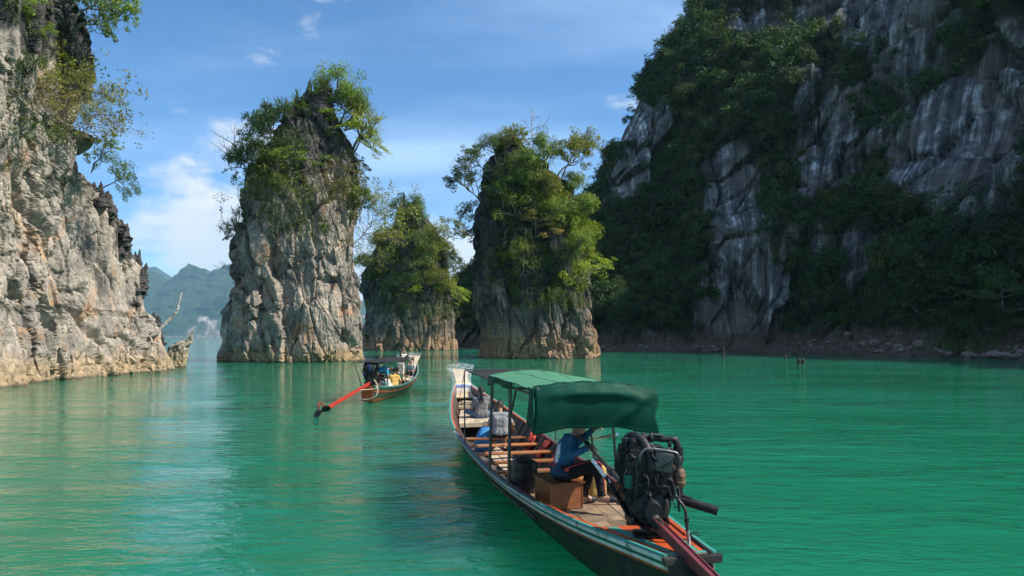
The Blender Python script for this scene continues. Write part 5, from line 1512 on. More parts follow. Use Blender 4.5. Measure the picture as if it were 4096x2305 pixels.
# ------------------------------------------------------------------ longtail engines
def engine(name, label, M, tail_mat, tail_to, accent, group, tiller_to, scale=1.0):
    """car diesel on a swivel post; local +y forward, origin on the stern deck. tail_to / tiller_to in local metres"""
    e = empty(name); e.matrix_world = M
    tag(e, label, 'engine', group)
    def part(nm, mat, fn, parent=e, smooth=True):
        mm = MB(); fn(mm); return mm.build(nm, mat, parent, smooth)
    part('swivel_post', M_iron, lambda m: (m.lathe([(0.10, 0), (0.10, 0.02), (0.055, 0.03), (0.055, 0.08), (0.08, 0.09), (0.08, 0.11)], 18), m.box((0, 0, 0.012), (0.26, 0.22, 0.022), bev=0.005)))
    part('cradle', M_iron, lambda m: (m.box((-0.17, 0.02, 0.16), (0.03, 0.5, 0.07), rot=(R(-8), 0, 0), bev=0.006), m.box((0.17, 0.02, 0.16), (0.03, 0.5, 0.07), rot=(R(-8), 0, 0), bev=0.006), m.box((0, 0.0, 0.12), (0.40, 0.07, 0.03), bev=0.005), m.box((-0.17, 0.22, 0.30), (0.03, 0.06, 0.30), bev=0.005), m.box((0.17, 0.22, 0.30), (0.03, 0.06, 0.30), bev=0.005), m.box((0.02, -0.26, 0.12), (0.38, 0.03, 0.03), bev=0.004)))
    A = Matrix.Translation((0.03, -0.02, 0.30)) @ Matrix.Rotation(R(90), 4, 'X')       # z of this frame points aft
    def gear(m):
        pr = [(0.19, -0.30), (0.235, -0.26), (0.24, -0.20), (0.205, -0.18), (0.21, -0.05), (0.215, 0.0), (0.19, 0.08), (0.165, 0.13), (0.10, 0.155), (0.085, 0.19), (0.085, 0.23)]
        m.lathe(pr, 12, M=A)
        for k in range(6):
            an = k*math.pi/3+0.3
            m.box((0.198*math.cos(an), 0.198*math.sin(an), -0.06), (0.02, 0.03, 0.24), M=A, rot=(0, 0, an), bev=0.004)
    gb = part('gearbox', M_iron2, gear)
    part('gearbox_bolt', M_iron, lambda m: [m.lathe([(0.013, 0), (0.013, 0.02)], 6, M=A @ Matrix.Translation((0.13*math.cos(k), 0.13*math.sin(k), 0.135))) for k in (0.4, 1.45, 2.5, 3.55, 4.6, 5.65)], gb).__setitem__('kind', 'stuff')
    part('clutch_dome', M_iron2, lambda m: m.lathe([(0.10, 0), (0.098, 0.03), (0.075, 0.06), (0.03, 0.075), (0.0, 0.078)], 16, M=Matrix.Translation((-0.14, -0.02, 0.40)) @ Matrix.Rotation(R(-75), 4, 'Y') @ Matrix.Rotation(R(25), 4, 'X'), cap=False))
    part('guard_rod', M_steel, lambda m: m.tube([(-0.08, -0.19, 0.54), (0.08, -0.23, 0.33)], 0.008, 6))
    part('guard_rod', M_steel, lambda m: m.tube([(0.18, -0.18, 0.54), (0.25, -0.22, 0.33)], 0.008, 6))
    part('crossbar', M_steel, lambda m: (m.tube([(-0.12, -0.17, 0.54), (0.22, -0.17, 0.53)], 0.013, 8), m.tube(smooth_path([(0.20, -0.17, 0.53), (0.27, -0.18, 0.53), (0.29, -0.18, 0.50), (0.29, -0.2, 0.38)], 4), 0.008, 6)))
    # block
    def blk(m):
        m.box((0.0, 0.06, 0.64), (0.46, 0.46, 0.40), bev=0.03); m.box((0.0, 0.06, 0.47), (0.34, 0.42, 0.10), bev=0.02)
        for k in range(4): m.box((0.0, -0.10+0.11*k, 0.62), (0.49, 0.03, 0.30), bev=0.01)
        for k in range(5): m.box((-0.12+0.06*k, -0.175, 0.60), (0.018, 0.02, 0.28), bev=0.005)
    part('engine_block', M_iron, blk)
    part('cylinder_head', M_iron2, lambda m: (m.box((0.0, 0.06, 0.84), (0.36, 0.44, 0.09), bev=0.02), [m.box((0.185, -0.1+0.1*k, 0.83), (0.03, 0.05, 0.05), bev=0.01) for k in range(4)]))
    vc = part('valve_cover', M_alu, lambda m: m.box((0.14, -0.17, 0.78), (0.18, 0.12, 0.20), rot=(R(8), R(8), R(-6)), bev=0.03))
    part('cover_hose', M_rubber, lambda m: m.tube(smooth_path([(-0.08, -0.10, 0.93), (0.0, -0.16, 0.90), (0.03, -0.23, 0.83), (0.07, -0.22, 0.79)], 5), 0.014, 8), vc)
    part('intake_manifold', accent, lambda m: (m.tube(smooth_path([(-0.21, 0.05, 0.96), (-0.14, 0.0, 1.005), (-0.06, -0.07, 0.97), (0.0, -0.15, 0.86), (0.02, -0.19, 0.74), (0.0, -0.19, 0.68)], 6), [0.030+0.018*math.sin(i/30*3.1) for i in range(31)], 12)))
    for dx, dy in ((-0.215, -0.04), (-0.15, -0.07)):
        part('filler_cap', M_iron2, lambda m: m.lathe([(0.035, 0), (0.035, 0.05), (0.043, 0.052), (0.043, 0.066), (0.036, 0.07), (0.036, 0.085), (0.024, 0.092)], 14, M=Matrix.Translation((dx, dy, 0.90))))
    part('intake_runner', M_rubber, lambda m: m.tube(smooth_path([(0.02, -0.13, 0.93), (0.08, -0.16, 0.86), (0.09, -0.17, 0.77), (0.04, -0.175, 0.70)], 5), 0.022, 9))
    part('turbo_pipe', M_iron2, lambda m: m.tube(smooth_path([(-0.04, 0.02, 1.00), (0.05, 0.02, 0.985), (0.16, 0.0, 0.97), (0.24, 0.0, 0.97), (0.285, 0.0, 0.96), (0.31, 0.0, 0.91), (0.315, 0.0, 0.84)], 6), [0.030]*18+[0.036]*19, 12))
    for x in (-0.02, 0.055, 0.235):
        part('hose_clamp', M_steel, lambda m: m.lathe([(0.043, -0.012), (0.05, -0.012), (0.05, 0.012), (0.043, 0.012)], 14, M=Matrix.Translation((x, 0.015, 0.985-0.05*(x > 0.1))) @ Matrix.Rotation(R(90), 4, 'Y')))
    part('maker_plate', M_alu, lambda m: m.box((0.12, -0.01, 1.018), (0.10, 0.05, 0.008), rot=(0, R(6), 0)))
    part('lifting_hoop', M_dullsteel, lambda m: m.tube(smooth_path([(-0.10, -0.20, 0.78), (-0.09, -0.22, 0.85), (-0.04, -0.22, 0.905), (0.05, -0.22, 0.905), (0.22, -0.22, 0.88), (0.27, -0.22, 0.85), (0.28, -0.2, 0.78)], 6), 0.014, 10))
    part('exhaust_elbow', M_iron, lambda m: m.tube(smooth_path([(0.315, 0.0, 0.88), (0.32, 0.0, 0.80), (0.30, -0.03, 0.73), (0.31, -0.05, 0.66)], 5), [0.05]*6+[0.058]*5+[0.05]*5, 12))
    part('catalyst_can', M_rust, lambda m: m.lathe([(0.045, 0), (0.065, 0.03), (0.068, 0.06), (0.062, 0.065), (0.062, 0.11), (0.068, 0.115), (0.064, 0.15), (0.042, 0.19)], 16, M=Matrix.Translation((0.315, -0.06, 0.50))))
    part('exhaust_pipe', M_iron, lambda m: m.tube(smooth_path([(0.315, -0.06, 0.51), (0.325, -0.06, 0.45), (0.33, -0.08, 0.40), (0.36, -0.10, 0.365)], 5), 0.032, 10))
    part('muffler', M_iron, lambda m: (m.tube([(0.30, -0.08, 0.385), (0.48, -0.14, 0.345), (0.66, -0.20, 0.30)], 0.046, 16, cap=False), m.tube([(0.66, -0.20, 0.30), (0.48, -0.14, 0.345)], 0.040, 16, cap=True)))
    part('heat_shield', M_iron2, lambda m: m.box((0.37, -0.10, 0.42), (0.13, 0.05, 0.012), rot=(0, R(14), R(-18)), bev=0.004))
    # front end of the engine, to the left
    part('alternator', M_iron2, lambda m: m.lathe([(0.05, -0.06), (0.068, -0.05), (0.068, 0.05), (0.05, 0.06)], 14, M=Matrix.Translation((-0.24, 0.10, 0.74)) @ Matrix.Rotation(R(90), 4, 'X')))
    part('fan_pulley', M_iron, lambda m: m.lathe([(0.09, -0.02), (0.1, -0.012), (0.085, 0), (0.1, 0.012), (0.09, 0.02)], 20, M=Matrix.Translation((-0.19, 0.30, 0.64)) @ Matrix.Rotation(R(90), 4, 'X')))
    part('injection_pump', M_iron, lambda m: (m.box((-0.24, 0.0, 0.80), (0.10, 0.12, 0.12), bev=0.015), m.lathe([(0.03, 0), (0.03, 0.06), (0.015, 0.07)], 10, M=Matrix.Translation((-0.26, -0.03, 0.86)))))
    part('fuel_filter', M_green if accent is not M_blueeng else accent, lambda m: m.lathe([(0.03, -0.10), (0.046, -0.09), (0.046, 0.0), (0.05, 0.005), (0.05, 0.03), (0.03, 0.04)], 14, M=Matrix.Translation((-0.20, -0.14, 0.60))))
    for k, (x, zz) in enumerate(((-0.25, 0.68), (-0.22, 0.56), (-0.27, 0.60))):
        part('oil_line', M_rubber, lambda m: m.tube(smooth_path([(x, -0.02, zz+0.2), (x-0.03, -0.09, zz+0.08), (x+0.02, -0.14, zz-0.08), (x+0.06, -0.12, zz-0.2)], 5), 0.009, 6))
    part('dip_stick', M_steel, lambda m: m.tube([(-0.125, -0.20, 0.86), (-0.13, -0.20, 0.44)], 0.006, 6))
    part('injector_line', M_steel, lambda m: [m.tube(smooth_path([(-0.23, 0.0+0.03*k, 0.86), (-0.16, -0.08+0.05*k, 0.93), (-0.04, -0.08+0.08*k, 0.90)], 4), 0.0045, 5) for k in range(4)]).__setitem__('kind', 'stuff')
    part('radiator_hose', M_rubber, lambda m: m.tube(smooth_path([(0.16, -0.1, 0.67), (0.22, -0.17, 0.58), (0.24, -0.19, 0.46), (0.20, -0.2, 0.40)], 5), 0.02, 8))
    def fittings(m):
        rf = random.Random(int(scale*10)+3)
        for k in range(70):
            f = rf.randrange(4)
            if f == 0: c = (rf.uniform(-0.22, 0.22), -0.185+rf.uniform(-0.03, 0.01), rf.uniform(0.44, 0.86))
            elif f == 1: c = (-0.215+rf.uniform(-0.05, 0.01), rf.uniform(-0.16, 0.26), rf.uniform(0.44, 0.95))
            elif f == 2: c = (rf.uniform(-0.24, 0.26), rf.uniform(-0.14, 0.24), rf.uniform(0.86, 0.97))
            else: c = (0.21+rf.uniform(0.0, 0.06), rf.uniform(-0.16, 0.2), rf.uniform(0.42, 0.9))
            r0 = rf.uniform(0.008, 0.026)
            if rf.random() < 0.5: m.box(c, (r0*rf.uniform(1, 3), r0*rf.uniform(1, 2), r0*rf.uniform(1, 3)), rot=(rf.random(), rf.random(), rf.random()), bev=0.003)
            else: m.lathe([(r0, -r0), (r0*1.1, 0), (r0*0.7, r0), (r0*0.7, r0*1.6)], 9, M=Matrix.Translation(c) @ Euler((rf.random()*6, rf.random()*6, 0)).to_matrix().to_4x4())
        for k in range(7):
            a = Vector((rf.uniform(-0.26, 0.24), -0.2+rf.uniform(-0.03, 0.02), rf.uniform(0.5, 0.95)))
            b_ = a+Vector((rf.uniform(-0.12, 0.12), rf.uniform(-0.04, 0.02), -rf.uniform(0.1, 0.35)))
            m.tube(smooth_path([a, a.lerp(b_, 0.4)+Vector((rf.uniform(-0.05, 0.05), -0.04, 0)), b_], 5), rf.choice((0.004, 0.005, 0.007)), 6)
    part('fittings', M_iron, fittings)['kind'] = 'stuff'
    part('starter_motor', M_iron2, lambda m: (m.lathe([(0.045, -0.1), (0.05, -0.09), (0.05, 0.09), (0.035, 0.1)], 12, M=Matrix.Translation((-0.16, 0.05, 0.50)) @ Matrix.Rotation(R(90), 4, 'X')), m.lathe([(0.022, -0.05), (0.022, 0.05)], 10, M=Matrix.Translation((-0.20, 0.05, 0.55)) @ Matrix.Rotation(R(90), 4, 'X'))))
    # cooling water pipes along the right
    part('water_pipe', M_iron2, lambda m: (m.tube(smooth_path([(0.19, -0.15, 0.53), (0.27, -0.2, 0.42), (0.33, -0.25, 0.33), (0.34, -0.28, 0.22), (0.345, -0.3, 0.12)], 5), 0.016, 8), m.tube([(0.27, -0.2, 0.44), (0.28, -0.24, 0.30)], 0.012, 7), m.lathe([(0.025, -0.02), (0.025, 0.02)], 10, M=Matrix.Translation((0.342, -0.28, 0.23)))))
    hose_end = Vector(tail_to).normalized()*1.6+Vector((0.06, 0.0, 0.10))
    part('water_hose', M_alu if tail_mat is M_maroon else M_rope, lambda m: m.tube(smooth_path([(0.345, -0.3, 0.13), (0.35, -0.36, 0.05), (0.33, -0.55, -0.01), tuple(Vector((0.05, -0.24, 0.16))+Vector(tail_to)*0.3+Vector((0.10, 0, 0.05)))], 6), 0.016, 8))
    part('wire_end', M_rubber, lambda m: [m.tube([(0.345, -0.30, 0.10), (0.40, -0.31, 0.10+0.014*k), (0.455, -0.31, 0.105+0.02*k-0.02)], 0.0035, 4) for k in range(3)]).__setitem__('kind', 'stuff')
    # tail: shaft housing of channel steel, propeller and skeg at its end
    p0 = Vector((0.05, -0.24, 0.20)); p1 = p0+Vector(tail_to)
    T = axis_m(p0, p1); Ln = (p1-p0).length
    tl = part('tail_shaft', tail_mat, lambda m: (m.box((0, 0, Ln/2), (0.055, 0.075, Ln), M=T, bev=0.006), m.box((0.032, 0, Ln/2), (0.012, 0.10, Ln*0.98), M=T), m.box((-0.032, 0, Ln/2), (0.012, 0.10, Ln*0.98), M=T)), e, False)
    part('shaft_collar', M_iron, lambda m: m.lathe([(0.075, -0.06), (0.075, 0.0), (0.055, 0.02), (0.05, 0.12), (0.04, 0.14)], 14, M=T))
    def propf(m):
        m.lathe([(0.035, 0), (0.035, 0.10), (0.015, 0.14)], 12, M=T @ Matrix.Translation((0, 0, Ln+0.02)))
        for a in (0.5, 0.5+math.pi):
            rows = []
            for i in range(9):
                q = i/8; w = 0.03+0.125*math.sin(math.pi*min(1, q*0.93+0.07))**0.8; tw = R(55-28*q)
                rows.append([Vector((0.03+0.30*q, math.cos(tw)*w*v, 0.05+math.sin(tw)*w*v)) for v in (-1, -0.6, -0.2, 0.2, 0.6, 1)])
            Mx = T @ Matrix.Translation((0, 0, Ln+0.02)) @ Matrix.Rotation(a, 4, 'Z')
            m.grid(rows, M=Mx); m.grid([[p+Vector((0, 0.0, 0.012)) for p in r][::-1] for r in rows], M=Mx)
    part('propeller', M_iron2, propf, tl)
    g = 1.0 if (M.to_3x3() @ (T.to_3x3() @ Vector((0, 1, 0)))).z > 0 else -1.0
    part('skeg', tail_mat, lambda m: (m.tube(smooth_path([(0.0, 0.02*g, Ln-0.35), (0, 0.26*g, Ln+0.05), (0, 0.34*g, Ln+0.22), (0, 0.26*g, Ln+0.36), (0, 0.12*g, Ln+0.34)], 6), 0.024, 8, M=T), m.tube([(0, 0.02*g, Ln-0.05), (0, 0.24*g, Ln+0.02)], 0.014, 6, M=T)), tl)
    # steering arm
    q0 = Vector((-0.17, 0.22, 0.42)); q1 = Vector(tiller_to)
    ta = part('tiller', M_steel, lambda m: (m.tube([q0, q0.lerp(q1, 0.5), q1], 0.024, 10), m.lathe([(0.045, -0.06), (0.045, 0.06)], 16, M=axis_m(q0.lerp(q1, 0.22), q1))))
    part('grip', M_rubber, lambda m: m.lathe([(0.03, 0), (0.034, 0.01), (0.034, 0.14), (0.03, 0.15)], 12, M=axis_m(q0.lerp(q1, 0.62), q1)), ta)
    part('gas_strut', M_chrome, lambda m: (m.tube([q0.lerp(q1, 0.72), (-0.28, 0.12, 1.0)], 0.007, 7), m.tube([Vector((-0.28, 0.12, 1.0)), Vector((-0.28, 0.12, 1.0)).lerp(q0.lerp(q1, 0.72), 0.45)], 0.014, 9)))
    part('support_arm', M_iron, lambda m: (m.box((0, 0, 0.27), (0.05, 0.025, 0.54), M=axis_m((-0.14, 0.02, 0.14), (-0.36, 0.30, 0.50)), bev=0.005)))
    part('support_tube', M_chrome, lambda m: m.tube([(-0.33, 0.27, 0.46), (-0.50, 0.52, 0.66)], 0.022, 10))
    return e

EM = BMAT @ Matrix.Translation((-0.08, 0.80, 0.70)) @ Matrix.Rotation(R(-14), 4, 'Z')
_inv = EM.inverted()
tail_dir = (_inv.to_3x3() @ (BMAT.to_3x3() @ Vector((0.05, -1.0, -0.20)))).normalized()*4.2
engine1 = engine('boat_engine', 'black greasy diesel engine mounted on the stern of the nearest boat', EM, M_maroon, tail_dir, M_iron2, 'longtail boat engines', _inv @ Vector((0.86, 9.75, 1.42)))

# ------------------------------------------------------------------ second boat
def hull2_mat():
    t = NT('second_hull_paint')
    z = t.n('SeparateXYZ'); t.l(t.obj(), z.inputs[0])
    n = t.noise(3.0, 7, 0.65)
    c = t.ramp(n, [(0.35, (0.018, 0.035, 0.025)), (0.65, (0.06, 0.085, 0.06))])
    c = t.mix(t.rng(t.math('ADD', z.outputs['Z'], t.math('MULTIPLY', n, 0.06)), 0.15, 0.19, 1, 0), c, t.ramp(n, [(0.3, (0.28, 0.06, 0.02)), (0.7, (0.50, 0.12, 0.04))]))
    t.base(c); t.set(Roughness=0.5); t.bump(n, 0.2, 0.01); return t.m
TAB2 = [(0, .27, .74), (.5, .36, .68), (1.2, .52, .61), (2.0, .66, .57), (3.2, .77, .55), (4.6, .80, .58), (6.0, .78, .68), (7.2, .68, .82), (8.2, .52, .98), (9.0, .36, 1.12), (9.6, .22, 1.25)]
S2 = Shape(fair(TAB2), draft=0.12, bow_rise=0.75, stern_rise=0.10)
B2_LOC = (-5.85, 27.6); B2_HEAD = R(-3.0)
boat2 = longtail('longtail_boat', 'smaller longtail boat with a low black awning, carrying seven people past the towers', S2, B2_LOC, B2_HEAD, hull2_mat(),
    [(0.002, 0.05, M_gunw2, 'teal_strake'), (0.20, 0.25, M_orange, 'orange_strake')],
    [(-0.02, 0.05, M_gunw2, 'gunwale_board', 0.0, 1.0)], dict(rib0=1.6, rib1=8.6, rib_step=0.5))
B2MAT = Matrix.Translation((B2_LOC[0], B2_LOC[1], 0)) @ Matrix.Rotation(B2_HEAD, 4, 'Z')
def BW2(t, s, z): return B2MAT @ Vector((t, s, z))
boards(boat2, S2, 'deck_plank', M_deck, 1.0, 3.0, 0.36, 4, [2, 3, 2, 3], inset=0.05, seed=13)
boards(boat2, S2, 'bilge_board', M_deck, 3.0, 5.8, 0.12, 4, [3, 3, 3, 3], inset=0.05, seed=14)
boards(boat2, S2, 'foredeck_plank', M_pale, 5.9, 8.2, 0.58, 5, [3, 3, 3, 3, 2], inset=0.08, zslope=0.05, seed=15)
for y in (3.3, 4.2, 5.1):
    mm = MB(); mm.box((0, y, 0.40), (2*S2.half(y, 0.4)-0.08, 0.2, 0.035)); mm.build('thwart', M_seat, boat2)
mm = MB(); mm.box((0, 0.42, 0.66), (2*S2.w(0.4)-0.1, 0.86, 0.03)); mm.build('stern_deck', M_hull, boat2)
mm = MB(); rows = []
for t in np.linspace(0, 1, 10):
    y = 8.75+1.05*t; z = 0.88+0.80*t; w = 0.24-0.07*math.sin(t*2)+0.13*t*t
    rows.append([(-w, y, z), (w, y, z), (w, y+0.05, z-0.05), (-w, y+0.05, z-0.05)])
mm.grid(rows, close=True); mm.add(rows[0], [(3, 2, 1, 0)]); mm.add(rows[-1], [(0, 1, 2, 3)]); prow2 = mm.build('prow_board', M_pale, boat2)
mm = MB(); mm.grid([[(-0.25, 9.6, 1.42), (0.25, 9.6, 1.42)], [(-0.40, 9.86, 1.84), (0.40, 9.86, 1.84)]]); o = mm.build('plastic_wrap', M_wrap, prow2)
mm = MB(); mm.box((0, -0.03, 0.40), (0.46, 0.05, 0.6), rot=(R(14), 0, 0)); mm.build('transom_board', M_orange, boat2)
# awning
net = MB(); rows = []
for s in np.linspace(0.35, 6.6, 24):
    u = (s-0.35)/6.25
    rows.append([Vector((t, s, 1.66+0.05*u-0.10*math.sin(math.pi*u*2.2)**2*(1-(t/0.75)**2)+0.015*math.sin(t*11+s*6))) for t in np.linspace(-0.70, 0.70, 10)])
net.grid(rows); awn = net.build('awning', M_net, boat2, True); so = awn.modifiers.new('thick', 'SOLIDIFY'); so.thickness = 0.012
v = MB(); v.grid([[Vector((0.70, s, 1.665-0.13*k*(0.6+0.4*math.sin(s*2.3)))) for s in np.linspace(1.2, 6.0, 18)] for k in (0, 0.5, 1)]); o = v.build('awning_edge', M_net, awn, True); so = o.modifiers.new('thick', 'SOLIDIFY'); so.thickness = 0.012
for a, c in (((0.62, 4.6, 0.55), (0.66, 4.0, 1.67)), ((0.66, 4.0, 1.67), (0.74, 5.3, 0.62)), ((0.74, 5.5, 0.62), (0.60, 6.6, 1.70)), ((-0.72, 4.6, 0.55), (-0.66, 4.0, 1.67)), ((-0.74, 5.5, 0.62), (-0.60, 6.6, 1.70)), ((-0.46, 0.9, 0.62), (-0.66, 0.4, 1.66)), ((0.46, 0.9, 0.62), (0.66, 0.4, 1.66))):
    mm = MB(); mm.tube([a, c], 0.02, 7); mm.build('awning_post', M_chrome, boat2, True)
mm = MB(); mm.tube(smooth_path([(0.22, 0.25, 0.95), (0.45, -0.1, 0.7), (0.42, -0.25, 0.35), (0.1, -0.22, 0.2), (-0.2, -0.15, 0.2)], 6), 0.025, 8); mm.build('drain_hose', M_rope, boat2, True)
E2 = B2MAT @ Matrix.Translation((-0.02, 0.55, 0.62))
_i2 = E2.inverted()
engine2 = engine('boat_engine', 'black engine with a blue part on the stern of the smaller boat', E2, M_red, (_i2 @ Vector((-6.40, 23.1, 0.20)))-Vector((0.05, -0.24, 0.20)), M_blueeng, 'longtail boat engines', (0.55, 1.3, 0.62))
# ------------------------------------------------------------------ people
def cap(mb, a, c, ra, rc, n=12):
    """closed limb with rounded ends"""
    a, c = Vector(a), Vector(c); d = c-a; L = d.length
    if L < 1e-6: d = Vector((0, 0, 1)); L = 1e-6
    d = d/L; pts = []; rs = []
    for k in (-1.0, -0.85, -0.5, 0.0):
        pts.append(a+d*(ra*k)); rs.append(max(0.001, ra*math.sqrt(max(0, 1-k*k))))
    pts.append(a.lerp(c, 0.5)); rs.append((ra+rc)/2)
    for k in (0.0, 0.5, 0.85, 1.0):
        pts.append(c+d*(rc*k)); rs.append(max(0.001, rc*math.sqrt(max(0, 1-k*k))))
    mb.tube(pts, rs, n)
def ell(mb, c, r, M=None):
    prof = [(max(0.001, math.sin(math.pi*i/10)), -math.cos(math.pi*i/10)) for i in range(11)]
    T = Matrix.Translation(Vector(c)) @ (M if M is not None else Matrix.Identity(4)) @ Matrix.Diagonal((r[0], r[1], r[2], 1))
    mb.lathe(prof, 14, M=T)

def skin_mat():
    t = NT('skin'); n = t.noise(18, 5)
    t.base(t.ramp(n, [(0.3, (0.30, 0.155, 0.095)), (0.7, (0.40, 0.22, 0.14))]))
    t.set(Roughness=0.5); t.b.inputs['Subsurface Weight'].default_value = 0.08; t.b.inputs['Subsurface Radius'].default_value = (0.01, 0.004, 0.002); return t.m
M_skin = skin_mat()
M_hair = plain('black_hair', (0.010, 0.009, 0.009), 0.42, var=0.5, scale=60, bump=0.8, bdist=0.01)
def cloth(name, col, var=0.2, rough=0.9):
    t = NT(name); n = t.noise(9, 6, 0.6)
    t.base(t.ramp(n, [(0.3, tuple(c*(1-var) for c in col)), (0.7, tuple(min(1, c*(1+var)) for c in col))]))
    t.set(Roughness=rough); t.b.inputs['Specular IOR Level'].default_value = 0.15
    f = t.noise(1.0, 4, 0.55, vec=t.mapped((7, 7, 16)), dist=1.2)
    t.bump(f, 0.55, 0.03); return t.m
def striped():
    t = NT('striped_tee')
    z = t.n('SeparateXYZ'); t.l(t.obj(), z.inputs[0])
    w = t.n('Math'); w.operation = 'FRACT'; t.l(t.math('MULTIPLY', t.math('ADD', z.outputs['Z'], t.math('MULTIPLY', t.noise(5, 3), 0.03)), 44.0), w.inputs[0])
    t.base(t.mix(t.rng(w.outputs[0], 0.62, 0.74), (0.028, 0.027, 0.03), (0.42, 0.41, 0.41)))
    t.set(Roughness=0.9); t.bump(t.noise(1.0, 4, 0.55, vec=t.mapped((7, 7, 14)), dist=1.2), 0.5, 0.03); return t.m
def shark_tee():
    """blue long sleeved top, darker towards the hem, with a pale fish print on the back"""
    t = NT('blue_printed_top')
    p = t.obj(); z = t.n('SeparateXYZ'); t.l(p, z.inputs[0])
    n = t.noise(8, 6, 0.6)
    c = t.ramp(n, [(0.3, (0.015, 0.085, 0.17)), (0.7, (0.03, 0.13, 0.24))])
    c = t.mix(t.rng(t.math('ADD', z.outputs['Z'], t.math('MULTIPLY', n, 0.16)), 0.22, 0.40, 0.75, 0), c, (0.012, 0.028, 0.045))
    m = t.n('Mapping'); m.vector_type = 'POINT'; m.inputs['Location'].default_value = (-0.02*9, 0.0, -0.34*5.2); m.inputs['Scale'].default_value = (9, 0, 5.2); t.l(p, m.inputs[0])
    ln = t.n('VectorMath'); ln.operation = 'LENGTH'; t.l(m.outputs[0], ln.inputs[0])
    fish = t.rng(ln.outputs['Value'], 0.8, 0.95, 1, 0)
    back = t.math('LESS_THAN', z.outputs['Y'], -0.02)
    fish = t.math('MULTIPLY', fish, back)
    inner = t.ramp(t.noise(14, 3), [(0.40, (0.02, 0.02, 0.025)), (0.5, (0.62, 0.66, 0.66)), (0.8, (0.7, 0.72, 0.7))])
    inner = t.mix(t.rng(z.outputs['Z'], 0.21, 0.26, 1, 0), inner, (0.35, 0.03, 0.03))
    c = t.mix(fish, c, inner)
    t.base(c); t.set(Roughness=0.85); t.b.inputs['Specular IOR Level'].default_value = 0.2
    t.bump(t.noise(1.0, 4, 0.55, vec=t.mapped((7, 7, 14)), dist=1.2), 0.6, 0.035); return t.m

def fingers(mb, wrist, hand, palm_n, L=0.095, curl=0.6, r=0.0095):
    """five separate fingers leaving the palm; hand = direction, palm_n = palm normal"""
    h = Vector(hand).normalized(); n = Vector(palm_n); n = (n-h*n.dot(h)).normalized(); s = h.cross(n)
    w = Vector(wrist); base = w+h*0.085
    for k, (o, l) in enumerate(((-0.031, 0.88), (-0.0105, 1.0), (0.0105, 0.94), (0.031, 0.74))):
        a = base+s*o; d = h.copy(); pts = [a-h*0.03, a]
        for q, f in enumerate((0.45, 0.32, 0.23)):
            d = (d*math.cos(curl*(0.7+0.25*q))+n*math.sin(curl*(0.7+0.25*q))).normalized()
            pts.append(pts[-1]+d*L*l*f)
        for i in range(len(pts)-1): cap(mb, pts[i], pts[i+1], r*(1-0.06*i), r*(1-0.06*(i+1)), 8)
    a = w+h*0.03-s*0.036; d = (h*0.6-s*0.75+n*0.35).normalized()
    b = a+d*0.042; c = b+(h*0.8-s*0.1+n*0.6).normalized()*0.038
    cap(mb, a, b, r*1.15, r*1.05, 8); cap(mb, b, c, r*1.05, r*0.9, 8)
    return base

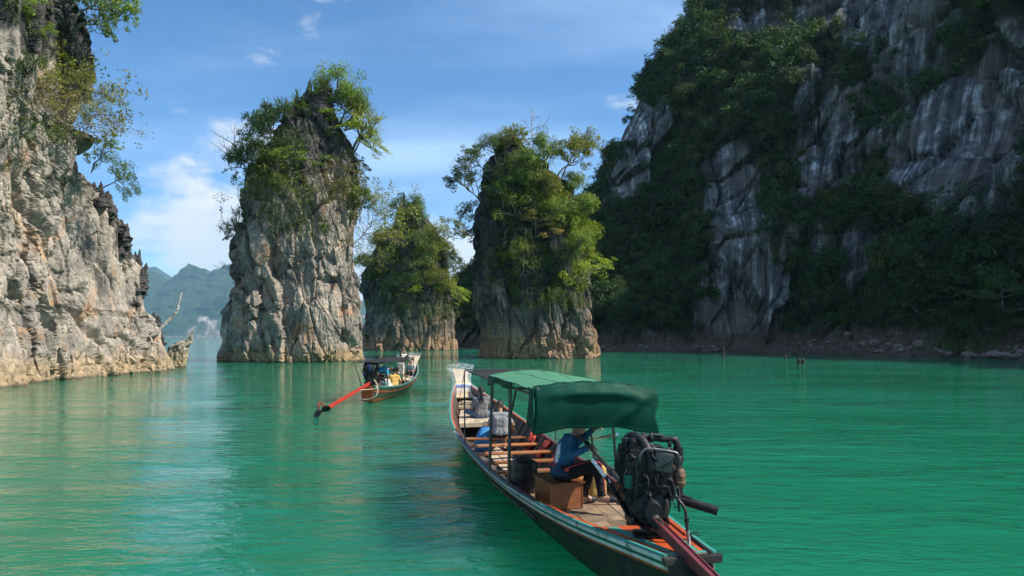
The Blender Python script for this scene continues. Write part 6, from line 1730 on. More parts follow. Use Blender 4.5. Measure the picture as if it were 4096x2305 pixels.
def person(label, M, J, mats, sleeve='short', legs='long', hair='short', voxel=0.012, group=None, head_dir=(0, 1, 0), build=1.0, fine=True, skirt=False):
    """J: joint positions in a frame facing +y with the seat (or ground) at z = 0. mats: (shirt, trousers, shoes)"""
    e = empty('person'); e.matrix_world = M
    tag(e, label, 'person', group)
    mb = MB(); B = []
    V = {k: Vector(v) for k, v in J.items() if not k.startswith('curl')}
    def bone(a, c, ra, rc, m, m2=None, split=0.5):
        a, c = Vector(a), Vector(c)
        cap(mb, a, c, ra*build, rc*build)
        if m2 is None: B.append((a, c, (ra+rc)/2*build, m))
        else:
            q = a.lerp(c, split); B.append((a, q, ra*build, m)); B.append((q, c, rc*build, m2))
    pel, che, nk, hd = V['pelvis'], V['chest'], V['neck'], V['head']
    side = (V['shR']-V['shL']).normalized(); hs = (V['hipR']-V['hipL']).normalized()
    # trunk: three columns so that it is broader than deep
    for o in (-1, 0, 1):
        bone(pel+hs*0.085*o, pel.lerp(che, 0.42)+side*0.066*o, 0.108 if o else 0.12, 0.098, 2 if False else 1)
        bone(pel.lerp(che, 0.42)+side*0.066*o, che+side*0.078*o, 0.098, 0.11, 1)
        bone(che+side*0.078*o, che.lerp(nk, 0.62)+side*0.10*o, 0.105, 0.066, 1)
    bone(V['shL'], V['shR'], 0.062, 0.062, 1)
    for s_, k in ((-1, 'L'), (1, 'R')):
        bone(che.lerp(nk, 0.55)+side*0.06*s_, V['sh'+k], 0.075, 0.062, 1)
        if sleeve == 'long': bone(V['sh'+k], V['el'+k], 0.058, 0.045, 1); bone(V['el'+k], V['wr'+k], 0.044, 0.033, 1, 0, 0.93)
        else: bone(V['sh'+k], V['el'+k], 0.058, 0.041, 1, 0, 0.62); bone(V['el'+k], V['wr'+k], 0.040, 0.027, 0)
        fw = (V['wr'+k]-V['el'+k]).normalized(); hv = Vector(J.get('hand'+k, tuple(fw)))
        pn = Vector(J.get('palm'+k, (0, 0, -1)))
        hv = hv.normalized(); w = V['wr'+k]
        pnn = (pn-hv*pn.dot(hv)); pnn = pnn.normalized() if pnn.length > 1e-3 else Vector((1, 0, 0))
        sd = hv.cross(pnn)
        for o in (-0.026, 0, 0.026): cap(mb, w+sd*o*0.6, w+hv*0.085+sd*o, 0.019, 0.0165, 8)
        B.append((w, w+hv*0.10, 0.04, 0))
        if fine: fingers(mb, w, hv, pnn, curl=J.get('curl'+k, 0.55)); B.append((w+hv*0.08, w+hv*0.14+pnn*0.05, 0.05, 0))
        else: cap(mb, w+hv*0.08, w+hv*0.15+pnn*0.03, 0.03, 0.02, 8)
        # legs
        bone(V['hip'+k], V['kn'+k], 0.092, 0.062, 2)
        if legs == 'long': bone(V['kn'+k], V['an'+k], 0.06, 0.044, 2, 0, 0.88)
        elif legs == 'short': bone(V['kn'+k], V['an'+k], 0.056, 0.037, 0)
        else: bone(V['kn'+k], V['an'+k], 0.056, 0.037, 2, 0, 0.3)
        tv = (V['toe'+k]-V['an'+k]).normalized()
        hl = V['an'+k]-tv*0.045+Vector((0, 0, -0.03))*1.0
        bone(hl, V['an'+k].lerp(V['toe'+k], 0.55)-Vector((0, 0, 0.012)), 0.038, 0.04, 0)
        bone(V['an'+k].lerp(V['toe'+k], 0.45)-Vector((0, 0, 0.012)), V['toe'+k], 0.042, 0.032, 3)
        B.append((hl-Vector((0, 0, 0.03)), V['toe'+k]-Vector((0, 0, 0.03)), 0.035, 3))
    B.append((pel-hs*0.1-Vector((0, 0, 0.05)), pel+hs*0.1-Vector((0, 0, 0.05)), 0.10, 2))
    # neck and head with a face
    hdv = Vector(head_dir).normalized(); up = (hd-nk).normalized(); hx = hdv.cross(up).normalized(); hdv = up.cross(hx)
    F = Matrix(((hx.x, hdv.x, up.x, hd.x), (hx.y, hdv.y, up.y, hd.y), (hx.z, hdv.z, up.z, hd.z), (0, 0, 0, 1)))
    bone(che.lerp(nk, 0.7), nk.lerp(hd, 0.45), 0.058, 0.05, 0)
    def fp(x, y, z): return F @ Vector((x, y, z))
    Fm = F.to_3x3().to_4x4()
    ell(mb, fp(0, -0.008, 0.02), (0.076, 0.096, 0.098), Fm); ell(mb, fp(0, 0.022, -0.045), (0.058, 0.07, 0.072), Fm)
    cap(mb, fp(0, 0.085, 0.005), fp(0, 0.102, -0.03), 0.010, 0.014, 8)          # nose
    cap(mb, fp(-0.02, 0.083, -0.064), fp(0.02, 0.083, -0.064), 0.010, 0.010, 8)  # lips
    for s_ in (-1, 1): ell(mb, fp(0.078*s_, -0.005, -0.012), (0.010, 0.022, 0.032), Fm); cap(mb, fp(0.018*s_, 0.083, 0.03), fp(0.045*s_, 0.076, 0.03), 0.009, 0.008, 8)
    B.append((fp(0, 0, -0.06), fp(0, 0, 0.06), 0.09, 0))
    src = bpy.data.objects.new('tmp', mb.mesh('tmp')); COL.objects.link(src)
    rm = src.modifiers.new('r', 'REMESH'); rm.mode = 'VOXEL'; rm.voxel_size = voxel; rm.use_smooth_shade = True
    sm = src.modifiers.new('s', 'SMOOTH'); sm.factor = 0.5; sm.iterations = 3 if fine else 2
    dg = bpy.context.evaluated_depsgraph_get(); dg.update()
    me = bpy.data.meshes.new_from_object(src.evaluated_get(dg)); me.name = 'body'
    bpy.data.objects.remove(src)
    n = len(me.polygons)
    C = np.zeros(n*3); me.polygons.foreach_get('center', C); C = C.reshape(-1, 3)
    best = np.full(n, 1e9); mi = np.zeros(n, np.int32)
    for a, c, r, m in B:
        a = np.array(a); d = np.array(c)-a; L2 = max(1e-9, (d*d).sum())
        t = np.clip(((C-a)*d).sum(1)/L2, 0, 1); q = np.linalg.norm(C-(a+t[:, None]*d), axis=1)/r
        k = q < best; best = np.where(k, q, best); mi = np.where(k, m, mi)
    # loose cloth: swell and crumple what is covered
    co = np.zeros(len(me.vertices)*3); me.vertices.foreach_get('co', co); co = co.reshape(-1, 3)
    no = np.zeros(len(me.vertices)*3); me.vertices.foreach_get('normal', no); no = no.reshape(-1, 3)
    cl = np.zeros(len(co)); lv = np.zeros(n*4, np.int32)
    for p, mm_ in zip(me.polygons, mi):
        if mm_ in (1, 2):
            for vi in p.vertices: cl[vi] = 1
    wr = fbm(co*np.array([7, 7, 11.0]), 3, 5)
    co = co+no*(cl*(0.006+0.012*wr))[:, None]
    me.vertices.foreach_set('co', co.ravel())
    me.polygons.foreach_set('material_index', mi); me.update()
    link('body', me, [M_skin, mats[0], mats[1], mats[2]], e)
    # hair
    hb = MB()
    rows = []
    for i in range(9):
        a = math.pi*0.5*i/8
        row = []
        for j in range(22):
            th = 2*math.pi*j/22
            x, y = math.sin(th), math.cos(th)
            lim = 1.0 if y < 0.35 else 1.0-0.42*(y-0.35)/0.65        # hairline higher over the face
            al = a*lim*1.12
            wob = 1+0.035*math.sin(7*th+3*i)
            row.append(fp(0.084*math.sin(al)*x*wob, -0.012+0.104*math.sin(al)*y*wob, 0.02+0.112*math.cos(al)*wob-(0.03*i/8 if y < 0 else 0)))
        rows.append(row)
    hb.grid(rows, close=True); hb.add(rows[-1], [tuple(range(21, -1, -1))]); hb.add([rows[0][0]], [])
    hr = hb.build('hair', M_hair, e, True)
    if hair in ('long', 'tail'):
        rng = random.Random(7)
        st = MB()
        for j in range(46):
            th = rng.uniform(-1.9, 1.9); x = math.sin(th)*0.078; y = -math.cos(th)*0.092
            a = fp(x, y-0.01, 0.03+0.03*rng.random()); ln = rng.uniform(0.30, 0.46) if hair == 'long' else 0.34
            bx = x*(0.9 if hair == 'long' else 0.2)
            b_ = fp(bx*1.1+rng.uniform(-0.01, 0.01), y-0.035, -0.12); c = a+Vector((bx*0.3+rng.uniform(-0.03, 0.03), -0.07+rng.uniform(-0.02, 0.02), -ln))
            st.tube(smooth_path([a, b_, c], 4), [0.011, 0.012, 0.013, 0.013, 0.013, 0.011, 0.009, 0.006, 0.003], 5)
        o = st.build('hair_lock', M_hair, hr, True); o['kind'] = 'stuff'
    if fine:
        for s_ in (-1, 1):
            em = MB(); ell(em, fp(0.032*s_, 0.080, 0.012), (0.013, 0.008, 0.008), Fm); em.build('eye', M_rubber, e, True)
    return e

def pose(**kw):
    J = dict(pelvis=(0, 0, 0.10), chest=(0, 0.02, 0.40), neck=(0, 0.03, 0.56), head=(0, 0.05, 0.72),
             shL=(-0.17, 0.02, 0.50), shR=(0.17, 0.02, 0.50), elL=(-0.25, 0.06, 0.27), elR=(0.25, 0.06, 0.27), wrL=(-0.13, 0.26, 0.20), wrR=(0.13, 0.26, 0.20),
             hipL=(-0.09, 0.02, 0.09), hipR=(0.09, 0.02, 0.09), knL=(-0.13, 0.43, 0.10), knR=(0.13, 0.43, 0.10), anL=(-0.13, 0.46, -0.30), anR=(0.13, 0.46, -0.30), toeL=(-0.14, 0.62, -0.36), toeR=(0.14, 0.62, -0.36))
    J.update(kw); return J
CROSS = dict(knL=(-0.34, 0.24, 0.15), knR=(0.34, 0.24, 0.15), anL=(0.10, 0.33, 0.07), anR=(-0.10, 0.29, 0.07), toeL=(0.22, 0.27, 0.05), toeR=(-0.22, 0.24, 0.05))
def placed(p, yaw): return Matrix.Translation(p) @ Matrix.Rotation(yaw, 4, 'Z')

M_jeans = cloth('blue_jeans', (0.10, 0.16, 0.25)); M_black = cloth('black_cloth', (0.018, 0.018, 0.02)); M_greytee = cloth('grey_tee', (0.24, 0.245, 0.25), 0.12); M_shoe = plain('dark_sandal', (0.02, 0.022, 0.028), 0.6, scale=30)
M_blue2 = cloth('bright_blue_tee', (0.07, 0.33, 0.60)); M_brown = cloth('brown_shorts', (0.075, 0.055, 0.045)); M_ochre = cloth('yellow_tee', (0.62, 0.38, 0.12)); M_cream = cloth('cream_cloth', (0.62, 0.59, 0.52)); M_dkgreen = cloth('dark_green_tee', (0.04, 0.10, 0.07)); M_wine = cloth('wine_tee', (0.14, 0.02, 0.03)); M_slate = cloth('slate_blouse', (0.16, 0.22, 0.26))

GP = 'people on the nearest boat'; GQ = 'people on the smaller boat'
person('person in a striped black tee and jeans sitting cross legged on the foredeck', placed(BW(0.12, 12.15, 0.56), B_HEAD), pose(**CROSS), (striped(), M_jeans, M_shoe), 'short', 'long', 'tail', 0.011, GP)
person('person in a grey tee and black shorts sitting on the front seat plank', placed(BW(0.12, 9.56, 0.425), B_HEAD+R(-8)), pose(head=(0.0, 0.10, 0.71), wrR=(0.30, 0.30, 0.16), elR=(0.30, 0.06, 0.27)), (M_greytee, M_black, M_shoe), 'short', 'mid', 'short', 0.011, GP)
# helmsman, turned to starboard, on the wooden box
HM = placed(BW(-0.24, 3.28, 0.775), R(-78))
hi = HM.inverted()
def hl(x, y, z): return tuple(hi @ Vector((x, y, z)))
tl_a, tl_b = Vector((1.135, 8.35, 1.20)), Vector((0.86, 9.75, 1.42))
helm = person('person in a blue printed top and black track pants sitting on the wooden box, steering', HM,
    pose(pelvis=(0, -0.02, 0.11), chest=(0.0, 0.07, 0.41), neck=(0.0, 0.16, 0.57), head=(0.0, 0.25, 0.71), shR=(0.19, 0.12, 0.51), shL=(-0.19, 0.13, 0.52),
         elR=hl(0.76, 8.86, 1.17), wrR=hl(0.985, 8.98, 1.235), handR=(0.15, 0.95, 0.2), palmR=(-0.5, 0.2, -0.8), curlR=1.0,
         elL=(-0.26, 0.33, 0.46), wrL=(-0.20, 0.50, 0.62), handL=(0.2, 0.8, 0.4), curlL=0.9,
         knR=hl(1.12, 8.98, 1.03), anR=hl(1.17, 8.86, 0.62), toeR=hl(1.33, 8.79, 0.60), knL=(-0.10, 0.44, 0.12), anL=(-0.10, 0.33, -0.28), toeL=(-0.12, 0.50, -0.335)),
    (shark_tee(), cloth('black_track_pants', (0.016, 0.016, 0.018)), M_shoe), 'long', 'long', 'short', 0.010, GP, build=1.13)
# red piping down the trouser leg
def piping(pts, r, mat):
    mm = MB(); mm.tube(smooth_path([hi @ Vector(p) for p in pts], 6), r, 6, flat=0.5); return mm.build('trouser_piping', mat, helm, True)
M_pink = plain('red_piping', (0.70, 0.05, 0.09), 0.7, scale=40)
piping([(0.74, 8.93, 0.985), (0.90, 8.91, 1.05), (1.06, 8.91, 1.075), (1.155, 8.905, 1.05), (1.18, 8.875, 0.95), (1.195, 8.815, 0.80), (1.20, 8.80, 0.68)], 0.009, M_pink)
mm = MB(); mm.box(tuple(hi @ Vector((0.70, 8.98, 0.98))), (0.07, 0.10, 0.06), bev=0.015); mm.build('waist_pouch', M_black, helm, True)
mm = MB(); mm.box(tuple(hi @ Vector((0.715, 8.93, 0.965))), (0.03, 0.055, 0.05), bev=0.01); mm.build('red_tag', M_red, helm, True)

# people of the second boat
def p2(label, t, s, z, yaw, J, mats, sleeve='short', legs='long', hair='short', hd=(0, 1, 0)):
    return person(label, placed(BW2(t, s, z), B2_HEAD+yaw), J, mats, sleeve, legs, hair, 0.019, GQ, hd, fine=False)
p2('person in a bright blue tee bending over the engine of the smaller boat', 0.10, 1.45, 0.37, R(-68), pose(pelvis=(0, -0.12, 0.84), chest=(0, 0.22, 0.98), neck=(0, 0.38, 0.97), head=(0, 0.52, 0.95), shL=(-0.17, 0.32, 0.96), shR=(0.17, 0.32, 0.96), elL=(-0.19, 0.36, 0.68), elR=(0.19, 0.36, 0.68), wrL=(-0.12, 0.40, 0.42), wrR=(0.12, 0.38, 0.42), hipL=(-0.10, -0.10, 0.80), hipR=(0.10, -0.10, 0.80), knL=(-0.12, 0.0, 0.45), knR=(0.12, 0.02, 0.45), anL=(-0.12, -0.06, 0.08), anR=(0.12, -0.04, 0.08), toeL=(-0.13, 0.10, 0.03), toeR=(0.13, 0.12, 0.03)), (M_blue2, M_brown, M_shoe), 'short', 'short', 'short', (0, 0.7, -0.7))
phone_p = p2('person in a cream dress standing and holding a phone up above the awning', -0.18, 7.15, 0.64, R(4), pose(pelvis=(0, 0, 0.72), chest=(0, 0.02, 1.02), neck=(0, 0.03, 1.18), head=(0, 0.05, 1.34), shL=(-0.16, 0.02, 1.12), shR=(0.16, 0.02, 1.12), elL=(-0.22, 0.16, 0.98), elR=(0.25, 0.18, 1.16), wrL=(-0.02, 0.30, 1.22), wrR=(0.12, 0.26, 1.42), handR=(-0.1, 0, 1), hipL=(-0.09, 0, 0.70), hipR=(0.09, 0, 0.70), knL=(-0.11, 0.04, 0.36), knR=(0.11, 0.04, 0.36), anL=(-0.11, -0.02, -0.05), anR=(0.11, -0.02, -0.05), toeL=(-0.12, 0.14, -0.1), toeR=(0.12, 0.14, -0.1)), (M_cream, M_cream, M_shoe), 'short', 'mid', 'tail')
p2('person in dark trousers sitting on the bow deck of the smaller boat', 0.16, 7.95, 0.66, R(165), pose(knL=(-0.12, 0.34, 0.30), knR=(0.12, 0.36, 0.30), anL=(-0.12, 0.52, 0.06), anR=(0.12, 0.56, 0.06), toeL=(-0.12, 0.68, 0.04), toeR=(0.12, 0.72, 0.04), wrL=(-0.12, 0.34, 0.30), wrR=(0.14, 0.34, 0.30)), (M_slate, M_black, M_shoe), 'short', 'long', 'tail')
p2('person in a yellow tee sitting at the right side of the smaller boat', 0.36, 3.30, 0.42, R(28), pose(chest=(0.02, 0.06, 0.40), neck=(0.03, 0.09, 0.56), head=(0.03, 0.12, 0.72), wrR=(0.30, 0.02, 0.06), elR=(0.30, -0.02, 0.28)), (M_ochre, M_cream, M_shoe), 'short', 'mid', 'short')
p2('person in a white shirt slumped low beside the blue drum on the smaller boat', 0.26, 2.75, 0.38, R(50), pose(pelvis=(0, 0, 0.10), chest=(-0.03, 0.20, 0.33), neck=(-0.04, 0.33, 0.40), head=(-0.04, 0.44, 0.46), shL=(-0.2, 0.26, 0.38), shR=(0.14, 0.26, 0.38), elL=(-0.26, 0.36, 0.2), elR=(0.22, 0.36, 0.2), wrL=(-0.14, 0.5, 0.14), wrR=(0.14, 0.5, 0.14)), (M_cream, M_dkgreen, M_shoe), 'short', 'long', 'short')
p2('person in a dark green tee sitting ahead of the yellow tee on the smaller boat', 0.28, 4.20, 0.42, R(14), pose(), (M_dkgreen, M_black, M_shoe), 'short', 'mid', 'short')
p2('person in a wine red top sitting on the left side of the smaller boat', -0.28, 3.30, 0.42, R(-10), pose(), (M_wine, M_black, M_shoe), 'short', 'long', 'short')
ph = MB(); pw = BW2(-0.18, 7.15, 0.64)+Matrix.Rotation(B2_HEAD+R(4), 3, 'Z') @ Vector((0.08, 0.29, 1.56)); ph.box(tuple(pw), (0.075, 0.012, 0.15), rot=(R(-10), 0, B2_HEAD), bev=0.004)
tag(ph.build('phone', M_rubber), 'black phone held up above the black awning of the smaller boat', 'phone')
# ------------------------------------------------------------------ things aboard
def at_boat(fn, M, t, s, z, rz=0.0): return M @ Matrix.Translation((t, s, z)) @ Matrix.Rotation(rz, 4, 'Z')
# wooden box
bx = empty('wooden_box'); bx.matrix_world = at_boat(None, BMAT, -0.27, 3.38, 0.412, R(6))
tag(bx, 'varnished brown wooden box the helmsman sits on', 'box')
for nm, c, sz in (('side_panel', (-0.215, 0, 0.165), (0.02, 0.62, 0.33)), ('side_panel', (0.215, 0, 0.165), (0.02, 0.62, 0.33)), ('end_panel', (0, -0.30, 0.165), (0.41, 0.02, 0.33)), ('end_panel', (0, 0.30, 0.165), (0.41, 0.02, 0.33)), ('lid', (0.01, 0, 0.342), (0.50, 0.67, 0.022))):
    mm = MB(); mm.box(c, sz, bev=0.003); mm.build(nm, M_box, bx)
for x in (-0.2265, 0.2265):
    mm = MB(); mm.box((x, -0.3135, 0.165), (0.012, 0.006, 0.33)); mm.build('corner_batten', M_box, bx)
# black drum
def drum(name, label, M, w, d, h, mat, capmat, handle=True):
    e = empty(name); e.matrix_world = M; tag(e, label, 'drum')
    mm = MB(); rows = []
    for q, k in ((0, 0.86), (0.03, 0.97), (0.07, 1), (0.28, 1), (0.30, 0.985), (0.32, 1), (0.66, 1), (0.68, 0.985), (0.70, 1), (0.90, 1), (0.95, 0.96), (0.98, 0.86), (1.0, 0.6)):
        row = []
        for j in range(28):
            th = 2*math.pi*j/28; c, s = math.cos(th), math.sin(th)
            row.append((w/2*k*math.copysign(abs(c)**0.55, c), d/2*k*math.copysign(abs(s)**0.55, s), h*q))
        rows.append(row)
    mm.grid(rows, close=True); mm.add(rows[0], [tuple(range(27, -1, -1))]); mm.add(rows[-1], [tuple(range(28))]); mm.build('shell', mat, e, True)
    mm = MB(); mm.lathe([(0.04, 0), (0.045, 0.005), (0.045, 0.03), (0.035, 0.035)], 14, M=Matrix.Translation((w*0.18, 0, h))); mm.build('screw_cap', capmat, e, True)
    if handle:
        mm = MB(); mm.tube(smooth_path([(-w*0.3, 0, h-0.01), (-w*0.28, 0, h+0.035), (-w*0.02, 0, h+0.035), (0, 0, h-0.01)], 4), 0.014, 8); mm.build('handle', mat, e, True)
    return e
M_blkpl = plain('black_plastic', (0.016, 0.016, 0.018), 0.42, var=0.4, scale=6, dirt=(0.06, 0.055, 0.05))
M_yelpl = plain('yellowed_plastic', (0.52, 0.36, 0.10), 0.5, var=0.25, scale=5, dirt=(0.35, 0.22, 0.08))
M_blupl = plain('grey_blue_plastic', (0.16, 0.27, 0.33), 0.5, scale=6)
drum('black_drum', 'large black plastic drum beside the wooden box', at_boat(None, BMAT, -0.56, 4.22, 0.412, R(8)), 0.38, 0.34, 0.46, M_blkpl, M_blkpl)
drum('yellow_jerrycan', 'yellowed plastic jerrycan behind the helmsman legs', at_boat(None, BMAT, 0.40, 3.72, 0.412, R(-5)), 0.27, 0.24, 0.46, M_yelpl, M_redrope)
drum('blue_drum', 'grey blue drum standing in the stern of the smaller boat', at_boat(None, B2MAT, 0.28, 1.75, 0.372, R(0)), 0.34, 0.30, 0.42, M_blupl, M_blkpl)
# blue bag
bg = empty('blue_bag'); bg.matrix_world = at_boat(None, BMAT, -0.22, 9.95, 0.10, R(10)); tag(bg, 'blue carrier bag standing on the boat floor beside the front seat', 'bag')
M_bluebag = plain('blue_bag', (0.03, 0.24, 0.55), 0.5, scale=14, bump=0.4, bdist=0.02)
mm = MB(); rows = []
for q, k, l in ((0, 1, 0), (0.25, 1.04, 0.01), (0.55, 0.95, 0.02), (0.8, 0.75, 0.05), (1.0, 0.55, 0.08)):
    rows.append([(0.18*k*math.copysign(abs(math.cos(a))**0.6, math.cos(a))+l, 0.13*k*math.copysign(abs(math.sin(a))**0.6, math.sin(a)), 0.52*q) for a in np.linspace(0, 2*math.pi, 20, endpoint=False)])
mm.grid(rows, close=True); mm.add(rows[0], [tuple(range(19, -1, -1))]); mm.build('sack', M_bluebag, bg, True)
for s_ in (-1, 1):
    mm = MB(); mm.tube(smooth_path([(0.02, 0.06*s_, 0.50), (0.05, 0.05*s_, 0.62), (0.13, 0.05*s_, 0.62), (0.16, 0.06*s_, 0.50)], 4), 0.008, 6); mm.build('strap', M_rubber, bg, True)
# life jackets stowed along the right side
M_lj = plain('red_life_jacket', (0.55, 0.06, 0.04), 0.75, scale=16, bump=0.4, bdist=0.015)
def life_jacket(M, label):
    e = empty('life_jacket'); e.matrix_world = M; tag(e, label, 'life jacket', 'life jackets stowed along the right side')
    for s_ in (-1, 1):
        mm = MB(); mm.box((0.11*s_, 0, 0.25), (0.17, 0.09, 0.46), bev=0.035); mm.build('front_panel', M_lj, e, True)
    mm = MB(); mm.box((0, 0.10, 0.27), (0.38, 0.07, 0.50), bev=0.03); mm.build('back_panel', M_lj, e, True)
    for z in (0.14, 0.30):
        mm = MB(); mm.box((0, 0.028, z), (0.43, 0.245, 0.03), bev=0.006); mm.build('strap', M_rubber, e)
    return e
for i, (t, s, z, rz, tilt, lab) in enumerate(((0.62, 8.95, 0.18, 70, 25, 'red life jacket with black straps leaning by the front seat'), (0.66, 8.05, 0.16, 95, 38, 'red life jacket behind the second seat plank'), (0.70, 7.15, 0.16, 80, 30, 'red life jacket in the middle of the right side'), (0.64, 6.25, 0.14, 100, 42, 'red life jacket nearest the helmsman'))):
    life_jacket(at_boat(None, BMAT, t, s, z, R(rz)) @ Matrix.Rotation(R(tilt), 4, 'X') @ Matrix.Scale(0.8, 4), lab)
# rope on the bow
mm = MB(); r = random.Random(3); pts = []
for k in range(70):
    a = k*0.62; rr = 0.13+0.05*math.sin(k*0.23)
    pts.append((rr*math.cos(a)*1.2+0.03*math.sin(k*0.11), rr*math.sin(a)*0.8, 0.014+0.0011*k+0.006*math.sin(k)))
pts += [(0.2-0.1*k, -0.02+0.03*math.sin(k), 0.02) for k in range(1, 5)]
mm.tube(smooth_path(pts, 3), 0.012, 6)
o = mm.build('rope_coil', M_rope, None, True); o.matrix_world = at_boat(None, BMAT, 0.02, 13.98, 0.745); tag(o, 'coil of pale rope lying on the bow planks of the nearest boat', 'rope')
# driftwood
def drift(name, label, pts, rad, seed, cat='branch'):
    mm = MB(); P = smooth_path(pts, 8); n = len(P)
    rng = random.Random(seed)
    P = [p+Vector((rng.uniform(-1, 1), rng.uniform(-1, 1), rng.uniform(-1, 1)))*rad*0.3 for p in P]
    mm.tube(P, [rad*(1-0.75*i/(n-1))*(0.85+0.3*rng.random()) for i in range(n)], 8)
    return tag(mm.build(name, M_bark_pale, None, True), label, cat)
drift('dead_branch', 'bleached dead branch slanting up from the foot of the left wall', [W3(132, 356, 53.0), W3(142, 344, 53.2), W3(156, 333, 53.6), W3(167, 322, 54), W3(177, 311, 54.3), W3(179, 303, 54.4), W3(182, 292, 54.6)], 0.17, 1)
drift('dead_branch', 'thin pale branch lodged across the black top of the left wall', [W3(22, 36, 43.2), W3(30, 52, 43.2), W3(34, 66, 43.3), W3(40, 80, 43.4)], 0.14, 2)
drift('dead_branch', 'grey root arching over the black stone of the left wall', [W3(76, 30, 45.0), W3(66, 36, 44.8), W3(57, 46, 44.6), W3(44, 62, 44.2), W3(36, 72, 44)], 0.09, 4)
def stump(px, py, H, label, seed, twin=False):
    d = CAM_H*FPX/(py-HOR); mm = MB(); rng = random.Random(seed); p = W3(px, py, d)
    for k in range(2 if twin else 1):
        o = Vector((0.42*k, 0, 0)); hh = H*(1-0.12*k)
        mm.tube([p+o+Vector((0, 0, -1)), p+o+Vector((0.03, 0, 0.3*hh)), p+o+Vector((-0.04, 0, 0.7*hh)), p+o+Vector((0.10, 0, hh))], [0.22, 0.19, 0.15, 0.06], 9)
    o = mm.build('tree_stump', wood('wet_stump', (0.02, 0.016, 0.013), (0.055, 0.045, 0.035), 0.85, (9, 9, 2)), None, True)
    return tag(o, label, 'stump', 'drowned stumps off the right shore')
stump(723, 357.5, 1.6, 'tallest drowned stump standing in the water off the right shore', 1)
stump(785.5, 359, 0.62, 'short drowned stump in the middle of the three', 2)
stump(799, 363.7, 0.62, 'forked drowned stump nearest to the camera', 3, True)

# ------------------------------------------------------------------ right shore: boulders, bushes, grass
M_bould = rock_mat('shore_boulders', (0.27, 0.235, 0.21), (0.16, 0.13, 0.11), (0.06, 0.05, 0.045), (0.2, 0.12, 0.08), band=(0.13, 0.09, 0.07), band_h=0.5, streak=0.1, ochre_amt=0.3, scale=2.0)
def boulder_mesh(seed):
    bm_ = bmesh.new(); bmesh.ops.create_icosphere(bm_, subdivisions=2, radius=1.0)
    P = np.array([tuple(v.co) for v in bm_.verts]); b1, c1, _ = facets(P*0.9+seed*7.1, seed, 0.05)
    P = P*(1+0.38*b1)[:, None]*np.array([1, 0.85, 0.62])
    for v, p in zip(bm_.verts, P): v.co = p
    me = bpy.data.meshes.new('boulder'); bm_.to_mesh(me); bm_.free(); attr(me, 'dark', np.zeros(len(P))); me.materials.append(M_bould); return me
BOULD = [boulder_mesh(k) for k in range(7)]
rr = random.Random(91)
SH = [Vector((a, b, 0)) for a, b in SHORE]
def shore_pt(px):
    """shoreline point whose bearing shows at column px"""
    for i in range(len(SH)-1):
        for k in range(20):
            p = SH[i].lerp(SH[i+1], k/20)
            if p.y > 1 and 512+FPX*p.x/p.y >= px and i > 3: return p
    return SH[-5]
k = 0
for px in np.concatenate([np.linspace(604, 800, 22), np.linspace(806, 1022, 46)]):
    q = shore_pt(px+rr.uniform(-2, 2)); back = Vector((0.8, 0.5, 0))
    u = rr.random(); p = q+back*(u*2.6-0.5)
    s_ = rr.choice((0.3, 0.4, 0.5, 0.65, 0.9))*(0.8+0.3*(px > 800))
    hitp = BM.ray_cast(Vector((p.x, p.y, 30)), Vector((0, 0, -1)))[0]
    z = hitp.z if hitp is not None and hitp.z < 4 else 0.12+u*0.5
    o = link('shore_boulder', BOULD[k % 7]); o.location = (p.x, p.y, z+0.1*s_); o.rotation_euler = (rr.uniform(-.4, .4), rr.uniform(-.4, .4), rr.uniform(0, 6.28)); o.scale = (s_, s_, s_)
    tag(o, 'brown boulder lying in the bare rubble along the right shore', 'boulder', 'boulders along the right shore'); k += 1
# loose rubble between the boulders
def rubble():
    rng = np.random.default_rng(8); VV = []; FF = []; base = 0
    tmpl = [np.array([tuple(v.co) for v in m.vertices]) for m in BOULD]
    fac = np.array([tuple(p.vertices) for p in BOULD[0].polygons])
    for i in range(900):
        q = shore_pt(rng.uniform(600, 1030)); u = rng.random(); p = q+Vector((0.8, 0.5, 0))*(u*3.2-0.3)
        hp = BM.ray_cast(Vector((p.x, p.y, 30)), Vector((0, 0, -1)))[0]
        z = hp.z if hp is not None and hp.z < 4.5 else 0.1+u*0.6
        sc_ = rng.choice((0.07, 0.1, 0.14, 0.2, 0.26)); a = rng.random()*6.28; c, s_ = math.cos(a), math.sin(a)
        P = tmpl[i % 7]*sc_; P = np.stack([P[:, 0]*c-P[:, 1]*s_, P[:, 0]*s_+P[:, 1]*c, P[:, 2]], 1)+np.array([p.x, p.y, z])
        VV.append(P); FF.append(fac+base); base += len(P)
    me = np_mesh('rubble', np.vstack(VV), np.vstack(FF)); attr(me, 'dark', np.zeros(base)); me.materials.append(M_bould)
    return tag(link('rubble', me), 'bare brown rubble strip along the foot of the mountain', kind='stuff')
rubble()
GS = 'bushes along the right shore'
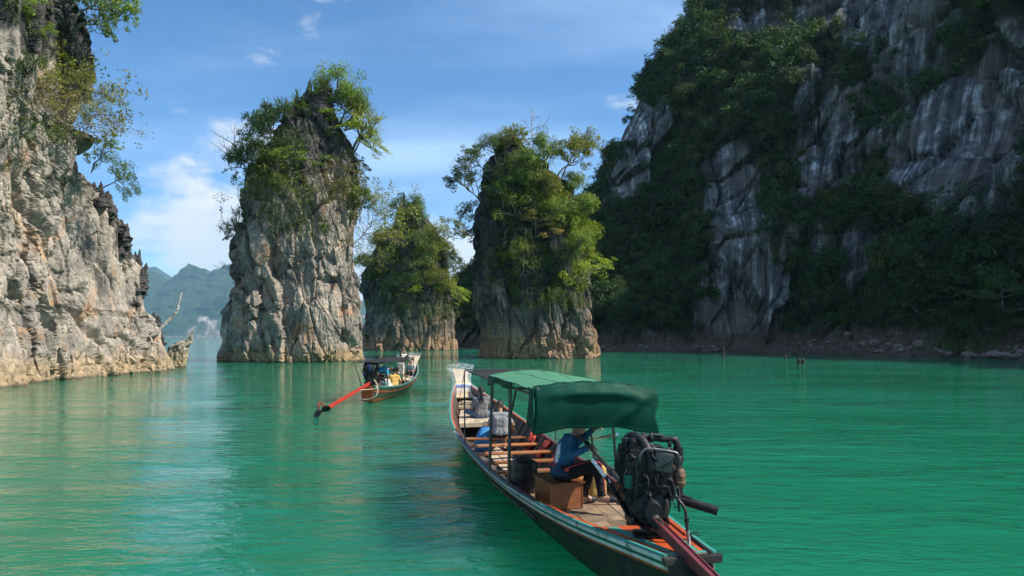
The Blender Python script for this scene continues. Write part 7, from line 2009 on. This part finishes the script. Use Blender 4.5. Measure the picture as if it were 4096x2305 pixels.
for i, (px, up, H, kind, col, lab) in enumerate(((806, 2.5, 5.2, 'layer', (0.03, 0.085, 0.02), 'drooping light green tree right of the pale rock foot on the shore'), (822, 2.8, 3.6, 'round', (0.025, 0.07, 0.018), 'small round tree beside the drooping tree on the right shore'), (620, 2.5, 4.0, 'mound', (0.03, 0.07, 0.016), 'low bush at the left end of the mountain shore'), (645, 2.6, 4.2, 'bush', (0.028, 0.066, 0.016), 'bush on the shore left of the pale rock foot'), (668, 2.4, 4.0, 'mound', (0.024, 0.062, 0.016), 'dark bush close to the left of the pale rock foot'), (905, 3.0, 5.0, 'mound', (0.026, 0.068, 0.018), 'bush above the rubble left of the grass clump'), (985, 3.6, 6.5, 'layer', (0.024, 0.075, 0.016), 'broad bright bush above the grass at the far right'), (960, 5.0, 6.0, 'bush', (0.02, 0.065, 0.016), 'bush rising behind the grass clump at right'), (1015, 3.6, 6.0, 'layer', (0.022, 0.07, 0.016), 'rightmost bush above the shore rubble'), (870, 3.0, 4.6, 'bush', (0.02, 0.056, 0.016), 'dark bush midway along the right shore rubble'))):
    q = shore_pt(px); p = q+Vector((0.82, 0.52, 0))*(2.6+0.4*up)
    hp = BM.ray_cast(Vector((p.x, p.y, 60)), Vector((0, 0, -1)))[0]
    z = hp.z if hp is not None else up
    plant('shore_bush', (p.x, p.y, min(z, 8)-0.2), H, kind, i % 4, col, (-0.15, -0.1, 1), 1.1, lab, 'bush', GS)
# reed grass
def grass():
    rng = np.random.default_rng(4); q = shore_pt(945); lf = Leaves(rng); n = 2600
    c = np.zeros((n, 3)); c[:, 0] = q.x+3.0+rng.normal(size=n)*2.2; c[:, 1] = q.y+2.0+rng.normal(size=n)*2.6
    for i in range(n):
        hp = BM.ray_cast(Vector((c[i, 0], c[i, 1], 60)), Vector((0, 0, -1)))[0]
        c[i, 2] = (min(hp.z, 6) if hp is not None else 1.0)+0.6
    a = rng.normal(size=(n, 3))*0.35+np.array([0, 0, 1]); lf.add(c, a, rng.normal(size=(n, 3)), 1.5*(0.6+0.7*rng.random(n)), 0.05, rng.random(n))
    me = lf.mesh('reed_grass'); me.materials.append(M_leaf); o = link('reed_grass', me); o.color = (0.05, 0.095, 0.03, 1)
    tag(o, 'tall pale reed grass above the rubble on the right shore', kind='stuff')
grass()
